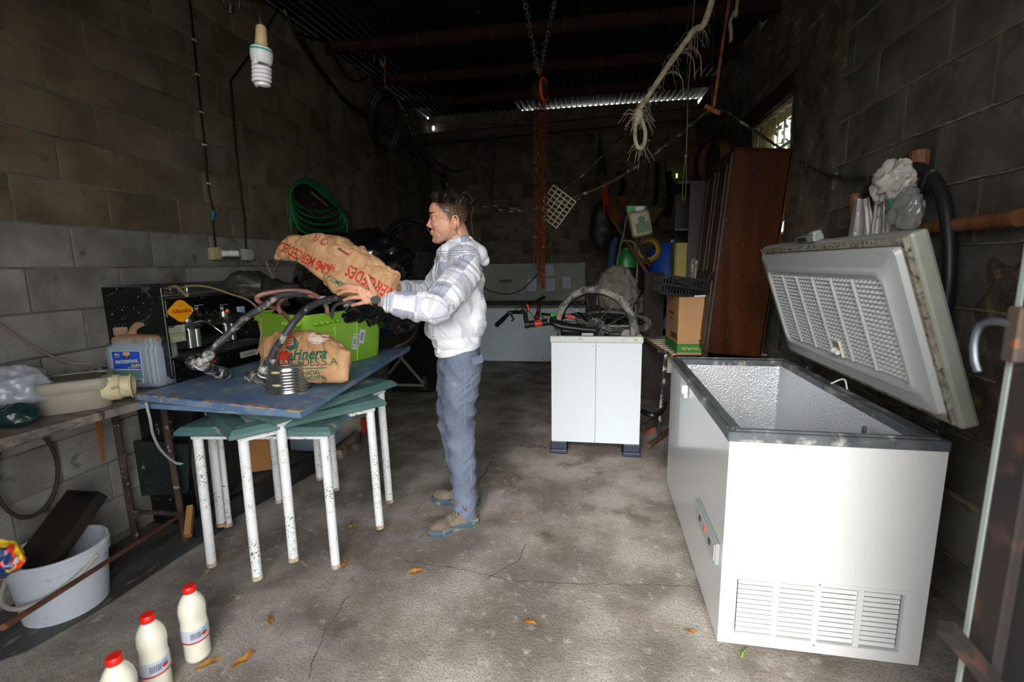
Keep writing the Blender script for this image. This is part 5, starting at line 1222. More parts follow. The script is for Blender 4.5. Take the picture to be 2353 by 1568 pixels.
def loft(mb, loops, cap0=True, cap1=True):
    n = len(loops[0]); mb.add([p for l_ in loops for p in l_], [(j * n + i, j * n + (i + 1) % n, (j + 1) * n + (i + 1) % n, (j + 1) * n + i) for j in range(len(loops) - 1) for i in range(n)] + ([tuple(range(n))[::-1]] if cap0 else []) + ([tuple(range((len(loops) - 1) * n, len(loops) * n))] if cap1 else [])); return mb
dG = .24; gy = dG / 2
mb = MB(GM); loft(mb, [rr(GL * .94, dG * .92, .05, 0, cy_=gy), rr(GL * .98, dG * .96, .05, .02, cy_=gy), rr(GL * 1.02, dG, .05, .085, cy_=gy)]); mb.build('base', m_beige, gbx, smooth=True, sharp=40)
mb = MB(GM); loft(mb, [rr(GL * 1.08, dG * 1.06, .055, .085, cy_=gy), rr(GL * 1.10, dG * 1.08, .055, .095, cy_=gy), rr(GL * 1.10, dG * 1.08, .055, .125, cy_=gy), rr(GL * 1.06, dG * 1.02, .05, .135, cy_=gy), rr(GL * .86, dG * .78, .03, .135, cy_=gy), rr(GL * .84, dG * .76, .03, .123, cy_=gy)]); mb.build('lid', m_beige, gbx, smooth=True, sharp=40)
gr = MB(GM).box((0, gy, .125), (GL * .85, dG * .77, .004)).build('grille_bed', m_dark, gbx)
for i in range(26):
    x = -GL * .40 + i * GL * .80 / 25; MB(GM).box((x, gy, .131), (.0045, dG * .76, .006), rot=Matrix.Rotation(.45, 3, 'Z')).build('grille_bar', mat('grille_grey', '#5a554c', .7) if i == 0 else bpy.data.materials['grille_grey'], gr)
pc = GM @ V((GL * .54, .05, .078)); pd = GM.to_3x3() @ V((1, -.12, 0)); mb = MB()
mb.lathe([(.058, -.04), (.058, .02), (.050, .025), (.050, .055), (.056, .058), (.058, .065), (.050, .065), (.048, -.03)], pc, pd, 32, caps=False); mb.build('port', mat('port_cream', '#c2b893', .5, spots=('#6b5c3c', 12, .62, .72)), gbx, smooth=True, sharp=40)
MB().cyl(pc + pd.normalized() * -.03, pc + pd.normalized() * -.028, .05, n=24).build('port_end', mat('port_inside', '#8e8a55', .6), gbx)

# white plastic sheeting, green bag, black pot, flex on the bench
m_sheet = mat('milky_plastic_sheet', '#b9bdc8', .3, alpha=.93, trans=.15, col2='#9aa0ac', scale=4)
o = blob('plastic_sheet', pz(12, 905, ZW + .10) , (.13, .12, .075), m_sheet, None, .035, 8, 31, n=80, k=50); tag(o, 'crumpled milky plastic sheeting at the left end of the workbench', 'plastic sheet')
o = blob('plastic_sheet', pz(-20, 850, ZW + .12) , (.14, .12, .06), m_sheet, None, .03, 9, 37); tag(o, 'second fold of milky plastic sheet at the far left edge on the bench', 'plastic sheet')
o = blob('green_bag', pz(30, 955, ZW + .05), (.085, .05, .03), mat('dark_green_plastic', '#122f2c', .3, spots=('#8fb0a8', 30, .68, .74)), None, .015, 12, 33); tag(o, 'shiny dark green plastic bag under the milky sheet on the bench', 'plastic bag')
o = MB().box(pz(62, 948, ZW + .012), (.06, .02, .018), bev=.004).build('red_item', m_red, None, loc=pz(62, 948, ZW + .012)); tag(o, 'small red plastic object beside the beige housing', 'object')
bp_ = pz(226, 862, ZW); bp_ = V((-2.40, 1.93, ZW)); bp_ = py(228, 855, 1.95)
pt = thing('black_pot', 'small black plastic pot on the workbench between housing and jerrycan', 'pot', (bp_.x, bp_.y, ZW))
MB().lathe([(.035, 0), (.05, .09), (.056, .095), (.056, .105), (.048, .105), (.032, .01), (0, .01)], (bp_.x, bp_.y, ZW), n=24).build('pot', m_black, pt, smooth=True); MB().lathe([(0, .09), (.047, .09)], (bp_.x, bp_.y, ZW), n=24, caps=False).build('content', mat('grey_earth', '#6e665f', .9), pt)
o = blob('rag', pz(165, 870, ZW + .03), (.09, .05, .03), mat('dark_rag', '#2c2d34', .8), None, .012, 14, 41); tag(o, 'dark bluish rag lying behind the beige housing', 'rag')
P = [pxx(-10, 738, -2.47), pxx(50, 780, -2.47), pxx(110, 815, -2.46), pxx(165, 835, -2.44), pxx(210, 836, -2.40)]; o = MB().tube(cr_spline(P, 8), .005, 8).build('flex', mat('dirty_flex', '#7a6c59', .6), None, smooth=True, loc=P[2]); tag(o, 'dirty beige cable sagging along the left wall to the black pot', 'cable')

# ================================================================== bucket with the dark metal channel
b0 = V((-2.25, 1.50, 0)); bz = thing('bucket', 'large white plastic bucket with a wire-less handle at lower left, channel iron in it', 'bucket', b0)
bz['label'] = 'large scuffed white plastic bucket with a swing handle on the floor at lower left'
m_buck = mat('bucket_white', '#b4bcc6', .45, spots=('#6f6c66', 8, .64, .74, 5), spots2=('#d9dde2', 4, .6, .7))
MB().lathe([(.135, 0), (.142, .005), (.162, .22), (.170, .225), (.172, .27), (.168, .272), (.168, .285), (.160, .285), (.155, .22), (.134, .01), (0, .01)], b0, n=44).build('pail', m_buck, bz, smooth=True, sharp=45)
hp = [b0 + V((math.cos(a) * .175, math.sin(a) * .175, .245 + dz)) for a, dz in ((R(10), 0), (R(-15), -.04), (R(-45), -.085), (R(-80), -.115), (R(-115), -.11), (R(-150), -.07), (R(-175), 0))]
MB().tube(cr_spline([p + V((0, -.01, 0)) for p in hp], 6), .0085, 8).build('handle', mat('handle_grey', '#a8a49b', .5), bz, smooth=True)
# channel (C-profile) leaning out of the bucket
ca_, cb_ = py(190, 1150, 1.62), py(92, 1285, 1.42); ch = MB(frame((ca_ + cb_) / 2, cb_ - ca_)); Lc = (cb_ - ca_).length + .06
ch.box((0, 0, -.025), (Lc, .16, .008)); ch.box((0, .078, 0), (Lc, .006, .055)); ch.box((0, -.078, 0), (Lc, .006, .055)); ch.box((Lc / 2, 0, 0), (.006, .16, .055)); ch.box((-Lc / 2, 0, 0), (.006, .16, .055))
o = ch.build('metal_tray', mat('oily_black_iron', '#1c1a18', .4, .3, col2='#302922', scale=9), None, loc=(ca_ + cb_) / 2); tag(o, 'oily black metal tray standing tilted in the white bucket', 'tray')
# colourful crinkled packet very close at the left frame edge
fb = pxx(10, 1262, -1.62); fb = V((-1.62, 1.02, .42)); fb = py(12, 1290, 1.0)
m_pack = mat('crisp_packet', '#d8341c', .3, col2='#e8c32a', scale=14, mix=(.48, .52), spots=('#20305a', 9, .55, .58), spots2=('#b8bcc6', 20, .66, .7))
sp0 = thing('umbrella_tip', 'blurry red, yellow and navy fabric poking in at the left picture edge', 'fabric', (fb.x, fb.y, 0))
o = blob('folded_fabric', fb + V((-.05, 0, -.0)), (.085, .04, .045), m_pack, sp0, .012, 20, 51); MB().tube([V((fb.x - .42, fb.y, 0)), fb + V((-.08, 0, -.01))], .012, 8).build('shaft', m_black, sp0)

# ================================================================== milk bottles
m_milk = mat('milk', '#dedccb', .18, coat=.6, sss=0, spec=.6); m_cap = mat('red_cap', '#d21f14', .4); m_sleeve = mat('milk_label', '#b9bccb', .4); m_neck = mat('clear_neck', '#c5bfc4', .15, coat=.5)
def bottle(c, label, rotz, dent=True, seed=0):
    c = V(c); t = thing('milk_bottle', label, 'bottle', c, 'milk bottles with red caps on the floor')
    prof = [(0, .004), (.030, .002), (.040, .008), (.043, .022), (.042, .034), (.0435, .038), (.042, .052), (.0435, .056), (.042, .070), (.0435, .074), (.0425, .088), (.044, .092), (.044, .150), (.0425, .155), (.043, .175), (.0455, .20), (.045, .215), (.040, .238), (.030, .258), (.020, .272), (.0165, .278), (.0165, .292), (0, .292)]
    mb = MB(); mb.lathe(prof, (0, 0, 0), n=48)
    out = []
    for v in mb.v:
        a = math.atan2(v.y, v.x)
        if dent and .14 < v.z < .235:
            k = math.sin((v.z - .14) / .095 * PI) * max(0, math.cos((a - 4.2 - seed) * 1.5)) ** 2 * (.5 + .8 * abs(noise.noise(v * 22 + V((seed, 0, 0))))); r_ = 1 - .24 * k; v = V((v.x * r_, v.y * r_, v.z))
        elif .03 < v.z < .09:
            v = V((v.x, v.y, v.z + .006 * math.sin(a * 3)))
        out.append(c + Matrix.Rotation(rotz, 3, 'Z') @ v)
    mb.v = out; mb.build('milk_body', m_milk, t, smooth=True, sharp=60)
    MB().lathe([(.0205, .276), (.0215, .278), (.0215, .296), (.019, .300), (0, .300)], c, n=28).build('cap', m_cap, t, smooth=True, sharp=40)
    lb = MB().lathe([(.0447, .094), (.0449, .096), (.0449, .142), (.0447, .144)], c, n=48, caps=False).build('label', m_sleeve, t, smooth=True); tag(lb, 'pale printed sleeve with a red band')
    MB().lathe([(.0455, .090), (.0455, .096)], c, n=48, caps=False).build('red_band', m_red, lb, smooth=True)
    for i in range(16):
        a = math.atan2(-c.y, -c.x) - .35 + i * .045; p = c + V((math.cos(a), math.sin(a), 0)) * .0453 + V((0, 0, .120)); MB().box(p, (.0012, .0006 + .0012 * (i % 3 == 0), .024), rot=Matrix.Rotation(a, 3, 'Z')).build('barcode_bar', mat('bar_ink', '#5a5d74', .5) if 'bar_ink' not in bpy.data.materials else bpy.data.materials['bar_ink'], lb)
    a = math.atan2(-c.y, -c.x) + .62
    for k_, mm in enumerate((mat('sky_blue', '#5aa6cf', .4), m_red)):
        vs = []; 
        for i in range(16): b_ = 2 * PI * i / 16; aa = a + (.22 + .02 * k_) * math.cos(b_); vs.append(c + V((math.cos(aa) * (.0456 + .0004 * k_), math.sin(aa) * (.0456 + .0004 * k_), .130 - .012 * k_ + .008 * math.sin(b_))))
        MB().add(vs, [tuple(range(16))]).build('logo_oval', mm, lb)
    return t
c1_, c2_, c3_ = pz(457, 1510, 0), pz(366, 1588, 0), pz(295, 1700, 0)
bottle(c1_, 'dented milk bottle with red cap standing nearest the table legs', 0, True, 0)
bottle(c2_, 'middle one of the three milk bottles with red caps on the floor', .3, True, 1.3)
bottle(c3_, 'milk bottle cut by the lower picture edge, only red cap and shoulder showing', 1.2, False)

# ================================================================== fallen leaves
m_lf = mat('dry_leaf', '#b07a2c', .6, col2='#7d4d1b', scale=30, rnd=.25)
LVS = [((1188, 1184), .035, 'curled ochre leaf on the floor in front of the man, to his right'), ((955, 1318), .07, 'dark curled leaf cluster below the man\'s boots'), ((1214, 1433), .05, 'yellow leaf in the middle of the open floor'), ((1585, 1455), .04, 'yellow leaf near the big freezer\'s lower corner'),
       ((621, 1430), .05, 'thin twisted leaf below the front table leg'), ((477, 1532), .07, 'ochre leaf just right of the nearest milk bottle'), ((562, 1520), .07, 'long ochre leaf right of the milk bottles, standing on edge'), ((792, 1298), .05, 'bright yellow leaf against the foot of the front right table leg'),
       ((806, 1214), .045, 'yellow leaf on the floor between the right table legs'), ((1012, 1087), .03, 'small orange leaf bit on the floor behind the man\'s legs')]
for i, ((x, y), s_, lb) in enumerate(LVS):
    p = pz(x, y, 0); random.seed(i + 20); an = random.uniform(0, PI) if i not in (5, 6) else (R(50) if i == 5 else R(62))
    Mx = Matrix.Translation(p + V((0, 0, .006))) @ Matrix.Rotation(an, 4, 'Z')
    def fn(u, v):
        x_ = (u - .5) * s_ * 1.25; w_ = .23 * s_ * math.sin(PI * min(1, max(0, u))) ** .7 * (1 + .3 * noise.noise(V((u * 9, i, 0)))); y_ = (v - .5) * 2 * w_
        return V((x_, y_, .35 * abs(y_) * 1.4 + .012 * noise.noise(V((u * 3, v, i))) + .1 * s_ * (u - .5) ** 2 * 2))
    o = MB(Mx).grid(fn, 12, 7).build('leaf', m_lf, None, smooth=True, loc=p); tag(o, lb, 'leaf', 'fallen leaves on the floor')
o = MB().tube(cr_spline([pz(1704, 1512, .004), pz(1708, 1500, .01), pz(1716, 1490, .004)], 5), .003, 5).build('grass_blade', mat('grass_green', '#7aa32a', .6), None, loc=pz(1708, 1500, 0)); tag(o, 'green grass blade on the floor by the freezer\'s front caster', 'grass blade')
o = MB().tube(cr_spline([pz(686, 1290, .003), pz(694, 1293, .012), pz(702, 1299, .003), pz(708, 1303, .004)], 5), .0012, 5).build('thread', mat('pale_thread', '#b9ad98', .8), None, loc=pz(694, 1293, 0)); tag(o, 'pale thread curling from the foot of the centre table leg', 'thread')
# ================================================================== the man
man = thing('person', 'short-haired man in white plaid hoodie and grey-blue trousers holding up a paper sack', 'person', py(1050, 1180, 2.48))
man.location.z = 0
def attr_vec(me, name, vals):
    a = me.attributes.new(name, 'FLOAT_VECTOR', 'POINT'); a.data.foreach_set('vector', [c for v in vals for c in v])
def attr_col(me, name, vals):
    a = me.color_attributes.new(name, 'FLOAT_COLOR', 'POINT'); a.data.foreach_set('color', [c for v in vals for c in v])
Fd = V((-.955, -.295, 0)); Ld = V((.295, -.955, 0)); Ud = V((0, 0, 1))
Hc = py(1030, 505, 2.44); S = .00236
def hd(f, u, l=0.0): return Hc + Fd * f + Ud * u + Ld * l
hrot = Matrix((Fd, Ld, Ud)).transposed()
# ---- skin: one continuous body
b = MB()
def capl(pts, rs):
    for i in range(len(pts) - 1): b.cap(pts[i], pts[i + 1], rs[i], rs[i + 1])
b.ball(hd(-.004, .038), (.100, .076, .088), 28, 20, rot=hrot)
b.ball(hd(.020, -.020), (.074, .062, .088), 24, 16, rot=hrot)
b.ball(hd(.040, .050), (.058, .058, .052), 20, 14, rot=hrot)               # forehead
b.ball(hd(.052, -.078), (.036, .040, .036), 20, 14, rot=hrot)              # muzzle
b.ball(hd(.070, -.106), (.020, .024, .017), 16, 10, rot=hrot)              # chin
b.cap(hd(-.025, -.068, .043), hd(.055, -.106, .018), .022, .018); b.cap(hd(-.025, -.068, -.043), hd(.055, -.106, -.018), .022, .018)   # jaw
b.cap(hd(-.020, -.02, .050), hd(-.025, -.068, .044), .020, .021); b.cap(hd(-.020, -.02, -.050), hd(-.025, -.068, -.044), .020, .021)
b.cap(hd(.088, .026, .014), hd(.074, .024, .046), .0085, .008); b.cap(hd(.088, .026, -.014), hd(.074, .024, -.046), .0085, .008)         # brow ridge
b.ball(hd(.062, -.026, .042), (.024, .014, .014), 14, 10, rot=hrot); b.ball(hd(.062, -.026, -.042), (.024, .014, .014), 14, 10, rot=hrot)  # cheekbones
b.cap(hd(.086, .012), hd(.102, -.024), .0075, .0095); b.ball(hd(.1055, -.029), (.0105, .0115, .0095), 14, 10, rot=hrot)                     # nose
for s in (-1, 1): b.ball(hd(.094, -.036, .011 * s), (.011, .008, .0075), 12, 8, rot=hrot); b.ball(hd(.080, .002, .030 * s), (.006, .016, .0085), 12, 8, rot=hrot)
b.cap(hd(.088, -.062, -.014), hd(.088, -.062, .014), .0085, .0085); b.ball(hd(.0945, -.0645), (.0065, .020, .0048), 14, 8, rot=hrot); b.ball(hd(.0915, -.0735), (.0065, .018, .0052), 14, 8, rot=hrot)   # lips
for s in (-1, 1):
    for (zu, r_, ff) in ((.0125, .0042, .080), (-.0045, .0036, .079)): b.tube(cr_spline([hd(ff - .004, .004, .017 * s), hd(ff + .003, zu, .026 * s), hd(ff + .001, zu + .001, .034 * s), hd(ff - .009, zu - .004, .045 * s)], 4), r_, 8)
for s in (-1, 1):                                                                                                                       # ears
    ec = hd(-.030, -.024, .072 * s)
    ec = ec + Ld * s * .008
    P = [ec + Fd * (.017 * math.cos(t_) - .004) + Ud * (.033 * math.sin(t_) + .003) + Ld * s * (.009 + .008 * (math.cos(t_) < 0)) for t_ in [R(a) for a in range(-70, 231, 30)]]
    b.tube([p for p in P], .0048, 8); b.tube([p + (ec - p) * .42 + Ld * s * .0 for p in P[2:]], .0034, 6); b.ball(ec + Ud * -.024 + Ld * s * .004, (.009, .005, .011), 10, 8, rot=hrot)
    b.ball(ec + Fd * -.002 + Ud * .002 + Ld * s * .001, (.016, .004, .027), 12, 8, rot=hrot); b.ball(ec + Fd * -.004 - Ld * s * .008, (.012, .010, .022), 12, 8, rot=hrot)
neck0, neck1 = hd(-.028, -.07), hd(-.055, -.165)
b.cap(neck0, neck1, .056, .062); b.cap(hd(-.05, -.05), hd(-.075, -.16), .048, .055)
# trunk and limbs under the clothes
chest = py(1052, 650, 2.48); belly = py(1045, 745, 2.48); pelvis = py(1052, 812, 2.48)
b.ball(chest, (.11, .16, .15), 20, 14, rot=hrot); b.cap(chest, pelvis, .11, .115)
shN, elN, wrN = py(1064, 622, 2.32), py(1006, 708, 2.12), py(874, 692, 2.065)
shF, elF, wrF = py(1046, 612, 2.66), py(985, 676, 2.66), py(915, 664, 2.40)
b.cap(chest + Ud * .05, shN, .07, .055); b.cap(chest + Ud * .05, shF, .07, .055)
capl([shN, elN, wrN], [.050, .040, .027]); capl([shF, elF, wrF], [.050, .040, .027])
kN, aN, kF, aF = py(1054, 985, 2.42), py(1070, 1165, 2.385), py(1034, 978, 2.62), py(1064, 1112, 2.64)
hN, hF = py(1064, 842, 2.40), py(1038, 838, 2.58)
b.cap(pelvis, hN, .10, .07); b.cap(pelvis, hF, .10, .07)
capl([hN, kN, aN], [.072, .050, .034]); capl([hF, kF, aF], [.072, .050, .034])
# hands
def hand(wr, palm, kn, joints, tips, thumb, rs=(.0102, .0104, .0100, .0090), back=None):
    b.cap(wr, palm, .027, .024)
    for k in kn: b.cap(wr.lerp(palm, .45), k, .019, .0125)
    for a, c in zip(kn[:-1], kn[1:]): b.cap(a, c, .011, .011)
    for k, j, t_, r_ in zip(kn, joints, tips, rs):
        pts = [k] + list(j) + [t_]
        for q in range(len(pts) - 1): b.cap(pts[q], pts[q + 1], r_ * (1.06 - .1 * q), r_ * (.98 - .1 * q), 12)
    for q in range(len(thumb) - 1): b.cap(thumb[q], thumb[q + 1], .0145 - .0022 * q, .0125 - .0018 * q, 12)
hy = 2.005
kn = [py(826, 661, hy), py(826, 671, hy - .004), py(832, 683, hy), py(842, 694, hy + .01)]
jn = [[py(801, 657, hy - .004), py(788, 660, hy + .004)], [py(801, 668, hy - .008), py(788, 671, hy)], [py(812, 684, hy - .004), py(801, 686, hy + .006)], [py(826, 698, hy + .006), py(817, 700, hy + .014)]]
tp = [py(776, 665, hy + .014), py(777, 676, hy + .010), py(791, 690, hy + .016), py(809, 702, hy + .022)]
hand(wrN, py(846, 677, hy + .02), kn, jn, tp, [py(862, 676, hy + .025), py(853, 660, hy), py(848, 647, hy - .012), py(843, 633, hy - .006)])
hy2 = 2.26
kn2 = [py(872, 632, hy2), py(868, 642, hy2), py(868, 653, hy2), py(872, 664, hy2)]
jn2 = [[py(852, 626, hy2 - .01), py(842, 624, hy2 - .015)], [py(846, 637, hy2 - .01), py(836, 636, hy2 - .015)], [py(846, 649, hy2 - .01), py(836, 648, hy2 - .015)], [py(854, 662, hy2 - .01), py(846, 662, hy2 - .015)]]
tp2 = [py(834, 623, hy2 - .02), py(828, 636, hy2 - .02), py(829, 648, hy2 - .02), py(839, 663, hy2 - .02)]
hand(wrF, py(892, 652, hy2 + .04), kn2, jn2, tp2, [py(896, 644, hy2 + .03), py(888, 628, hy2 + .005), py(880, 617, hy2 - .01), py(872, 610, hy2 - .012)])
# bare feet hidden in the boots
tN, eN = pz(1000, 1208, .03), pz(1082, 1190, .03); tF, eF = pz(1010, 1134, .03), pz(1084, 1140, .03)
b.cap(aN, eN + Ud * .01, .03, .028); b.cap(eN + Ud * .01, tN, .028, .022); b.cap(aF, eF + Ud * .01, .03, .028); b.cap(eF + Ud * .01, tF, .028, .022)
me = remesh(b, .0028, 1, 'body')
inv = hrot.transposed()
cols = []
for v in me.vertices:
    q = inv @ (v.co - Hc); f_, l_, u_ = q.x, q.y, q.z
    skin = (.66, .34, .22); c = skin
    if abs(l_) < .12 and u_ > -.19 and abs(f_) < .15:
        n1 = noise.noise(v.co * 55); n2 = noise.noise(v.co * 160)
        c = tuple(a * (1 + .10 * n1) for a in skin)
        red = max(0, 1 - ((f_ - .10) ** 2 + (u_ + .03) ** 2) / .0012); c = (c[0] * (1 + .05 * red), c[1] * (1 - .12 * red), c[2] * (1 - .1 * red))
        # buzzed hair on the sides and back, denser towards the top; hairline from temple over and behind the ear
        line = f_ - (float(np.interp(u_, [-.05, -.03, 0, .03, .06, .1], [-.03, -.014, .0, .028, .05, .085])) - .010 * n1)
        hair = 1 / (1 + math.exp(line * 260))
        if u_ < -.03: hair *= max(0, min(1, (-.055 - f_) / .010))
        hair *= max(.0, min(1, .35 + (u_ + .05) / .08))
        if abs(l_) > .079: hair = 0
        if u_ < -.085: hair = 0
        top = max(0, min(1, (u_ + .01) / .075)); hc = tuple(a * (1 - top) + bb * top for a, bb in zip((.19, .12, .085), (.045, .028, .020)))
        hc = tuple(a * (1 + .5 * n2) for a in hc); c = tuple(a * (1 - hair * .92) + bb * hair * .92 for a, bb in zip(c, hc))
        # stubble on jaw, chin and moustache
        st = 0
        if u_ < -.045 and f_ > -.045: st = max(0, min(1, (-.055 - u_ + .25 * max(0, .03 - f_)) / .03)) * .55
        if .070 < f_ and -.062 < u_ < -.044: st = .75
        st *= .75 + .6 * n2
        if ((f_ - .094) / .012) ** 2 + ((u_ + .069) / .0085) ** 2 < 1 and abs(l_) < .022: c = (.50, .17, .13); st = 0
        if u_ < -.125: st *= max(0, 1 - (-.125 - u_) / .02)
        c = tuple(a * (1 - st) + bb * st for a, bb in zip(c, (.20, .13, .105)))
        # eye socket shade is left to the light; brow hair
        if .060 < f_ and ((u_ - .0295 - .1 * (abs(l_) - .03)) / .0048) ** 2 + ((abs(l_) - .033) / .021) ** 2 < 1: c = (.05, .03, .022)
    cols.append(tuple(max(0, x) for x in c) + (1,))
attr_col(me, 'Col', cols)
m_skin = bpy.data.materials.new('skin'); m_skin.use_nodes = True; nt = m_skin.node_tree; pb = nt.nodes['Principled BSDF']; pb.inputs['Roughness'].default_value = .42
pb.inputs['Subsurface Weight'].default_value = .12; pb.inputs['Subsurface Scale'].default_value = .008
at = nt.nodes.new('ShaderNodeAttribute'); at.attribute_name = 'Col'; nt.links.new(at.outputs['Color'], pb.inputs['Base Color'])
nz_ = nt.nodes.new('ShaderNodeTexNoise'); nz_.inputs['Scale'].default_value = 260; bp_ = nt.nodes.new('ShaderNodeBump'); bp_.inputs['Strength'].default_value = .25; bp_.inputs['Distance'].default_value = .002
nt.links.new(nz_.outputs[0], bp_.inputs['Height']); nt.links.new(bp_.outputs[0], pb.inputs['Normal'])
body = mesh_obj('body', me, m_skin, man)
# eyes
m_eye = mat('eye_white', '#a39a94', .3); m_iris = mat('dark_iris', '#2a1a12', .1)
for s in (-1, 1):
    c_ = hd(.0750, .0040, .033 * s); e = MB().ball(c_, (.0115, .0115, .0085), 16, 12, rot=hrot).build('eye', m_eye, body, smooth=True)
    MB().ball(c_ + Fd * .0075 - Ud * .0005 + Ld * s * .0045, (.0062, .0066, .0066), 12, 8, rot=hrot).build('iris', m_iris, e, smooth=True)
    MB().tube([c_ + Fd * .009 + Ud * .0052 + Ld * .010 * k * 1.0 - Fd * .004 * k * k + Ud * -.003 * k * k for k in (-1, -.5, 0, .5, 1)], .0028, 6).build('eyelid', mat('lid_skin', '#8f5a42', .5) if s < 0 else bpy.data.materials['lid_skin'], body, smooth=True)
# brows
for s in (-1, 1):
    mb = MB(); random.seed(4)
    for i in range(46):
        t_ = i / 45; p = hd(.0985 - .030 * t_ ** 1.6, .0275 + .006 * math.sin(t_ * 2.6) - .006 * t_ + random.uniform(-.0025, .0025), (.010 + .036 * t_) * s); mb.tube([p, p + Fd * (-.004) + Ud * .0035 + Ld * s * .006], [.0012, .0005], 4)
    o = mb.build('eyebrow', mat('brow_hair', '#1f1510', .7) if s < 0 else bpy.data.materials['brow_hair'], body); o['kind'] = 'stuff'
# top hair: short gelled tufts swept forward and up
mb = MB(); random.seed(8)
for i in range(2600):
    ph = random.uniform(0, 1); f_ = random.uniform(-.088, .082); l_ = random.uniform(-.066, .066)
    e = ((f_ + .004) / .100) ** 2 + (l_ / .076) ** 2
    if e > .96: continue
    u_ = .038 + .088 * math.sqrt(1 - e)
    if u_ < .075 + .25 * max(0, f_ - .03): continue
    L_ = random.uniform(.016, .028) * (1 + .9 * max(0, f_) / .08); cl = noise.noise_vector(V((f_ * 45, l_ * 45, 3)))
    p = hd(f_, u_ - .004, l_); d = Ud * 1.0 + Fd * (.55 * (f_ / .08)) + Ld * (l_ / .08) * .7 + (Fd * cl.x + Ld * cl.y) * .9; d.normalize()
    q = p + d * L_ + Fd * -.25 * L_; mb.tube([p, p.lerp(q, .55) + d * .001, q], [.0034, .0024, .0006], 4, caps=False)
o = mb.build('hair', mat('dark_brown_hair', '#140d0a', .4, col2='#221812', scale=60, spec=.6), man, smooth=True); o['kind'] = 'stuff'
mb = MB(); random.seed(9)
for i in range(5200):
    f_ = random.uniform(-.102, .055); s = random.choice((-1, 1)); u_ = random.uniform(-.055, .09)
    e = ((f_ + .004) / .100) ** 2 + ((u_ - .038) / .088) ** 2
    if e > 1: continue
    if f_ > float(np.interp(u_, [-.05, -.03, 0, .03, .06, .1], [-.03, -.018, -.004, .022, .045, .08])) or (u_ < .012 and f_ > -.054 and f_ < -.014): continue
    l_ = s * .076 * math.sqrt(1 - e); p = hd(f_, u_, l_); nn = (Ld * l_ / .0058 + Fd * f_ / .01 + Ud * (u_ - .038) / .0077).normalized(); L_ = .003 + .006 * max(0, u_ / .09)
    mb.tube([p - nn * .001, p + (nn * .6 + Fd * -.5 - Ud * .4).normalized() * L_], [.0009, .0003], 3, caps=False)
o = mb.build('side_hair', mat('cropped_side_hair', '#4a382b', .6), man); o['kind'] = 'stuff'

# ---- hoodie
h = MB()
h.ball(py(1050, 640, 2.49), (.135, .195, .15), 28, 18, rot=hrot); h.ball(py(1046, 690, 2.48), (.148, .195, .17), 28, 18, rot=hrot)
h.ball(py(1042, 748, 2.48), (.160, .195, .11), 28, 18, rot=hrot); h.ball(py(1049, 780, 2.48), (.135, .178, .085), 28, 18, rot=hrot)
h.cap(py(1074, 632, 2.42), py(1086, 745, 2.44), .085, .075); h.cap(py(1066, 632, 2.56), py(1078, 745, 2.56), .09, .08)
h.cap(py(1030, 600, 2.50), py(1066, 602, 2.36), .075, .085); h.cap(py(1030, 600, 2.50), py(1046, 602, 2.62), .075, .082)
shN2 = py(1066, 630, 2.33)
for a, c, r0, r1 in ((shN2, elN.lerp(shN2, .4), .088, .082), (elN.lerp(shN2, .4), elN, .082, .074), (elN, elN.lerp(wrN, .5) + Ud * -.006, .072, .060), (elN.lerp(wrN, .5) + Ud * -.006, elN.lerp(wrN, .80), .060, .047)): h.cap(a, c, r0, r1, 20)
for a, c, r0, r1 in ((shF, elF, .086, .072), (elF, elF.lerp(wrF, .85), .070, .042)): h.cap(a, c, r0, r1, 20)
# hood lying behind the neck, and the collar
for a, c, r0, r1 in ((hd(-.085, -.135, .035), hd(-.152, -.180, .02), .040, .046), (hd(-.085, -.135, -.035), hd(-.152, -.180, -.02), .040, .046), (hd(-.06, -.11, .055), hd(.02, -.165, .062), .026, .030), (hd(-.06, -.11, -.055), hd(.02, -.165, -.062), .026, .030),
                     (hd(-.06, -.11, .055), hd(-.10, -.115, 0), .026, .030), (hd(-.06, -.11, -.055), hd(-.10, -.115, 0), .026, .030), (hd(.02, -.165, .055), hd(.048, -.172, .014), .026, .020), (hd(-.15, -.175, 0), hd(-.185, -.215, .0), .040, .026),
                     (hd(.02, -.165, -.055), hd(.048, -.172, -.014), .026, .020)): h.cap(a, c, r0, r1, 16)
me = remesh(h, .006, 7, 'hoodie')
bones = [('n_up', shN2, elN, .078), ('n_fo', elN, wrN, .06), ('f_up', shF, elF, .078), ('f_fo', elF, wrF, .055), ('torso', py(1052, 600, 2.49), py(1046, 800, 2.48), .17), ('hood', hd(0, -.12), hd(-.15, -.18), .09)]
def seg(p, a, c):
    d = c - a; t_ = max(-.1, min(1.1, (p - a).dot(d) / d.length_squared)); q = a + d * t_; return (p - q).length, t_, q, d
vals = []; newco = []
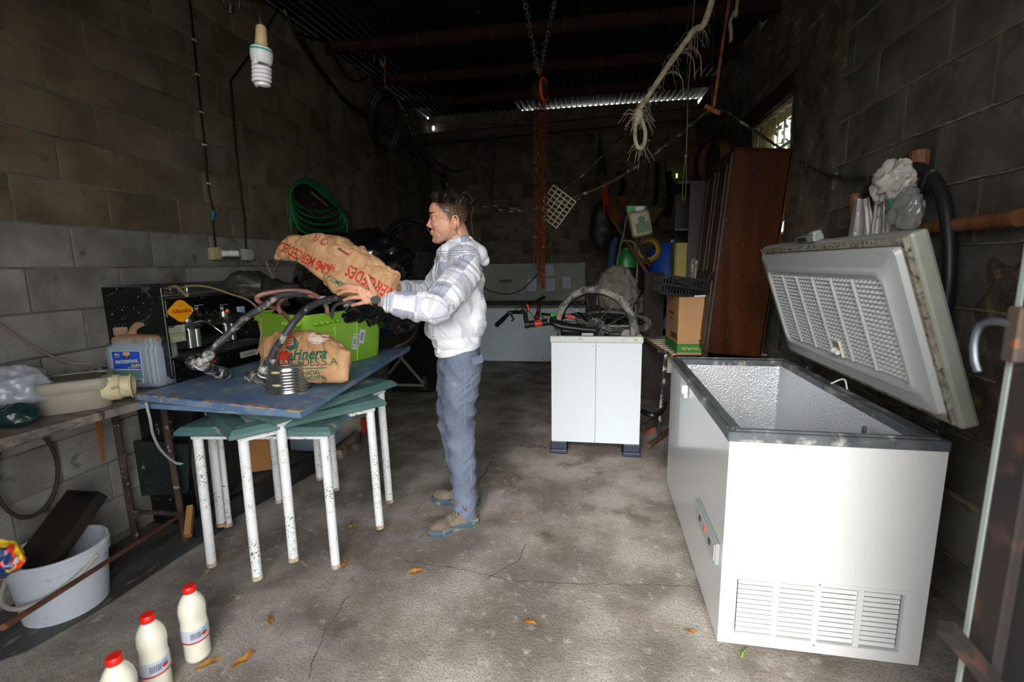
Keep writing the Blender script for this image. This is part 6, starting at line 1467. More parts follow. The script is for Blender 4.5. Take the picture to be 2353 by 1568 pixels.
for v in me.vertices:
    p = v.co; best = None
    for nme, a, c, r_ in bones:
        dist, t_, q, d = seg(p, a, c); sc2 = dist / r_
        if nme == 'hood': sc2 *= 1.15
        if best is None or sc2 < best[0]: best = (sc2, nme, t_, q, d, r_, dist)
    _, nme, t_, q, d, r_, dist = best
    if nme == 'torso':
        rel = p - q; ang = math.atan2(rel.dot(Ld), rel.dot(Fd)); u_ = p.z; vv = ang * .17
        side = 1.0 if (R(52) < ang < R(128) and p.z < 1.34) else 0.0
        mask = 0 if side or p.z < py(1045, 793, 2.4).z else 1
    elif nme == 'hood': u_, vv, mask = 0, 0, 0
    else:
        dn = d.normalized(); ref = Ud - dn * Ud.dot(dn); ref.normalize(); sd = dn.cross(ref); rel = p - q; ang = math.atan2(rel.dot(sd), rel.dot(ref)); off = d.length if nme.endswith('up') else 0
        u_ = (t_ * d.length if nme.endswith('up') else (shN2 - elN).length + t_ * d.length); vv = ang * .072; mask = 1
    vals.append((u_, vv, mask))
    # folds: rings round the sleeves, soft drags on the trunk
    if nme in ('n_up', 'n_fo', 'f_up', 'f_fo'):
        k = abs(noise.noise(V((u_ * 19, vv * 7, 3)))); k2 = abs(noise.noise(V((u_ * 34, vv * 12 + u_ * 10, 8)))); amp = .020 if nme.endswith('fo') else .013
    else: k = abs(noise.noise(V((u_ * 8 + vv * 7, vv * 5 - u_ * 3, 5)))); k2 = abs(noise.noise(V((u_ * 20 + vv * 12, vv * 14, 1)))); amp = .014 if nme == 'torso' else .008
    newco.append(p + v.normal * (amp * (.32 - k) * 1.7 + amp * .6 * (.28 - k2)))
for v, c in zip(me.vertices, newco): v.co = c
attr_vec(me, 'cloth', vals)
m_hood = bpy.data.materials.new('plaid_fleece'); m_hood.use_nodes = True; nt = m_hood.node_tree; nd, lk = nt.nodes, nt.links; pb = nd['Principled BSDF']; pb.inputs['Roughness'].default_value = .85
pb.inputs['Sheen Weight'].default_value = .2
at = nd.new('ShaderNodeAttribute'); at.attribute_name = 'cloth'; sp_ = nd.new('ShaderNodeSeparateXYZ'); lk.new(at.outputs['Vector'], sp_.inputs[0])
def mth(op, a, b_=None, c_=None):
    x = nd.new('ShaderNodeMath'); x.operation = op
    for i, q in enumerate((a, b_, c_)):
        if q is None: continue
        if isinstance(q, (int, float)): x.inputs[i].default_value = q
        else: lk.new(q, x.inputs[i])
    return x.outputs[0]
def frac(src, period, off): return mth('FRACT', mth('MULTIPLY_ADD', src, 1 / period, off))
fu, fv = frac(sp_.outputs[0], .20, .15), frac(sp_.outputs[1], .17, .32)
cu, cv = mth('LESS_THAN', fu, .5), mth('LESS_THAN', fv, .5)
chk = mth('MULTIPLY', cu, cv)
chk2 = mth('MULTIPLY', mth('SUBTRACT', 1, cu), mth('SUBTRACT', 1, cv)); chk2 = mth('MULTIPLY', chk2, .55)
def lines(f_, lo, hi, nrep, th):
    inb = mth('MULTIPLY', mth('GREATER_THAN', f_, lo), mth('LESS_THAN', f_, hi)); return mth('MULTIPLY', inb, mth('LESS_THAN', mth('FRACT', mth('MULTIPLY', f_, nrep)), th))
ln = mth('MAXIMUM', lines(fu, .56, .80, 17, .20), lines(fv, .15, .27, 16, .20))
mask = sp_.outputs[2]
base = nd.new('ShaderNodeMix'); base.data_type = 'RGBA'; base.inputs[6].default_value = lin('#dcdee6'); base.inputs[7].default_value = lin('#a2a6b8'); lk.new(mth('MULTIPLY', mth('ADD', chk, chk2), mask), base.inputs[0])
l2 = nd.new('ShaderNodeMix'); l2.data_type = 'RGBA'; lk.new(base.outputs[2], l2.inputs[6]); l2.inputs[7].default_value = lin('#444858'); lk.new(mth('MULTIPLY', mth('MULTIPLY', ln, mask), .85), l2.inputs[0]); lk.new(l2.outputs[2], pb.inputs['Base Color'])
nz_ = nd.new('ShaderNodeTexNoise'); nz_.inputs['Scale'].default_value = 300; bp_ = nd.new('ShaderNodeBump'); bp_.inputs['Strength'].default_value = .2; bp_.inputs['Distance'].default_value = .001; lk.new(nz_.outputs[0], bp_.inputs['Height']); lk.new(bp_.outputs[0], pb.inputs['Normal'])
hood = mesh_obj('hoodie', me, m_hood, man)
m_ribk = mat('white_ribbing', '#dcdee6', .85)
cN = elN.lerp(wrN, .78); dN = (wrN - elN).normalized()
MB().lathe([(.036, -.03), (.048, -.012), (.046, .01), (.038, .035), (.034, .038), (.03, .03)], cN, dN, 24).build('cuff', m_ribk, hood, smooth=True)
MB().lathe([(.036, -.02), (.044, -.01), (.040, .03), (.034, .038)], elF.lerp(wrF, .88), (wrF - elF), 24).build('cuff', m_ribk, hood, smooth=True)
# hem ribbing
hm0 = py(1052, 797, 2.48); tiltv = (Ud + Fd * -.22).normalized()
mb = MB(); n = 40; vs = []
for j, (k_, z_) in enumerate(((1.0, .022), (1.02, .01), (1.0, -.016), (.93, -.022))):
    for i in range(n): a = 2 * PI * i / n; vs.append(hm0 + Fd * (.128 * k_ * math.cos(a)) + Ld * (.172 * k_ * math.sin(a)) + Ud * (z_ - .20 * .128 * math.cos(a)))
mb.add(vs, [(j * n + i, j * n + (i + 1) % n, (j + 1) * n + (i + 1) % n, (j + 1) * n + i) for j in range(3) for i in range(n)]); mb.build('hem', m_ribk, hood, smooth=True)
# zipper, pocket edge, hem tag
def onh(px_, py_, y_=2.3, lift=.002):
    off = wloc(hood); r = ray(px_, py_).normalized()
    hh = BV_H.ray_cast(V((0, 0, HC)) - off, r); return (hh[0] + off - r * lift) if hh[0] is not None else py(px_, py_, y_)
BV_H = BVHTree.FromPolygons([v.co.copy() for v in me.vertices], [tuple(p.vertices) for p in me.polygons])
P = [onh(x, y) for x, y in ((1005, 590), (1003, 605), (1001, 622), (999, 640))]; MB().tube(P, .003, 6).build('zipper', mat('zip', '#8d9097', .35, .8), hood)
P = [onh(x, y) for x, y in ((1008, 738), (1006, 750), (1010, 762), (1018, 772), (1028, 780))]; MB().tube(cr_spline(P, 5), .0028, 6).build('pocket_edge', m_ribk, hood, smooth=True)
p = onh(1012, 806); flat_at('hem_label', *rect(.035, .03), p, Ld * -1 * 0 + V((1, -.1, .05)), Ud, mat('label_cloth', '#d3d3d8', .8), hood)
# watch
m_strap = mat('black_strap', '#17191d', .5)
wc = py(865, 691, 2.055); wd_ = (wrN - elN).normalized(); w_ = MB().lathe([(.031, -.011), (.0345, -.009), (.0345, .009), (.031, .011)], wc, wd_, 28, sx=1.0, sy=.92).build('watch', m_strap, man, smooth=True)
fdir = (V((0, 0, HC)) - wc); fdir = (fdir - wd_ * fdir.dot(wd_)).normalized(); fdir = (fdir + wd_.cross(fdir) * .5 + V((0, 0, -.35))).normalized()
MB().cyl(wc + fdir * .026, wc + fdir * .041, .0215, n=28).build('watch_case', m_strap, w_, smooth=True); MB().cyl(wc + fdir * .041, wc + fdir * .0415, .018, n=28).build('watch_face', mat('watch_glass', '#0a0b0d', .35, spec=.2), w_)

# ---- trousers
t = MB()
pv = py(1054, 806, 2.48)
t.ball(pv, (.118, .165, .075), 24, 16, rot=hrot); t.ball(py(1056, 838, 2.48), (.125, .168, .09), 24, 16, rot=hrot)
for a, c, r0, r1 in ((py(1063, 835, 2.40), py(1056, 905, 2.40), .104, .096), (py(1056, 905, 2.40), py(1055, 985, 2.41), .094, .080), (py(1055, 985, 2.41), py(1064, 1075, 2.40), .078, .068), (py(1064, 1075, 2.40), py(1070, 1160, 2.385), .066, .058),
                     (py(1070, 1160, 2.385), py(1068, 1172, 2.38), .062, .064),
                     (py(1046, 832, 2.58), py(1040, 905, 2.60), .100, .092), (py(1040, 905, 2.60), py(1036, 980, 2.62), .090, .078), (py(1036, 980, 2.62), py(1052, 1055, 2.63), .076, .066), (py(1052, 1055, 2.63), py(1062, 1122, 2.64), .064, .060)): t.cap(a, c, r0, r1, 20)
me = remesh(t, .006, 6, 'trousers')
nrms = [v.normal.copy() for v in me.vertices]
for v, vn in zip(me.vertices, nrms):
    p = v.co; k = abs(noise.noise(V((p.x * 5, p.y * 5, p.z * 10 + p.x * 9)))); k2 = abs(noise.noise(V((p.x * 12, p.y * 12, p.z * 24 - p.x * 18)) + V((4, 4, 4)))); lo = 1.0 + .5 * (p.z < .75)
    v.co = p + vn * ((.011 * (.3 - k) + .0055 * (.3 - k2)) * 1.7 * lo)
m_trs = mat('grey_blue_canvas', '#646d80', .85, col2='#565f72', scale=5, spots=('#8f95a3', 10, .64, .75, 6), bump=.3, bscale=300, bdist=.001)
trs = mesh_obj('trousers', me, m_trs, man)
BV_T = BVHTree.FromPolygons([v.co.copy() for v in me.vertices], [tuple(p.vertices) for p in me.polygons]); off_t = wloc(trs)
def ont(px_, py_, lift=.002):
    r = ray(px_, py_).normalized(); hh = BV_T.ray_cast(V((0, 0, HC)) - off_t, r); return (hh[0] + off_t - r * lift) if hh[0] is not None else py(px_, py_, 2.33)
m_seam = mat('seam_thread', '#7d879b', .85)
def seam(pts, nme='seam', r_=.0018): MB().tube(cr_spline([ont(*p) for p in pts], 6), r_, 5).build(nme, m_seam, trs, smooth=True)
seam(((1071, 815), (1069, 850), (1068, 900), (1069, 950), (1070, 1000), (1074, 1040), (1083, 1085), (1079, 1130), (1074, 1175))); seam(((1040, 812), (1046, 830), (1056, 848), (1063, 856))); seam(((1013, 897), (1042, 901))); seam(((1013, 907), (1042, 911))); seam(((1082, 850), (1083, 880), (1089, 905)))
def patch(quad, nme, m, th=.005):
    Q = [ont(*q, .001) for q in quad]; nrm = (V((0, 0, HC)) - Q[0]).normalized() * th; MB().add(Q + [q + nrm for q in Q], [(4, 5, 6, 7), (0, 4, 5, 1), (1, 5, 6, 2), (2, 6, 7, 3), (3, 7, 4, 0)]).build(nme, m, trs)
patch(((1083, 823), (1108, 815), (1111, 833), (1087, 841)), 'pocket_flap', m_trs)
MB().ball(ont(1107, 839), .005, 10, 8).build('stud', m_chrome, trs)
# ---- boots
m_boot = mat('dusty_tan_leather', '#7b7165', .85, col2='#5f5248', scale=12, spots=('#aaa294', 8, .58, .7, 5)); m_sole = mat('blue_rubber_sole', '#3c5363', .7, col2='#8f8a7c', scale=20, mix=(.5, .62)); m_lace = mat('brown_lace', '#54443b', .9)
def boot(toe, heel, ank, lbl):
    d = toe - heel; d.z = 0; Lb = d.length; M = frame(V((heel.x, heel.y, 0)), d)
    mb = MB(M); mb.cap((.045, 0, .045), (.05, 0, .085), .040, .040, 18); mb.cap((.045, 0, .045), (.15, 0, .045), .042, .040, 18); mb.ball((Lb - .075, 0, .042), (.072, .047, .036), 22, 14); mb.cap((.075, 0, .080), (.16, 0, .055), .038, .034, 18); mb.cap((.045, 0, .085), (.048, 0, .105), .040, .038, 18)
    me = remesh(mb, .0055, 4, 'boot')
    nrms = [v.normal.copy() for v in me.vertices]
    for v, vn in zip(me.vertices, nrms):
        k = abs(noise.noise(v.co * 26)); v.co = v.co + vn * .004 * (.3 - k)
    o = mesh_obj('boot', me, m_boot, man)
    def outline(k, z, s=1.0):
        pts = [(-.004, 0), (.01, .032), (.06, .040), (.11, .037), (Lb - .11, .045), (Lb - .05, .047), (Lb - .012, .026), (Lb, 0)]
        P = pts + [(x, -y) for x, y in pts[-2:0:-1]]; P = cr_spline([V((x, y, 0)) for x, y in P], 4, closed=True); cx_ = Lb / 2
        return [V((cx_ + (p.x - cx_) * (1 + k / Lb * 2), p.y * (1 + k / .045), z)) for p in P]
    mb = MB(M); loft(mb, [outline(.001, 0), outline(.004, .006), outline(.004, .024), outline(.0, .032)]); mb.build('sole', m_sole, o, smooth=True, sharp=40)
    mb = MB(M)
    for i in range(5):
        x = .100 + i * .018; z = .112 - i * .011; mb.tube([(x - .006, -.034, z - .014), (x, 0, z + .012), (x + .006, .034, z - .014)], .0035, 6)
    mb.tube(cr_spline([(.085, .01, .15), (.10, .035, .13), (.085, .05, .11), (.075, .03, .14)], 5), .003, 6); mb.build('lace', m_lace, o, smooth=True)
boot(pz(984, 1232, 0), pz(1096, 1197, 0), aN, ''); boot(pz(994, 1150, 0), pz(1102, 1160, 0), aF, '')
# ================================================================== left wall fittings
m_cab = mat('black_cable', '#0b0b0c', .5)
m_cabd = mat('dusty_glint_cable', '#24221f', .6, col2='#3b372f', scale=14, spots=('#a59f86', 18, .54, .68, 6))  # cream spots are dust plus highlights painted into the colour
def cable(pts, r, name, label, m=None, cat='cable', n=8, k=8, loc=None, group=None):
    P = cr_spline(pts, k); o = MB().tube(P, r, n).build(name, m or m_cab, None, smooth=True, loc=P[len(P) // 2]); tag(o, label, cat, group); return o
WX = XL + .012
def wallp(*pts, x=WX): return [pxx(a, b, x) for a, b in pts]
c = cable(wallp((430, -60), (436, 0), (445, 90), (453, 170), (462, 257), (470, 333), (478, 424), (487, 470), (491, 490), (489, 510), (494, 560), (496, 576)), .0065, 'wall_cable', 'black cable down the left wall to the left socket, with white clips', k=6)
for i, (a, b) in enumerate(((446, 92), (453, 171), (463, 258), (470, 333), (479, 422))): p = pxx(a, b, WX + .002); MB().box(p, (.014, .030, .011), bev=.002).build('cable_clip', mat('clip_white', '#c9c6bc', .6) if i == 0 else bpy.data.materials['clip_white'], c)
MB().torus(pxx(490, 480, WX + .01), (1, 0, 0), .028, .008, 18, 6, a0=0, a1=4.6).build('tape_end', mat('brown_tape', '#5d5145', .7), c); MB().tube(wallp((488, 482), (490, 495), (487, 506), x=WX + .012), .010, 7).build('blue_tape', mat('blue_tape', '#2172a8', .5), c)
c = cable(wallp((640, 20), (622, 50), (600, 88), (575, 125), (531, 186), (531, 200), (537, 280), (546, 380), (553, 440), (561, 502), (563, 540), (565, 574)), .0075, 'wall_cable', 'thicker black cable angling down the left wall to the right socket', k=6)
for a, b in ((530, 189), (562, 503)): MB().box(pxx(a, b, WX), (.012, .03, .012), bev=.002).build('cable_clip', m_steel_dk, c)
def socket(px_, py_, m, label, adapter=False):
    p = pxx(px_, py_, XL + .024); t = thing('wall_socket', label, 'socket', p)
    MB().box(p, (.045, .085, .085), bev=.008).build('housing', m, t, smooth=True)
    f = MB().lathe([(.036, 0), (.036, .006), (.031, .008), (.030, -.004), (0, -.004)], p + V((.022, .006, 0)), (1, 0, 0), 28).build('face', m, t, smooth=True, sharp=40)
    for dy in (-.009, .009): MB().cyl(p + V((.018, dy + .006, 0)), p + V((.0195, dy + .006, 0)), .003, n=8).build('hole', m_dark, f)
    if adapter:
        a = p + V((.028, .02, 0)); MB().lathe([(.022, 0), (.022, .03), (.018, .034), (.018, .040), (.022, .044), (.022, .10), (.018, .104), (0, .104)], a + V((0, .0, 0)), V((.7, .75, 0)), 24).build('plug_adapter', mat('adapter_white', '#d4d2cb', .4), t, smooth=True, sharp=40)
socket(495, 583, mat('aged_cream', '#a99f7c', .5), 'aged cream wall socket with a white plug adapter sticking out', True)
socket(567, 586, mat('socket_white', '#a9a69d', .45), 'square off-white wall socket right of the one with the adapter')

# ================================================================== spiral lamp
bt_ = py(600, 58, 1.6); bb = py(602, 205, 1.6); ax = (bb - bt_).normalized(); Lb_ = (bb - bt_).length
lp = thing('spiral_lamp', 'hanging spiral energy-saving bulb in a cream socket at upper left', 'lamp', bt_)
MB().lathe([(.010, 0), (.017, .008), (.019, .045), (.021, .062), (.019, .066)], bt_, ax, 24).build('socket', mat('cream_socket', '#b09a72', .5), lp, smooth=True, sharp=40)
MB().lathe([(.017, .060), (.0175, .064), (.016, .067), (.0175, .07)], bt_, ax, 20).build('screw_cap', m_chrome, lp, smooth=True)
bs = MB().lathe([(.016, .068), (.034, .074), (.036, .080), (.036, .10), (.033, .118), (.028, .124), (0, .124)], bt_, ax, 32).build('ballast', mat('ballast_white', '#c6cbc9', .4), lp, smooth=True, sharp=40)
MB().lathe([(.0362, .080), (.0368, .081), (.0368, .085), (.0362, .086)], bt_, ax, 32, caps=False).build('teal_ring', mat('teal', '#12908a', .4), bs, smooth=True)
u, w = perp(ax); P = []; N_ = 130; turns = 5.2
for i in range(N_):
    t_ = i / (N_ - 1); a = t_ * turns * 2 * PI; rr_2 = .0265 * (1 if t_ < .8 else 1 - .35 * (t_ - .8) / .2); P.append(bt_ + ax * (.128 + t_ * (Lb_ - .138)) + u * rr_2 * math.cos(a) + w * rr_2 * math.sin(a))
MB().tube([bt_ + ax * .118 + u * .026] + P, .0062, 10).build('spiral_tube', mat('fluorescent_glass', '#dcd6dc', .15, coat=.6), lp, smooth=True)
MB().tube(cr_spline([bt_, py(597, 35, 1.6), py(602, 10, 1.62), py(598, -60, 1.7), V((-1.25, 2.0, 3.35))], 6), .003, 6).build('wire', m_cab, lp)
tg = MB().torus(py(533, 5, 1.9), (0, 1, .2), .035, .006, 24, 8).tube([py(530, 12, 1.9), py(530, 32, 1.9)], .010, 6); tag(tg.build('roof_hook', m_black, None, smooth=True, loc=py(533, 5, 1.9)), 'black ring hook hanging at the top edge left of the spiral lamp', 'hook')
MB().tube([py(533, -12, 1.9), V((-1.7, 2.2, 3.33))], .004, 6).build('hook_wire', m_black, bpy.data.objects['roof_hook'])

# ================================================================== green hose coil with rack and dried stuff
gh = thing('green_hose', 'coiled green garden hose hanging on the left wall above the paper sack', 'hose', pxx(720, 480, XL + .06))
m_gh = mat('green_hose_rubber', '#1c7a40', .35, col2='#14592f', scale=6)
for k in range(5):
    x = XL + .05 + .022 * k; kk = k
    pts = [(667, 450 + 3 * k), (676, 424 + k), (705, 413 + 1.5 * k), (738, 424 + 5 * k), (766 + 6 * k, 455 + 9 * k), (768 + 7 * k, 476 + 15 * k), (738 + 6 * k, 486 + 15 * k), (706 + 3 * k, 482 + 15 * k), (680 + k, 468 + 13 * k)]
    MB().tube(cr_spline([pxx(a, b, x) for a, b in pts], 8, closed=True), .0125, 10, closed=True).build('hose_loop', m_gh, gh, smooth=True)
MB().tube(cr_spline(wallp((672, 440), (668, 480), (670, 530), (674, 560), x=XL + .05), 6), .0125, 10).tube(cr_spline(wallp((780, 475), (795, 510), (799, 545), (798, 575), x=XL + .05), 6), .0125, 10).build('hose_end', m_gh, gh, smooth=True)
MB().tube(wallp((660, 428), (672, 430), x=XL + .10), .008, 6).cyl(pxx(672, 428, XL - .02), pxx(672, 428, XL + .14), .010, n=8).build('hook', m_steel_dk, gh)
rk = thing('wire_rack', 'yellowed wire rack tucked behind the green hose coil', 'rack', pxx(735, 455, XL + .03)); m_yw = mat('yellow_wire', '#8a6c26', .5)
mb = MB()
for a, b in (((697, 430), (752, 475)), ((700, 426), (755, 470)), ((703, 420), (760, 462)), ((694, 436), (748, 480)), ((722, 416), (705, 482)), ((760, 447), (752, 475)), ((738, 425), (762, 447)), ((716, 424), (702, 470))): mb.tube(wallp(a, b, x=XL + .035), .0035, 6)
mb.build('wires', m_yw, rk); MB().tube(wallp((712, 440), (750, 472), x=XL + .03), .018, 6).build('cross_piece', mat('ochre_wood', '#7d5a24', .7), rk)
random.seed(2); mb = MB()
for i in range(46):
    a = V((random.uniform(700, 795), random.uniform(478, 548), 0)); ang = random.uniform(-.9, .9); L_ = random.uniform(8, 26); mb.tube(wallp((a.x, a.y), (a.x + L_ * math.cos(ang), a.y + L_ * math.sin(ang) * -1), x=XL + .03 + random.uniform(0, .02)), random.uniform(.003, .008), 5)
o = mb.build('dried_twigs', mat('dry_twig', '#6f5a38', .9, col2='#3f3323', scale=20), None, loc=pxx(745, 510, XL + .03)); tag(o, 'bunch of dried twigs and straw hanging inside the green hose coil', 'twigs', None, 'stuff')
tag(MB().box(pxx(722, 500, XL + .022), (.03, .50, .52), bev=.01).disp(.01, 6).build('backing_cloth', mat('dark_sacking', '#171310', .95), None, loc=pxx(722, 500, XL + .022)), 'dark sacking on the wall behind the green hose coil', 'cloth')

# ================================================================== black hanging cable coil and long cables
ck = thing('cable_coil', 'hank of black electric cable hanging under the roof at the left wall', 'cable coil', py(885, 270, 5.2))
for k in range(6):
    dx_ = random.uniform(-3, 3); w_ = 33 - 1.5 * k + random.uniform(-2, 2); pts = [(884 + dx_ + w_ * math.cos(t_), 278 + 3 * dx_ * .3 + (68 - 2 * k) * math.sin(t_)) for t_ in [R(a) for a in range(0, 360, 40)]]
    MB().tube(cr_spline([py(a, b, 5.15 + .02 * k) for a, b in pts], 6, closed=True), .013, 7, closed=True).build('cable_loop', m_cab, ck, smooth=True)
MB().tube(cr_spline([py(p[0], p[1], 5.15) for p in ((878, 225), (870, 250), (866, 290), (874, 310), (890, 300), (893, 260), (882, 228))], 6), .008, 7).build('cable_loop', m_cab, ck, smooth=True)
MB().tube([py(886, 212, 5.2), py(884, 170, 5.15), py(880, 130, 5.1), py(862, 80, 5.0), V((py(855, 60, 5.0).x, 5.0, roof_z(5) - .02))], .006, 6).build('hanging_cord', mat('green_twine', '#6f7d63', .8), ck); MB().tube(cr_spline([py(862, 75, 5.0), py(875, 110, 5.0), py(885, 140, 5.05), py(878, 150, 5.05), py(865, 105, 5.0)], 5), .008, 6).build('twine_knot', bpy.data.materials['green_twine'], ck)
MB().tube([py(876, 142, 5.05), py(884, 155, 5.05)], .015, 6).build('red_clip', m_red, ck)
def pys(y, *pts): return [py(a, b, y) for a, b in pts]
cable(wallp((655, 20), (675, 70), (700, 112), (732, 160), (765, 200), (800, 242), (845, 275), (905, 318), (960, 365), x=XL + .04), .014, 'long_cable', 'thick black cable running down along the left wall from the roof, the lower one')
cable(wallp((690, 70), (712, 120), (740, 160), (765, 196), (800, 236), (850, 268), (900, 300), x=XL + .05), .010, 'long_cable', 'black cable running beside the thicker one along the left wall')
cable([py(680, 75, 3.6), py(720, 90, 3.9), py(745, 92, 4.2), py(765, 120, 4.4), py(788, 165, 4.7), py(818, 188, 4.9), py(845, 176, 5.1)], .012, 'long_cable', 'black cable looping under the first visible rusty purlin at left')
main_p = [py(898, 212, 5.2), py(925, 262, 5.25), py(955, 320, 5.25), py(990, 372, 5.2), py(1035, 432, 5.0), py(1075, 462, 4.8), py(1130, 480, 4.6), py(1190, 484, 4.5), py(1250, 474, 4.45), py(1330, 450, 4.35), py(1410, 415, 4.25), py(1480, 370, 4.1), py(1550, 318, 3.9), py(1610, 268, 3.7), py(1640, 250, 3.6)]
cable(main_p, .014, 'sagging_cable', 'thick dusty cable sagging across the room behind the man to the hanging rod', m_cabd, k=10)
cable([p + V((.02, 0, .03 * math.sin(i * 1.3))) for i, p in enumerate(main_p[:10])], .009, 'sagging_cable', 'thinner dusty cable twisted along the left half of the sagging thick one', m_cabd, k=10)
cable([py(1100, 474, 4.6), py(1180, 479, 4.6), py(1260, 455, 4.6), py(1330, 410, 4.7), py(1390, 352, 4.8), py(1430, 312, 4.9), py(1455, 292, 5.0)], .009, 'sagging_cable', 'thin cable branching off the sagging one up to the steel joist', m_cabd)
cable([py(1640, 250, 3.6), py(1675, 260, 3.45), py(1720, 292, 3.3), pxx(1800, 345, XR - .03), pxx(1860, 383, XR - .03), pxx(1905, 403, XR - .03), pxx(1960, 409, XR - .03), pxx(2010, 410, XR - .05)], .009, 'sagging_cable', 'dusty cable running from the hanging rod down the right wall to the wooden pegs', m_cabd)
cable(pys(4.75, (1060, 447), (1072, 442), (1085, 458), (1088, 478), (1083, 500), (1086, 540)), .008, 'rope_end', 'frayed cord end dangling from the sagging cable behind the man\'s neck', mat('dirty_cord', '#6d6650', .8), 'rope')
cable(pys(6.35, (955, 322), (985, 355), (1020, 385), (1055, 394), (1090, 378), (1113, 350), (1122, 318), (1127, 306)), .012, 'cable_swag', 'black cable hanging in a deep swag in front of the back wall')
cable(pys(6.4, (930, 325), (960, 350), (985, 380), (1005, 398), (1030, 415)), .010, 'cable_swag', 'short black cable behind the sagging one at the left corner')
cable(pys(6.38, (1131, 306), (1135, 360), (1132, 410), (1128, 445), (1130, 468)), .011, 'hanging_cable', 'short black cable hanging straight down from the steel joist')
cable(wallp((930, 345), (936, 430), (940, 520), (942, 600), x=XL + .03), .006, 'hanging_cable', 'thin wire hanging down the left wall near the corner')
tag(MB().tube(pys(7.44, (1021, 395), (1018, 470)), .026, 8).build('pipe', m_dark, None, loc=py(1020, 430, 6.9)), 'dark pipe stub upright in the back corner above the man\'s head', 'pipe')
# big coil of black pipe on the floor behind the man, plus the trolley
kc = thing('pipe_coil', 'big coil of dusty black water pipe standing in the dark by the back left corner', 'pipe coil', py(948, 640, 5.2)); kc.location.z = 0
cc_ = py(948, 585, 5.2)
for k in range(9):
    MB().torus(cc_ + V((.03 * random.uniform(-1, 1), -.16 + .04 * k, 0)), (.5, -.9, .05), .30 + .02 * random.uniform(-1, 1), .017, 36, 7, sx=1.25, u0=(1, .5, 0)).build('pipe_loop', mat('pipe_black', '#0e0e0f', .45, spots=('#8a836c', 6, .62, .68, 2)) if k == 0 else bpy.data.materials['pipe_black'], kc, smooth=True)
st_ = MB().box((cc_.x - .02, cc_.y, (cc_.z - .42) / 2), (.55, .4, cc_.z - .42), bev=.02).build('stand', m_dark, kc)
tl = thing('trolley', 'old trolley frame with grey curved tray, dark green post and small wheels, behind the tables', 'trolley', pz(930, 885, 0))
MB().grid(lambda u, v: py(868 + 92 * u, 740 + 62 * v - 22 * u * v + 18 * math.sin(PI * u) * v, 4.7 - .5 * v + .3 * u), 14, 10).build('tray', mat('grey_brown_sheet', '#6f665c', .5, .3, spots=('#8f8a80', 14, .62, .72)), tl, smooth=True)
MB().tube(cr_spline([py(905, 798, 4.2), py(935, 785, 4.3), py(955, 762, 4.5), py(958, 745, 4.7)], 6), .012, 8).build('tray_lip', m_greyp, tl, smooth=True)
m_dgreen = mat('dark_green_paint', '#223d38', .6); gz0 = pz(955, 880, .02)
MB().box((gz0.x, gz0.y, .42), (.11, .08, .84), bev=.006).build('post', m_dgreen, tl); MB().box((gz0.x - .35, gz0.y + .5, .35), (.07, .06, .6), bev=.006).build('post', m_dgreen, tl)
m_galv = mat('dirty_galvanised', '#8f887b', .6, .3)
for a, b in (((915, 815), (973, 882)), ((888, 884), (973, 886)), ((925, 818), (895, 858))): MB().tube([py(*a, 4.6), py(*b, 4.75)], .016, 6).build('strut', m_galv, tl)
wcc = py(976, 880, 4.85); MB().cyl(wcc + V((-.02, 0, 0)), wcc + V((.025, .01, 0)), .085, n=24).cyl(wcc + V((-.03, 0, 0)), wcc + V((.035, .01, 0)), .03, n=14).build('wheel', mat('grey_wheel', '#3d3f40', .6, spots=('#8f8f8a', 30, .6, .7)), tl, smooth=True)

# ================================================================== chain hoist
m_chl = mat('rusty_chain', '#6b3218', .75, .4, col2='#3c1c10', scale=30, spots=('#a0856b', 40, .60, .7)); m_chg = mat('grey_chain', '#8b8a76', .5, .7, col2='#5b5a4c', scale=30)
ho = thing('chain_hoist', 'rusty chain hoist hanging from the roof with its loose chains dangling', 'hoist', py(1243, 205, 3.8))
def chain(name, pts, m, Ls=.030, r=.0033, w=.0095, cur=None):
    P = cr_spline(pts, 20); mb = MB(); acc = 0; i = 0; flip = 0; d_ = [0]
    for a, b_ in zip(P[:-1], P[1:]): d_.append(d_[-1] + (b_ - a).length)
    s = 0
    while s < d_[-1]:
        while i < len(d_) - 2 and d_[i + 1] < s: i += 1
        t_ = (s - d_[i]) / max(1e-6, d_[i + 1] - d_[i]); p = P[i].lerp(P[i + 1], t_); d = (P[i + 1] - P[i]).normalized(); u, w_ = perp(d)
        tw = .5 * noise.noise(p * 9); q = u * math.cos(tw) + w_ * math.sin(tw); q2 = d.cross(q)
        if flip: q = q2
        L2 = Ls * .5; c_ = [p + d * (L2 * .62 * math.sin(a)) * 1.0 + d * (Ls * .28 * (1 if math.sin(a) > 0 else -1)) + q * (w * math.cos(a)) for a in [R(x) for x in (20, 90, 160, 200, 270, 340)]]
        mb.tube(c_, r, 4, closed=True); s += Ls * .82; flip ^= 1
    o = mb.build(name, m, ho); o['kind'] = 'stuff'; return o
zt_ = roof_z(3.8) - .03; hk = py(1241, 172, 3.8)
chain('support_chain', [V((py(1200, -10, 3.8).x - .05, 3.8, zt_)), py(1207, 10, 3.8), py(1220, 80, 3.8), hk], m_chg, .040, .0042, .013); chain('support_chain', [V((py(1276, -10, 3.8).x + .04, 3.8, zt_)), py(1273, 10, 3.8), py(1256, 90, 3.8), hk], m_chg, .040, .0042, .013)
chain('support_chain', [py(1230, 140, 3.8), py(1228, 152, 3.77), py(1236, 160, 3.8), py(1232, 168, 3.78)], m_chg, .034, .004, .012)
MB().torus(hk + V((0, 0, -.03)), (0, 1, 0), .022, .007, 20, 8).cyl(hk + V((0, 0, -.05)), hk + V((0, 0, -.09)), .010, n=10).build('hook', m_rust, ho, smooth=True)
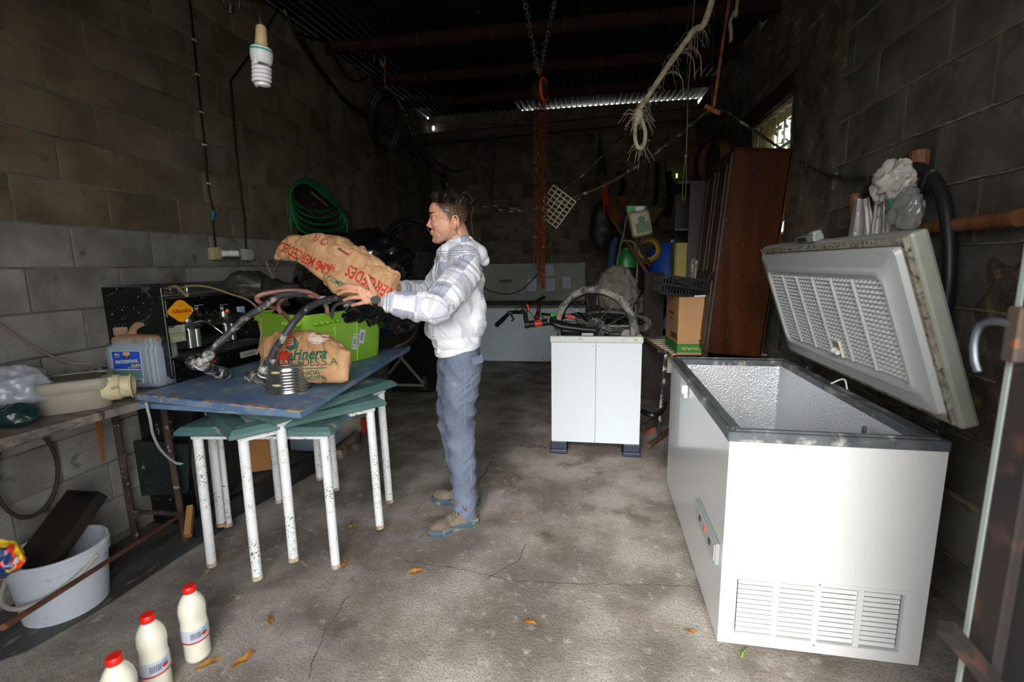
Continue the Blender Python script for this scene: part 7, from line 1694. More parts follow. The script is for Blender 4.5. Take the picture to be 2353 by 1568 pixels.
hc = py(1240, 208, 3.8); MB().lathe([(.0, -.045), (.05, -.042), (.072, -.02), (.074, .02), (.05, .045), (0, .048)], hc, V((.75, -1, 0)), 28).build('gear_case', m_rust, ho, smooth=True)
MB().torus(hc + V((.035, -.025, -.005)), (1, -.25, 0), .078, .012, 30, 8).build('chain_wheel', mat('orange_rust', '#b3481c', .6), ho, smooth=True)
for i, (x, x2, y1_, yy, m_) in enumerate(((1230, 1228, 600, 3.80, m_chl), (1236, 1232, 612, 3.83, m_chl), (1247, 1241, 640, 3.80, m_chl), (1252, 1247, 662, 3.78, m_chl), (1244, 1240, 655, 3.86, m_chl))):
    chain('loose_chain', [py(x, 240, yy), py((x + x2) / 2, 400, yy), py(x2 + 2, 520, yy), py(x2 + (2 if i % 2 else -1), y1_, yy)], m_, .030, .0036, .010)
chain('loose_chain', [py(1243, 420, 3.78), py(1253, 425, 3.76), py(1255, 500, 3.76), py(1250, 570, 3.77), py(1246, 660, 3.78)], m_chl, .030, .0036, .010); chain('thin_chain', [py(1261, 215, 3.9), py(1259, 330, 3.9), py(1256, 450, 3.9)], m_chl, .022, .002, .006)
chain('loose_chain', [py(1242, 300, 3.74), py(1242, 440, 3.74), py(1238, 560, 3.75), py(1236, 620, 3.76)], m_chl, .030, .0036, .010)
# square-holed plate
T_, Rr_, B_2 = py(1272, 426, 4.35), py(1323, 464, 4.35), py(1279, 524, 4.35); ex, ey = (Rr_ - T_), (B_2 - Rr_); N1, N2 = 5, 7
gp = thing('grid_plate', 'beige square-holed plastic grid plate hanging askew right of the rusty chains', 'grid', (T_ + B_2) / 2)
nr = ex.cross(ey).normalized(); mb = MB(); bw = .011
for i in range(N1 + 1): a = T_ + ex * (i / N1); mb.box(a + ey / 2, (ey.length + bw, bw, .012), rot=frame((0, 0, 0), ey, nr))
for j in range(N2 + 1): a = T_ + ey * (j / N2); mb.box(a + ex / 2, (ex.length + bw, bw, .0122), rot=frame((0, 0, 0), ex, nr))
mb.build('grid', mat('beige_grid', '#a3977c', .6), gp); MB().tube([py(1272, 430, 4.35), py(1262, 462, 4.4)], .004, 5).build('tie_wire', m_cab, gp)
o = MB().tube(cr_spline(pys(4.4, (1262, 472), (1276, 514), (1262, 530), (1270, 545), (1262, 560), (1268, 568)), 6), .018, 8).tube(cr_spline(pys(4.6, (1270, 548), (1295, 550), (1315, 562)), 6), .011, 7).build('old_clamp', m_steel_dk, None, smooth=True, loc=py(1268, 550, 4.6)); tag(o, 'dark bent metal clamp hanging below the beige grid plate', 'clamp')

# ================================================================== ropes at the upper right
m_rope = mat('frayed_rope', '#8f8572', .9, col2='#6d6352', scale=30, bump=.5, bscale=150)
def frayed(pts, rs, label, name='frayed_rope', fr=60, yv=2.3):
    P = cr_spline(pts, 8); rr3 = [rs[0] + (rs[1] - rs[0]) * i / (len(P) - 1) for i in range(len(P))]
    t = thing(name, label, 'rope', P[len(P) // 2]); MB().tube(P, rr3, 9).build('strand', m_rope, t, smooth=True)
    random.seed(6); mb = MB()
    for i in range(fr):
        p = P[random.randrange(len(P) // 4, len(P))]; d = V((random.uniform(-1, 1), random.uniform(-.5, .5), random.uniform(-1.2, .3))).normalized(); L_ = random.uniform(.02, .09)
        mb.tube([p, p + d * L_ * .6, p + d * L_ + V((0, 0, -L_ * .5))], .0009, 3)
    mb.build('loose_fibres', m_rope, t); return t
ra_ = V((py(1640, -5, 2.4).x + .12, 2.4, roof_z(2.4) - .02))
t = frayed([ra_, py(1636, 0, 2.4), py(1590, 75, 2.4), py(1540, 145, 2.4), py(1500, 205, 2.4), py(1470, 252, 2.4)], (.0155, .011), 'thick frayed white rope slanting down from the roof, knotted into a loop')
MB().ball(py(1468, 262, 2.4), (.022, .02, .028), 14, 10).ball(py(1466, 276, 2.4), (.018, .018, .022), 14, 10).tube(cr_spline([py(*p, 2.4) for p in ((1462, 280), (1459, 305), (1462, 330), (1471, 341), (1480, 332), (1483, 305), (1476, 280), (1470, 270))], 6), .009, 8).build('knotted_loop', m_rope, t, smooth=True)
mb = MB(); random.seed(12)
for i in range(90):
    p = py(1468 + random.uniform(-6, 8), random.choice((250, 262, 275, 340)), 2.4); d = V((random.uniform(-1, 1), random.uniform(-.5, .5), random.uniform(-1, .6))).normalized(); L_ = random.uniform(.02, .09); mb.tube([p, p + d * L_ * .6 + V((0, 0, .01)), p + d * L_ + V((0, 0, -L_ * .3))], .0009, 3)
for s_ in ((1545, 130), (1560, 120), (1520, 175)):
    for k in range(3): p = py(s_[0] + k, s_[1], 2.4); mb.tube(cr_spline([p, p + V((.05, 0, .01 + .004 * k)), p + V((.09, 0, -.02)), p + V((.10, 0, -.09 - .01 * k))], 5), .0007, 3)
mb.build('loose_fibres', m_rope, t)
rt = thing('steel_rod', 'rusty reinforcing rod with welded crosspiece hanging at upper right', 'rod', py(1660, 120, 2.9)); m_rb = mat('orange_rebar', '#8a4a22', .8, col2='#5b2c16', scale=30, bump=.4, bscale=200)
MB().tube([V((py(1676, 0, 3.0).x + .03, 3.0, roof_z(3.0) - .02)), py(1676, 0, 3.0), py(1662, 90, 3.0), py(1640, 246, 3.0)], .0085, 8).build('rod', m_rb, rt, smooth=True); MB().tube([py(1620, 243, 3.0), py(1654, 261, 3.0)], .0125, 8).build('crosspiece', m_rb, rt, smooth=True)
o = MB().tube(cr_spline([V((py(1692, 0, 2.6).x, 2.6, roof_z(2.6) - .02)), py(1694, 0, 2.6), py(1688, 25, 2.6), py(1678, 50, 2.6), py(1680, 75, 2.6), py(1679, 94, 2.6)], 8), .020, 8, flat=.35).build('webbing_strap', m_rope, None, smooth=True, loc=py(1680, 40, 2.6)); tag(o, 'pale woven strap end hanging beside the rusty rod at upper right', 'strap')
tr_ = thing('thin_rope', 'thin knotted string loop hanging in front of the wardrobe', 'rope', py(1577, 350, 3.5))
MB().tube(cr_spline([V((py(1581, 258, 3.5).x + .02, 3.5, roof_z(3.5) - .1)), py(1582, 200, 3.5), py(1580, 258, 3.5), py(1579, 300, 3.5), py(1577, 352, 3.5)], 6), .0042, 6).tube(cr_spline([py(*p, 3.5) for p in ((1575, 362), (1571, 400), (1568, 440), (1569, 458), (1573, 459), (1576, 440), (1577, 400), (1576, 362))], 6), .0022, 5).ball(py(1576, 358, 3.5), (.011, .008, .014), 10, 8).build('string', mat('string', '#75674a', .9), tr_, smooth=True)
for (a, b), lb in ((((1643, -5), (1636, 250)), 'fine wire hanging beside the rusty rod'), (((1582, 10), (1580, 250)), 'fine dark cord hanging from the roof left of the rusty rod')):
    cable([V((py(*a, 3.2).x, 3.2, roof_z(3.2) - .02)), py(*a, 3.2), py((a[0] + b[0]) / 2 - 2, (a[1] + b[1]) / 2, 3.2), py(*b, 3.2)], .0018, 'fine_wire', lb, m_steel_dk, 'wire', 5)

# ================================================================== clutter between cabinet and wardrobe
su = thing('shelf_unit', 'dark wooden open shelf unit standing beyond the wardrobe', 'shelf unit', (1.15, 4.95, ZS + .015))
sy0, sy1, sx0, sx1 = 4.62, 5.35, .92, 1.40; m_dkw = mat('dark_shelf_wood', '#241610', .5, col2='#170e0a', scale=3, stretch=(4, 4, .6), spots=('#7b6a55', 70, .70, .74))
for y in (sy0 + .01, sy1 - .01): MB().box(((sx0 + sx1) / 2, y, 1.42), (sx1 - sx0, .02, 1.5)).build('side_panel', m_dkw, su)
for z in (ZS + .05, 1.265, 1.75, 2.17): MB().box(((sx0 + sx1) / 2 - .06, (sy0 + sy1) / 2, z), (sx1 - sx0 + .12, sy1 - sy0 - .04, .022)).build('shelf', m_dkw, su)
MB().box((sx1 - .01, (sy0 + sy1) / 2, 1.42), (.012, sy1 - sy0, 1.5)).build('back_panel', m_dkw, su)
# olive box, jar, spray cans on the shelf
ob = thing('olive_box', 'olive yellow metal box with a lock on the dark shelf', 'box', (.95, 4.95, 1.28))
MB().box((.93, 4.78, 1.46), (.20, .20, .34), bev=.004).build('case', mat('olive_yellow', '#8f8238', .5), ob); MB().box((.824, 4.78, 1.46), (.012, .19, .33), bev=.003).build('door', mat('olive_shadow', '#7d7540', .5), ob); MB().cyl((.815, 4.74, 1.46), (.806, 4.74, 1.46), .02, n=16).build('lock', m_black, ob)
jr = thing('snail_jar', 'glass jar full of pale shells on the shelf beside the spray cans', 'jar', py(1591, 620, 4.45)); jr['label'] = 'glass jar of pale contents on the shelf beside the wardrobe door'
jp = V((py(1591, 620, 4.66).x, 4.66, 1.276)); 
MB().lathe([(.044, 0), (.048, .01), (.048, .19), (.036, .215), (.036, .23)], jp, n=28).build('glass', mat('jar_glass', '#b9c0a6', .1, alpha=.5, trans=.5), jr, smooth=True); MB().lathe([(.040, .225), (.040, .25), (0, .252)], jp, n=24).build('lid', mat('jar_lid', '#8a7d55', .5), jr, smooth=True)
random.seed(3); mb = MB(); [mb.ball(jp + V((random.uniform(-.028, .028), random.uniform(-.028, .028), .02 + .0055 * i)), .016, 8, 6) for i in range(30)]; o = mb.build('contents', mat('pale_contents', '#a39a7c', .7, col2='#6d6650', scale=30), jr, smooth=True); o['kind'] = 'stuff'
for i, (x, m_, lb) in enumerate(((1600, mat('can_white', '#c3c6c0', .4, spots=('#b0563a', 14, .70, .74)), 'white spray can with orange mark beside the glass jar'), (1610, mat('can_pale', '#b9c0bc', .4), 'pale tin right of the white spray can, half behind the wardrobe door'))):
    p = V((py(x, 620, 4.64).x + .008, 4.63, 1.276)); t = thing('spray_can', lb, 'can', p); MB().lathe([(.026, 0), (.027, .005), (.027, .17), (.02, .185), (0, .186)], p, n=20).build('tin', m_, t, smooth=True)
    if i == 0: MB().lathe([(.0275, .12), (.0275, .15)], p, n=20, caps=False).build('yellow_band', mat('can_yellow', '#d69a1f', .4), t)
# cardboard box with green band
bxp = py(1582, 800, 4.15); Mx = frame(V((.80, 4.05, ZS + .016)), (1, .12, 0))
cb = thing('cardboard_box', 'tall brown cardboard box with a green band and www lettering on the slatted base', 'box', Mx @ V((.1, .2, 0)))
m_cardb = mat('cardboard', '#b58a5e', .75, col2='#a87d52', scale=3); p1c = py(1556, 797, 4.05)
Mx = frame(V((p1c.x, 4.05, ZS + .016)), (1, .05, 0)); bwx, bdy, bh = .205, .46, .49
MB(Mx).box((bwx / 2, bdy / 2, bh / 2), (bwx, bdy, bh), bev=.003).build('carton', m_cardb, cb)
m_gband = mat('green_print', '#2c7a34', .6)
MB(Mx).box((bwx / 2, bdy / 2, .058), (bwx + .002, bdy + .002, .075)).build('green_band', m_gband, cb)
text_at('lettering', 'www.', .062, Mx @ V((bwx / 2 + .01, -.0022, .058)), Mx.to_3x3() @ V((1, 0, 0)), (0, 0, 1), mat('tan_print', '#b9a060', .7), cb, bold=.0005, sx=1.1)
for i in range(2): MB(Mx).box((-.001, bdy * .55, .34 - i * .05), (.002, .20 - .06 * i, .022 - .01 * i)).build('faded_print', mat('faded_print', '#5b4028', .8) if i == 0 else bpy.data.materials['faded_print'], cb)
MB(Mx).box((-.001, bdy * .3, .15), (.002, .22, .05)).build('faded_print', bpy.data.materials['faded_print'], cb)
# black plastic crate tilted on top
km = frame(Mx @ V((.03, .16, bh + .085)), (1, .1, -.16)); kr = thing('plastic_crate', 'black slotted plastic crate tilted on top of the cardboard box', 'crate', km.translation)
m_crt = mat('crate_black', '#1c1d20', .35, spots=('#6d6f73', 30, .66, .72))
mb = MB(km); cl_, cd_, ch_ = .36, .28, .15
for s in (-1, 1):
    for z in (-ch_ / 2, 0, ch_ / 2): mb.box((0, s * cd_ / 2, z), (cl_, .008, .014)); mb.box((s * cl_ / 2, 0, z), (.008, cd_, .014))
    for i in range(15): mb.box((-cl_ / 2 + i * cl_ / 14, s * cd_ / 2, 0), (.007, .008, ch_))
    for i in range(11): mb.box((s * cl_ / 2, -cd_ / 2 + i * cd_ / 10, 0), (.008, .007, ch_))
mb.build('slotted_wall', m_crt, kr); mb = MB(km)
for i in range(15): mb.box((-cl_ / 2 + i * cl_ / 14, 0, -ch_ / 2), (.006, cd_, .006))
for i in range(11): mb.box((0, -cd_ / 2 + i * cd_ / 10, -ch_ / 2), (cl_, .006, .006))
mb.build('slotted_floor', m_crt, kr); MB(km).box((.05, 0, .02), (.20, .20, .02), rot=Matrix.Rotation(.2, 3, 'Y')).build('loose_lid', m_crt, kr)
o = MB().tube([Mx @ V((.12, -.01, bh + .006)), Mx @ V((.22, -.01, bh + .010))], .009, 8).build('white_peg', m_white2, None, loc=Mx @ V((.17, 0, bh))); tag(o, 'short white plastic stick lying on the cardboard box edge', 'stick')
# leaning dark panel, red handled tool, low table, iron stand
o = MB(frame(py(1495, 700, 4.7), (1, .3, 0))).box((.03, 0, 0), (.20, .02, .62)).build('leaning_board', mat('dusty_dark_panel', '#2b211b', .5, spots=('#6b6058', 5, .55, .75)), None, loc=py(1495, 700, 4.7)); tag(o, 'dusty dark wooden panel standing left of the cardboard box', 'panel')
rh0, rh1 = pz(1483, 753, ZS + .035), pz(1512, 757, ZS + .035); rh = thing('red_tool', 'tool with a bright red plastic handle on the slatted base', 'tool', rh0)
MB().lathe([(0, 0), (.011, .004), (.013, .02), (.010, .03), (.014, .045), (.015, (rh1 - rh0).length), (0, (rh1 - rh0).length + .004)], rh0, rh1 - rh0, 14).build('handle', mat('hot_red', '#e0321f', .35), rh, smooth=True); MB().cyl(rh1, rh1 + (rh1 - rh0) * .8, .004, n=8).build('blade', m_chrome, rh)
lt = thing('low_table', 'low grey-topped table between the white cabinet and the slatted base', 'table', (.62, 4.3, 0)); zt3 = .70
a, b = pz(1472, 772, zt3), pz(1544, 775, zt3)
MB().box(((a.x + b.x) / 2 + .02, a.y + .30, zt3 - .015), (b.x - a.x + .10, .60, .03), bev=.003).build('tabletop', mat('scuffed_bluegrey', '#5a5a5f', .5, col2='#6b5a4c', scale=9, spots=('#9a958c', 16, .6, .7)), lt)
for x in (a.x + .01, b.x + .02):
    for y in (a.y + .06, a.y + .55): MB().box((x, y, (zt3 - .03) / 2), (.03, .03, zt3 - .03)).build('leg', m_navy, lt)
ch2 = MB(); random.seed(4)
for i in range(12): q = pz(1490 + random.uniform(-12, 14), 758 + random.uniform(-6, 8), zt3 + .012); ch2.torus(q, (random.uniform(-1, 1), random.uniform(-1, 1), 1), .014, .004, 12, 5)
tag(ch2.build('metal_rings', m_chrome, None, smooth=True, loc=pz(1490, 758, zt3)), 'heap of small shiny metal rings on the low table', 'rings')
so3 = thing('iron_stand', 'chipped black and white iron stand post beside the big freezer', 'stand', pz(1515, 1012, 0)); m_ch = mat('chipped_iron', '#26282a', .6, spots=('#b3b3ad', 18, .52, .60, 5))
MB().tube([pz(1513, 1010, 0), py(1530, 812, 3.85)], .016, 6).build('post', m_ch, so3); MB().tube([py(1512, 808, 3.82), py(1536, 812, 3.85)], .014, 6).build('crosspiece', m_ch, so3); MB().tube([pz(1490, 1025, .03), pz(1545, 985, .03)], .022, 6).build('foot', mat('rotten_wood', '#5a3f2c', .9, col2='#3b281c', scale=12), so3)
cable([pz(1475, 945, .25), pz(1500, 955, .24), pz(1520, 945, .25), pz(1528, 925, .3)], .022, 'bent_pipe', 'bent black pipe on the floor behind the iron stand', m_black, 'pipe')
o = MB().box(pz(1485, 985, .03), (.10, .14, .05), rot=Matrix.Rotation(.5, 3, 'Z'), bev=.004).build('brick', mat('red_brick', '#8a4a30', .9), None, loc=pz(1485, 985, .03)); tag(o, 'broken red brick on the floor between cabinet and iron stand', 'brick')
o = bar(pz(1478, 985, .10), pz(1515, 960, .12), .04, .06, 'timber_offcut', m_debr, 'dark timber offcut leaning on the broken brick', 'wood')
tag(MB().box((.88, 5.0, .31), (.62, .06, .60), bev=.01).build('dark_board', m_debr, None, loc=(.88, 5.0, .01)), 'dark speckled board standing on the floor under the shelf unit', 'board')
# sprayer tank, hand truck, containers, poles in the dark corner
sp1 = thing('sprayer_tank', 'dirty white plastic tank with green label hanging on the sprayer frame', 'tank', py(1470, 515, 4.9))
SMx = frame(py(1471, 515, 4.9), (1, .0, .22)); SMx = SMx
mb = MB(SMx); mb.box((0, 0, 0), (.20, .15, .25), bev=.03); mb.cyl((-.07, 0, .11), (-.07, 0, .15), .03, n=16); mb.tube(cr_spline([(-.02, 0, .12), (.0, 0, .15), (.05, 0, .15), (.075, 0, .12)], 5), .010, 8)
me = remesh(mb, .007, 3); mesh_obj('tank', me, mat('dirty_tank', '#b0aa8c', .5, col2='#98917a', scale=6), sp1)
MB(SMx).box((.01, -.078, -.04), (.13, .004, .10)).build('label', mat('tank_label', '#4c6b3c', .5), sp1); MB(SMx).lathe([(0, 0), (.035, .001), (0, .002)], (.01, -.081, .035), (0, -1, 0), 20).build('round_mark', mat('tank_mark', '#2f6b5a', .5), sp1)
MB().box(py(1462, 481, 4.95), (.20, .06, .07), rot=Matrix.Rotation(R(4), 3, 'Y'), bev=.01).build('green_top', mat('bright_green', '#1d9a4a', .4), sp1); MB().box(py(1470, 480, 4.9), (.08, .03, .045)).build('white_mark', m_white2, sp1)
ht_ = thing('hand_truck', 'silver tube frame of a hand truck standing in the dark corner', 'hand truck', py(1435, 600, 5.0)); ht_.location.z = 0
m_tube = mat('silver_tube', '#9a9a96', .35, .8)
MB().tube([py(1443, 486, 5.0), py(1432, 540, 4.98), py(1419, 598, 4.9), V((py(1412, 640, 4.9).x, 4.9, 0))], .010, 8).build('tube', m_tube, ht_, smooth=True); MB().tube([py(1482, 530, 5.0), py(1465, 590, 4.98), V((py(1462, 640, 4.9).x, 4.9, 0))], .010, 8).build('tube', m_tube, ht_, smooth=True)
MB().tube(cr_spline(pys(4.93, (1425, 566), (1430, 556), (1445, 553), (1459, 560), (1461, 578)), 6), .009, 8).build('crossbow', m_tube, ht_, smooth=True)
for pts, r_, lb, m_ in ((((1403, 497), (1500, 648)), .017, 'rusty brown pole leaning diagonally across the corner, the front one', mat('rust_pole', '#5b3522', .8)), (((1396, 420), (1494, 612)), .017, 'dark pole leaning diagonally behind the rusty brown one', mat('dark_pole', '#2f211a', .8))):
    o = MB().tube([py(*pts[0], 5.3), py(*pts[1], 4.75)], r_, 8).build('pole', m_, None, smooth=True, loc=py(*pts[0], 5.3)); tag(o, lb, 'pole')
gcn = py(1440, 600, 5.3); gb_ = thing('green_container', 'bright green plastic container on the clutter behind the bicycle wheel', 'container', gcn); MB().lathe([(.10, -.08), (.12, -.07), (.12, .04), (.08, .10), (.04, .12), (.04, .14), (0, .14)], gcn, n=24, u0=(1, 0, 0), sy=.8).build('body', mat('green_can', '#1d7a33', .4, col2='#25562c', scale=6), gb_, smooth=True); MB().box((gcn.x, gcn.y + .02, (gcn.z - .08) / 2), (.3, .25, gcn.z - .09)).build('support_block', m_dark, gb_)
yc = py(1487, 575, 5.4); t = thing('yellow_hose_coil', 'coil of yellow hose hanging in the dark behind the sprayer tank', 'hose', yc); 
for k in range(4): MB().torus(yc + V((0, -.03 * k, 0)), (.3, 1, .1), .13 - .01 * k, .02, 28, 7).build('hose_loop', mat('yellow_hose', '#a08220', .5) if k == 0 else bpy.data.materials['yellow_hose'], t, smooth=True)
MB().cyl(yc + V((0, .05, .1)), V((yc.x, 5.5, 1.8)), .006, n=6).build('cord', m_cab, t)
bl = py(1536, 560, 5.6); t = thing('blue_drum', 'deep blue plastic drum in the dark behind the olive box', 'drum', (bl.x, bl.y, 0)); MB().lathe([(.20, 0), (.22, .03), (.23, .5), (.235, .52), (.23, .54), (.22, 1.55), (.15, 1.66), (.0, 1.67)], (bl.x, bl.y, 0), n=32).build('drum', mat('blue_drum', '#12429a', .4), t, smooth=True, sharp=40); MB().cyl((bl.x + .05, bl.y - .05, 1.66), (bl.x + .05, bl.y - .05, 1.70), .035, n=14).build('bung', m_white2, t)
o = blob('white_sack', py(1418, 668, 4.9), (.15, .13, .17), mat('dirty_cloth_sack', '#6d6b5e', .8, col2='#76756a', scale=5), None, .055, 7, 61, n=60, k=40); tag(o, 'dirty whitish cloth sack slumped behind the bicycle wheel', 'sack')
o = blob('dark_heap', py(1470, 700, 5.3), (.25, .2, .18), mat('dark_heap', '#151618', .5, spots=('#5a6b78', 9, .62, .7)), None, .05, 7, 65); tag(o, 'dark heap of plastic and tools behind the bicycle', 'heap')
o = blob('dark_bag', py(1383, 520, 5.6), (.13, .1, .26), mat('dark_bag', '#0f1010', .6), None, .02, 6, 67); tag(o, 'long black bag hanging on the back wall left of the poles', 'bag')
o = MB().grid(lambda u, v: py(1370 + 26 * u * v + 8 * (1 - v), 300 + 102 * v + 3 * math.sin(u * 9), 6.4 + .04 * math.sin(u * 8)), 14, 14).build('dark_green_cloth', mat('bottle_green_cloth', '#16302a', .8), None, smooth=True, loc=py(1380, 370, 6.4)); tag(o, 'dark green cloth hanging in a point from the steel joist', 'cloth')
o = MB().grid(lambda u, v: py(1383 + 14 * u + 3 * v, 425 + 68 * v - 12 * (1 - v) * (1 - u) + 4 * math.sin(u * 9), 5.5 + .05 * math.sin(u * 9 + v * 3)), 14, 16).build('orange_cloth', mat('orange_cloth', '#a8381a', .8), None, smooth=True, loc=py(1390, 460, 5.5)); tag(o, 'strip of orange-red cloth hanging beside the wicker basket', 'cloth')
bk2 = thing('wicker_basket', 'brown wicker basket hanging in the dark right of the orange cloth', 'basket', py(1420, 480, 5.6)); bc = py(1419, 482, 5.6)
mb = MB()
for i in range(14): z = -.13 + i * .019; r3 = .09 + .035 * (i / 13); mb.torus(bc + V((0, 0, z)), (0, 0, 1), r3, .009, 26, 5)
mb.build('woven_rows', mat('wicker', '#6b3c1c', .8), bk2); MB().lathe([(.0, -.135), (.085, -.13), (.12, .12)], bc, n=24, caps=False).build('inner_shell', mat('wicker_dark', '#3a2212', .9), bk2)
o = MB().tube(pys(5.7, (1412, 545), (1405, 600), (1402, 640), (1400, 700), (1400, 770)) + [V((py(1400, 770, 5.7).x, 5.7, 0))], .045, 8).build('blue_cloth', mat('denim_blue', '#27405c', .8), None, smooth=True, loc=py(1408, 590, 5.7)); tag(o, 'faded blue cloth hanging down beside the hand truck', 'cloth')
for i, (pts, r_, lb) in enumerate(((((1510, 375), (1508, 440), (1504, 470)), .03, 'dark wooden tool handle hanging high on the back wall'), (((1535, 395), (1540, 450), (1532, 500)), .045, 'black flat tool hanging on the back wall beside the gleam of daylight'), (((1420, 395), (1432, 420), (1425, 448)), .03, 'black looped strap hanging above the wicker basket'), (((1495, 300), (1490, 390), (1478, 460)), .006, 'thin dark cord hanging on the back wall, left one'), (((1535, 300), (1530, 380), (1545, 450)), .006, 'thin dark cord hanging on the back wall, right one'), (((1500, 520), (1512, 505), (1530, 480)), .02, 'dull grey tool hanging left of the blue drum'))):
    cable(pys(7.40 if r_ > .01 else 7.485, *pts), r_ * 1.15, 'hanging_tool' if r_ > .01 else 'old_wire', lb, m_dark if i != 5 else m_steel_dk, 'tool' if r_ > .01 else 'cord')
# round wooden boxes on top of the wardrobe
for i, (x, y, yy) in enumerate(((1612, 372, 4.9), (1640, 370, 4.6))):
    p = py(x, y, yy); t = thing('wooden_drum_box', ('far' if i == 0 else 'near') + ' round wooden sieve standing on edge on the wardrobe top', 'sieve', p)
    MB().lathe([(.17, -.05), (.175, -.048), (.175, .05), (.168, .05), (.166, -.045)], p, (1, .35, 0), 36, caps=False).build('hoop', mat('sieve_wood', '#4a2c18', .7) if i == 0 else bpy.data.materials['sieve_wood'], t, smooth=True, sharp=40); MB().cyl(p + V((-.0, 0, 0)), p + V((.004, .001, 0)), .165, n=32).build('mesh_disc', m_dark, t)
o = MB().cyl(py(1555, 399, 7.44), py(1555, 409, 7.44), .012, n=10).build('daylight_glow', mat('sunlit_foliage_glow', '#a8d040', .8, emis=('#b9e05a', 2.0)), wbk)  # small glowing piece stands in for green daylight through a wall gap
o = MB().ball(py(996, 295, 7.44), (.02, .015, .035), 12, 8).build('hole_glow', mat('daylight_glow', '#ffffff', .8, emis=('#eef4ff', 5.0)), wbk)  # glowing ball on the closed wall stands in for daylight through a hole

# ================================================================== wooden tools, hose and bags hung on the right wall
m_haft = mat('tool_haft', '#8a5a38', .6, col2='#6b4428', scale=7, stretch=(3, 3, .6), spots=('#a98a66', 20, .62, .7)); XW = 1.46
def onr(*p): return [pxx(a, b, XW) for a, b in p]
hx = thing('wooden_yoke', 'worn wooden yoke frame hung on the right wall above the freezer lid', 'yoke', pxx(2100, 430, XW))
MB().tube(onr((2113, 348), (2110, 395)), .038, 10).build('thick_head', m_haft, hx, smooth=True); MB().tube(onr((2110, 390), (2102, 470), (2098, 545)), .030, 10).build('shaft', m_haft, hx, smooth=True); MB().tube(onr((2066, 385), (2085, 372), (2104, 356)), .028, 8).build('side_block', mat('dark_haft', '#3d2a20', .7), hx, smooth=True)
MB().cyl(pxx(2112, 372, XW), pxx(2112, 372, XR + .02), .012, n=8).build('peg', m_steel_dk, hx)
o = MB().tube(onr((1966, 448), (1967, 500)), .030, 12).build('wooden_peg', m_haft, None, smooth=True, loc=pxx(1966, 470, XW)); tag(o, 'short thick wooden peg end behind the white cloth, at its left', 'peg')
for i, pts in enumerate((((1925, 510), (1950, 502), (1975, 488)), ((1930, 522), (1955, 520), (1975, 508)))):
    o = MB().tube(onr(*pts) + [pxx(pts[-1][0] + 20, pts[-1][1], XR)], .009, 7).build('branch', mat('grey_branch', '#5d564a', .9) if i == 0 else bpy.data.materials['grey_branch'], None, smooth=True, loc=pxx(*pts[0], XW)); tag(o, ('upper' if i == 0 else 'lower') + ' grey branch tip poking out left of the hung white cloth', 'branch')
o = MB().tube(onr((2085, 530), (2160, 522), (2250, 512), (2345, 500)), [.026, .028, .029, .031], 12).build('wooden_pole', m_haft, None, smooth=True, loc=pxx(2200, 515, XW)); tag(o, 'long horizontal wooden tool handle hung on the right wall', 'handle')
cable([pxx(a, b, XW - .02) for a, b in ((1990, 445), (2012, 418), (2050, 398), (2090, 385), (2125, 392), (2155, 425), (2172, 475), (2180, 540), (2182, 610), (2178, 670), (2168, 745))], .025, 'black_pipe', 'thick black pipe bent over the wooden yoke and hanging behind the lid', mat('worn_black_pipe', '#222225', .45, spots=('#8d8a80', 9, .64, .72, 5)), 'pipe', 14)
cable([pxx(a, b, XW - .04) for a, b in ((2130, 395), (2118, 430), (2100, 470), (2085, 515))], .016, 'leather_strap', 'black leather strap crossing in front of the wooden yoke', m_black, 'strap')
m_cloth = mat('white_cloth', '#dedada', .85, spots=('#8d7460', 9, .66, .76, 5))
def drape(x0, x1, y0, y1, seed, flare=.3):
    def fn(u, v):
        xx = x0 + (x1 - x0) * u; xx = (x0 + x1) / 2 + (xx - (x0 + x1) / 2) * (1 - flare + flare * v * 1.2); yy = y0 + (y1 - y0) * v + 6 * math.sin(u * 3) * (1 - v)
        return pxx(xx, yy, XW - .09 + .022 * math.sin(u * 14 + seed + v) + .012 * noise.noise(V((u * 6, v * 4, seed))))
    return fn
mb = MB(); mb.grid(drape(1952, 2012, 452, 552, 1, .5), 30, 16); o = mb.build('white_cloth', m_cloth, None, smooth=True, loc=pxx(1990, 500, XW)); tag(o, 'white cotton cloth hung on the right wall, left fold above the lid', 'cloth')
mb = MB(); mb.grid(drape(2000, 2056, 445, 548, 3, .4), 30, 16); o = mb.build('white_cloth', m_cloth, None, smooth=True, loc=pxx(2030, 500, XW)); tag(o, 'white cotton cloth hung on the right wall, right fold by the green strip', 'cloth')
for oo in bpy.data.objects:
    if oo.name.startswith('white_cloth'): sdm = oo.modifiers.new('thickness', 'SOLIDIFY'); sdm.thickness = .006
m_film2 = mat('crumpled_film', '#cfc9c0', .3, alpha=.9)
o = blob('knotted_bag', pxx(2052, 415, XW - .10), (.03, .09, .055), m_film2, None, .03, 20, 71); tag(o, 'knotted whitish plastic bag hanging at the top of the yoke', 'plastic bag')
o = blob('knotted_bag', pxx(2026, 432, XW - .11), (.03, .03, .06), m_film2, None, .012, 22, 72); tag(o, 'twisted tail of the whitish plastic bag over the cloth', 'plastic bag')
o = blob('grey_bag', pxx(2070, 455, XW - .08), (.03, .07, .08), mat('bluish_film', '#7f858d', .3), None, .014, 14, 73); tag(o, 'bluish grey plastic bag under the knotted whitish bag', 'plastic bag')
o = blob('clear_bag', pxx(2080, 492, XW - .10), (.03, .06, .09), mat('clear_film', '#9a9a98', .12, alpha=.75, coat=.8, spots=('#d9d9d6', 26, .64, .70)), None, .02, 18, 74); tag(o, 'shiny crinkled clear plastic bag right of the green strip', 'plastic bag')
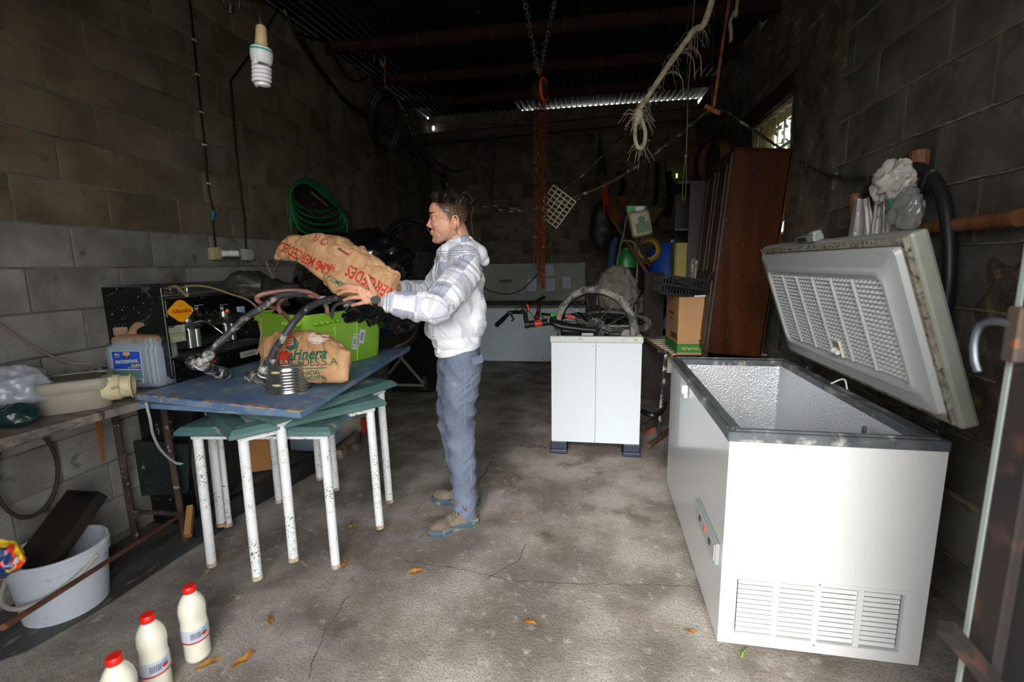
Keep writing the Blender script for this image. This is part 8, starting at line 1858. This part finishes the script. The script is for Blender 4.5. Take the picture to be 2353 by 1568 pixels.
o = MB().tube([pxx(a, b, XW - .12) for a, b in ((2041, 425), (2047, 455), (2055, 487))], [.006, .014, .012], 7, flat=.4).build('green_strip', mat('emerald_strip', '#0f7a55', .5), None, smooth=True, loc=pxx(2045, 455, XW - .1)); tag(o, 'emerald green plastic strip hanging between cloth and clear bag', 'strip')
# far hinge-side junk behind freezer: brown stain patch on the right wall is paint
st = MB(); st.grid(lambda u, v: V((XR - .006 - .010 * max(0, noise.noise(V((u * 9, v * 9, 3)))), 1.35 + .75 * u + .1 * noise.noise(V((v * 5, 1, 1))), .75 + .7 * v + .12 * noise.noise(V((u * 5, 2, 1))))), 24, 24); st.build('crumbling_patch', mat('crumbling_render', '#4f4637', .95, col2='#38322a', scale=12, spots=('#776a50', 14, .58, .72), bump=.8, bscale=60, bdist=.01), wr_, smooth=True)

# ================================================================== metal door leaf at the right edge, opened inwards
DM0 = py(2312, 1100, .97); Pd = V((DM0.x, .97, 0)); Hd = V((.84, -.12, 0))
dl = thing('door_leaf', 'rusty metal door leaf standing open at the right picture edge, out of focus', 'door', (Pd + Hd) / 2)
DM = frame(Pd, Hd - Pd); dlen = (Hd - Pd).length; m_drust = mat('flaking_rust_door', '#1f1714', .8, .2, col2='#151213', scale=9, spots=('#472a20', 14, .56, .72, 6), spots2=('#6f6a62', 14, .70, .80))
zt_d = 2.28
MB(DM).box((.03, 0, zt_d / 2 + .02), (.06, .045, zt_d - .04), bev=.004).build('stile', m_drust, dl)
MB(DM).box((-.004, -.018, zt_d / 2 + .02), (.010, .012, zt_d - .04)).build('pale_edge_strip', mat('pale_strip', '#7b8280', .5), dl)
for i in range(int((dlen - .08) / .045)): MB(DM).box((.08 + i * .045, 0.002 * (i % 2), zt_d / 2 + .02), (.040, .012, zt_d - .06)).build('ribbed_panel', mat('dark_ribbed', '#121111', .7) if i == 0 else bpy.data.materials['dark_ribbed'], dl)
MB(DM).box((dlen - .02, 0, zt_d / 2 + .02), (.04, .045, zt_d - .04)).build('stile', m_drust, dl)
hh_ = DM.inverted() @ py(2330, 765, .93); lk_ = MB(DM).box((.015, -.035, py(2325, 770, .95).z), (.03, .02, .10), bev=.004).build('lock_case', m_steel_dk, dl)
zl = py(2300, 760, .95).z; MB(DM).tube(cr_spline([(.01, -.04, zl + .01), (-.02, -.045, zl + .012), (-.048, -.045, zl), (-.056, -.045, zl - .03), (-.050, -.045, zl - .065), (-.038, -.045, zl - .088)], 6), .0065, 8).build('door_handle', mat('dull_aluminium', '#5d636a', .5, .8), dl, smooth=True)
za = py(2180, 1445, .93); MB().tube([py(2172, 1440, .90), py(2240, 1520, .90), py(2350, 1660, .90)], .018, 4).build('floor_bolt_arm', m_drust, dl)
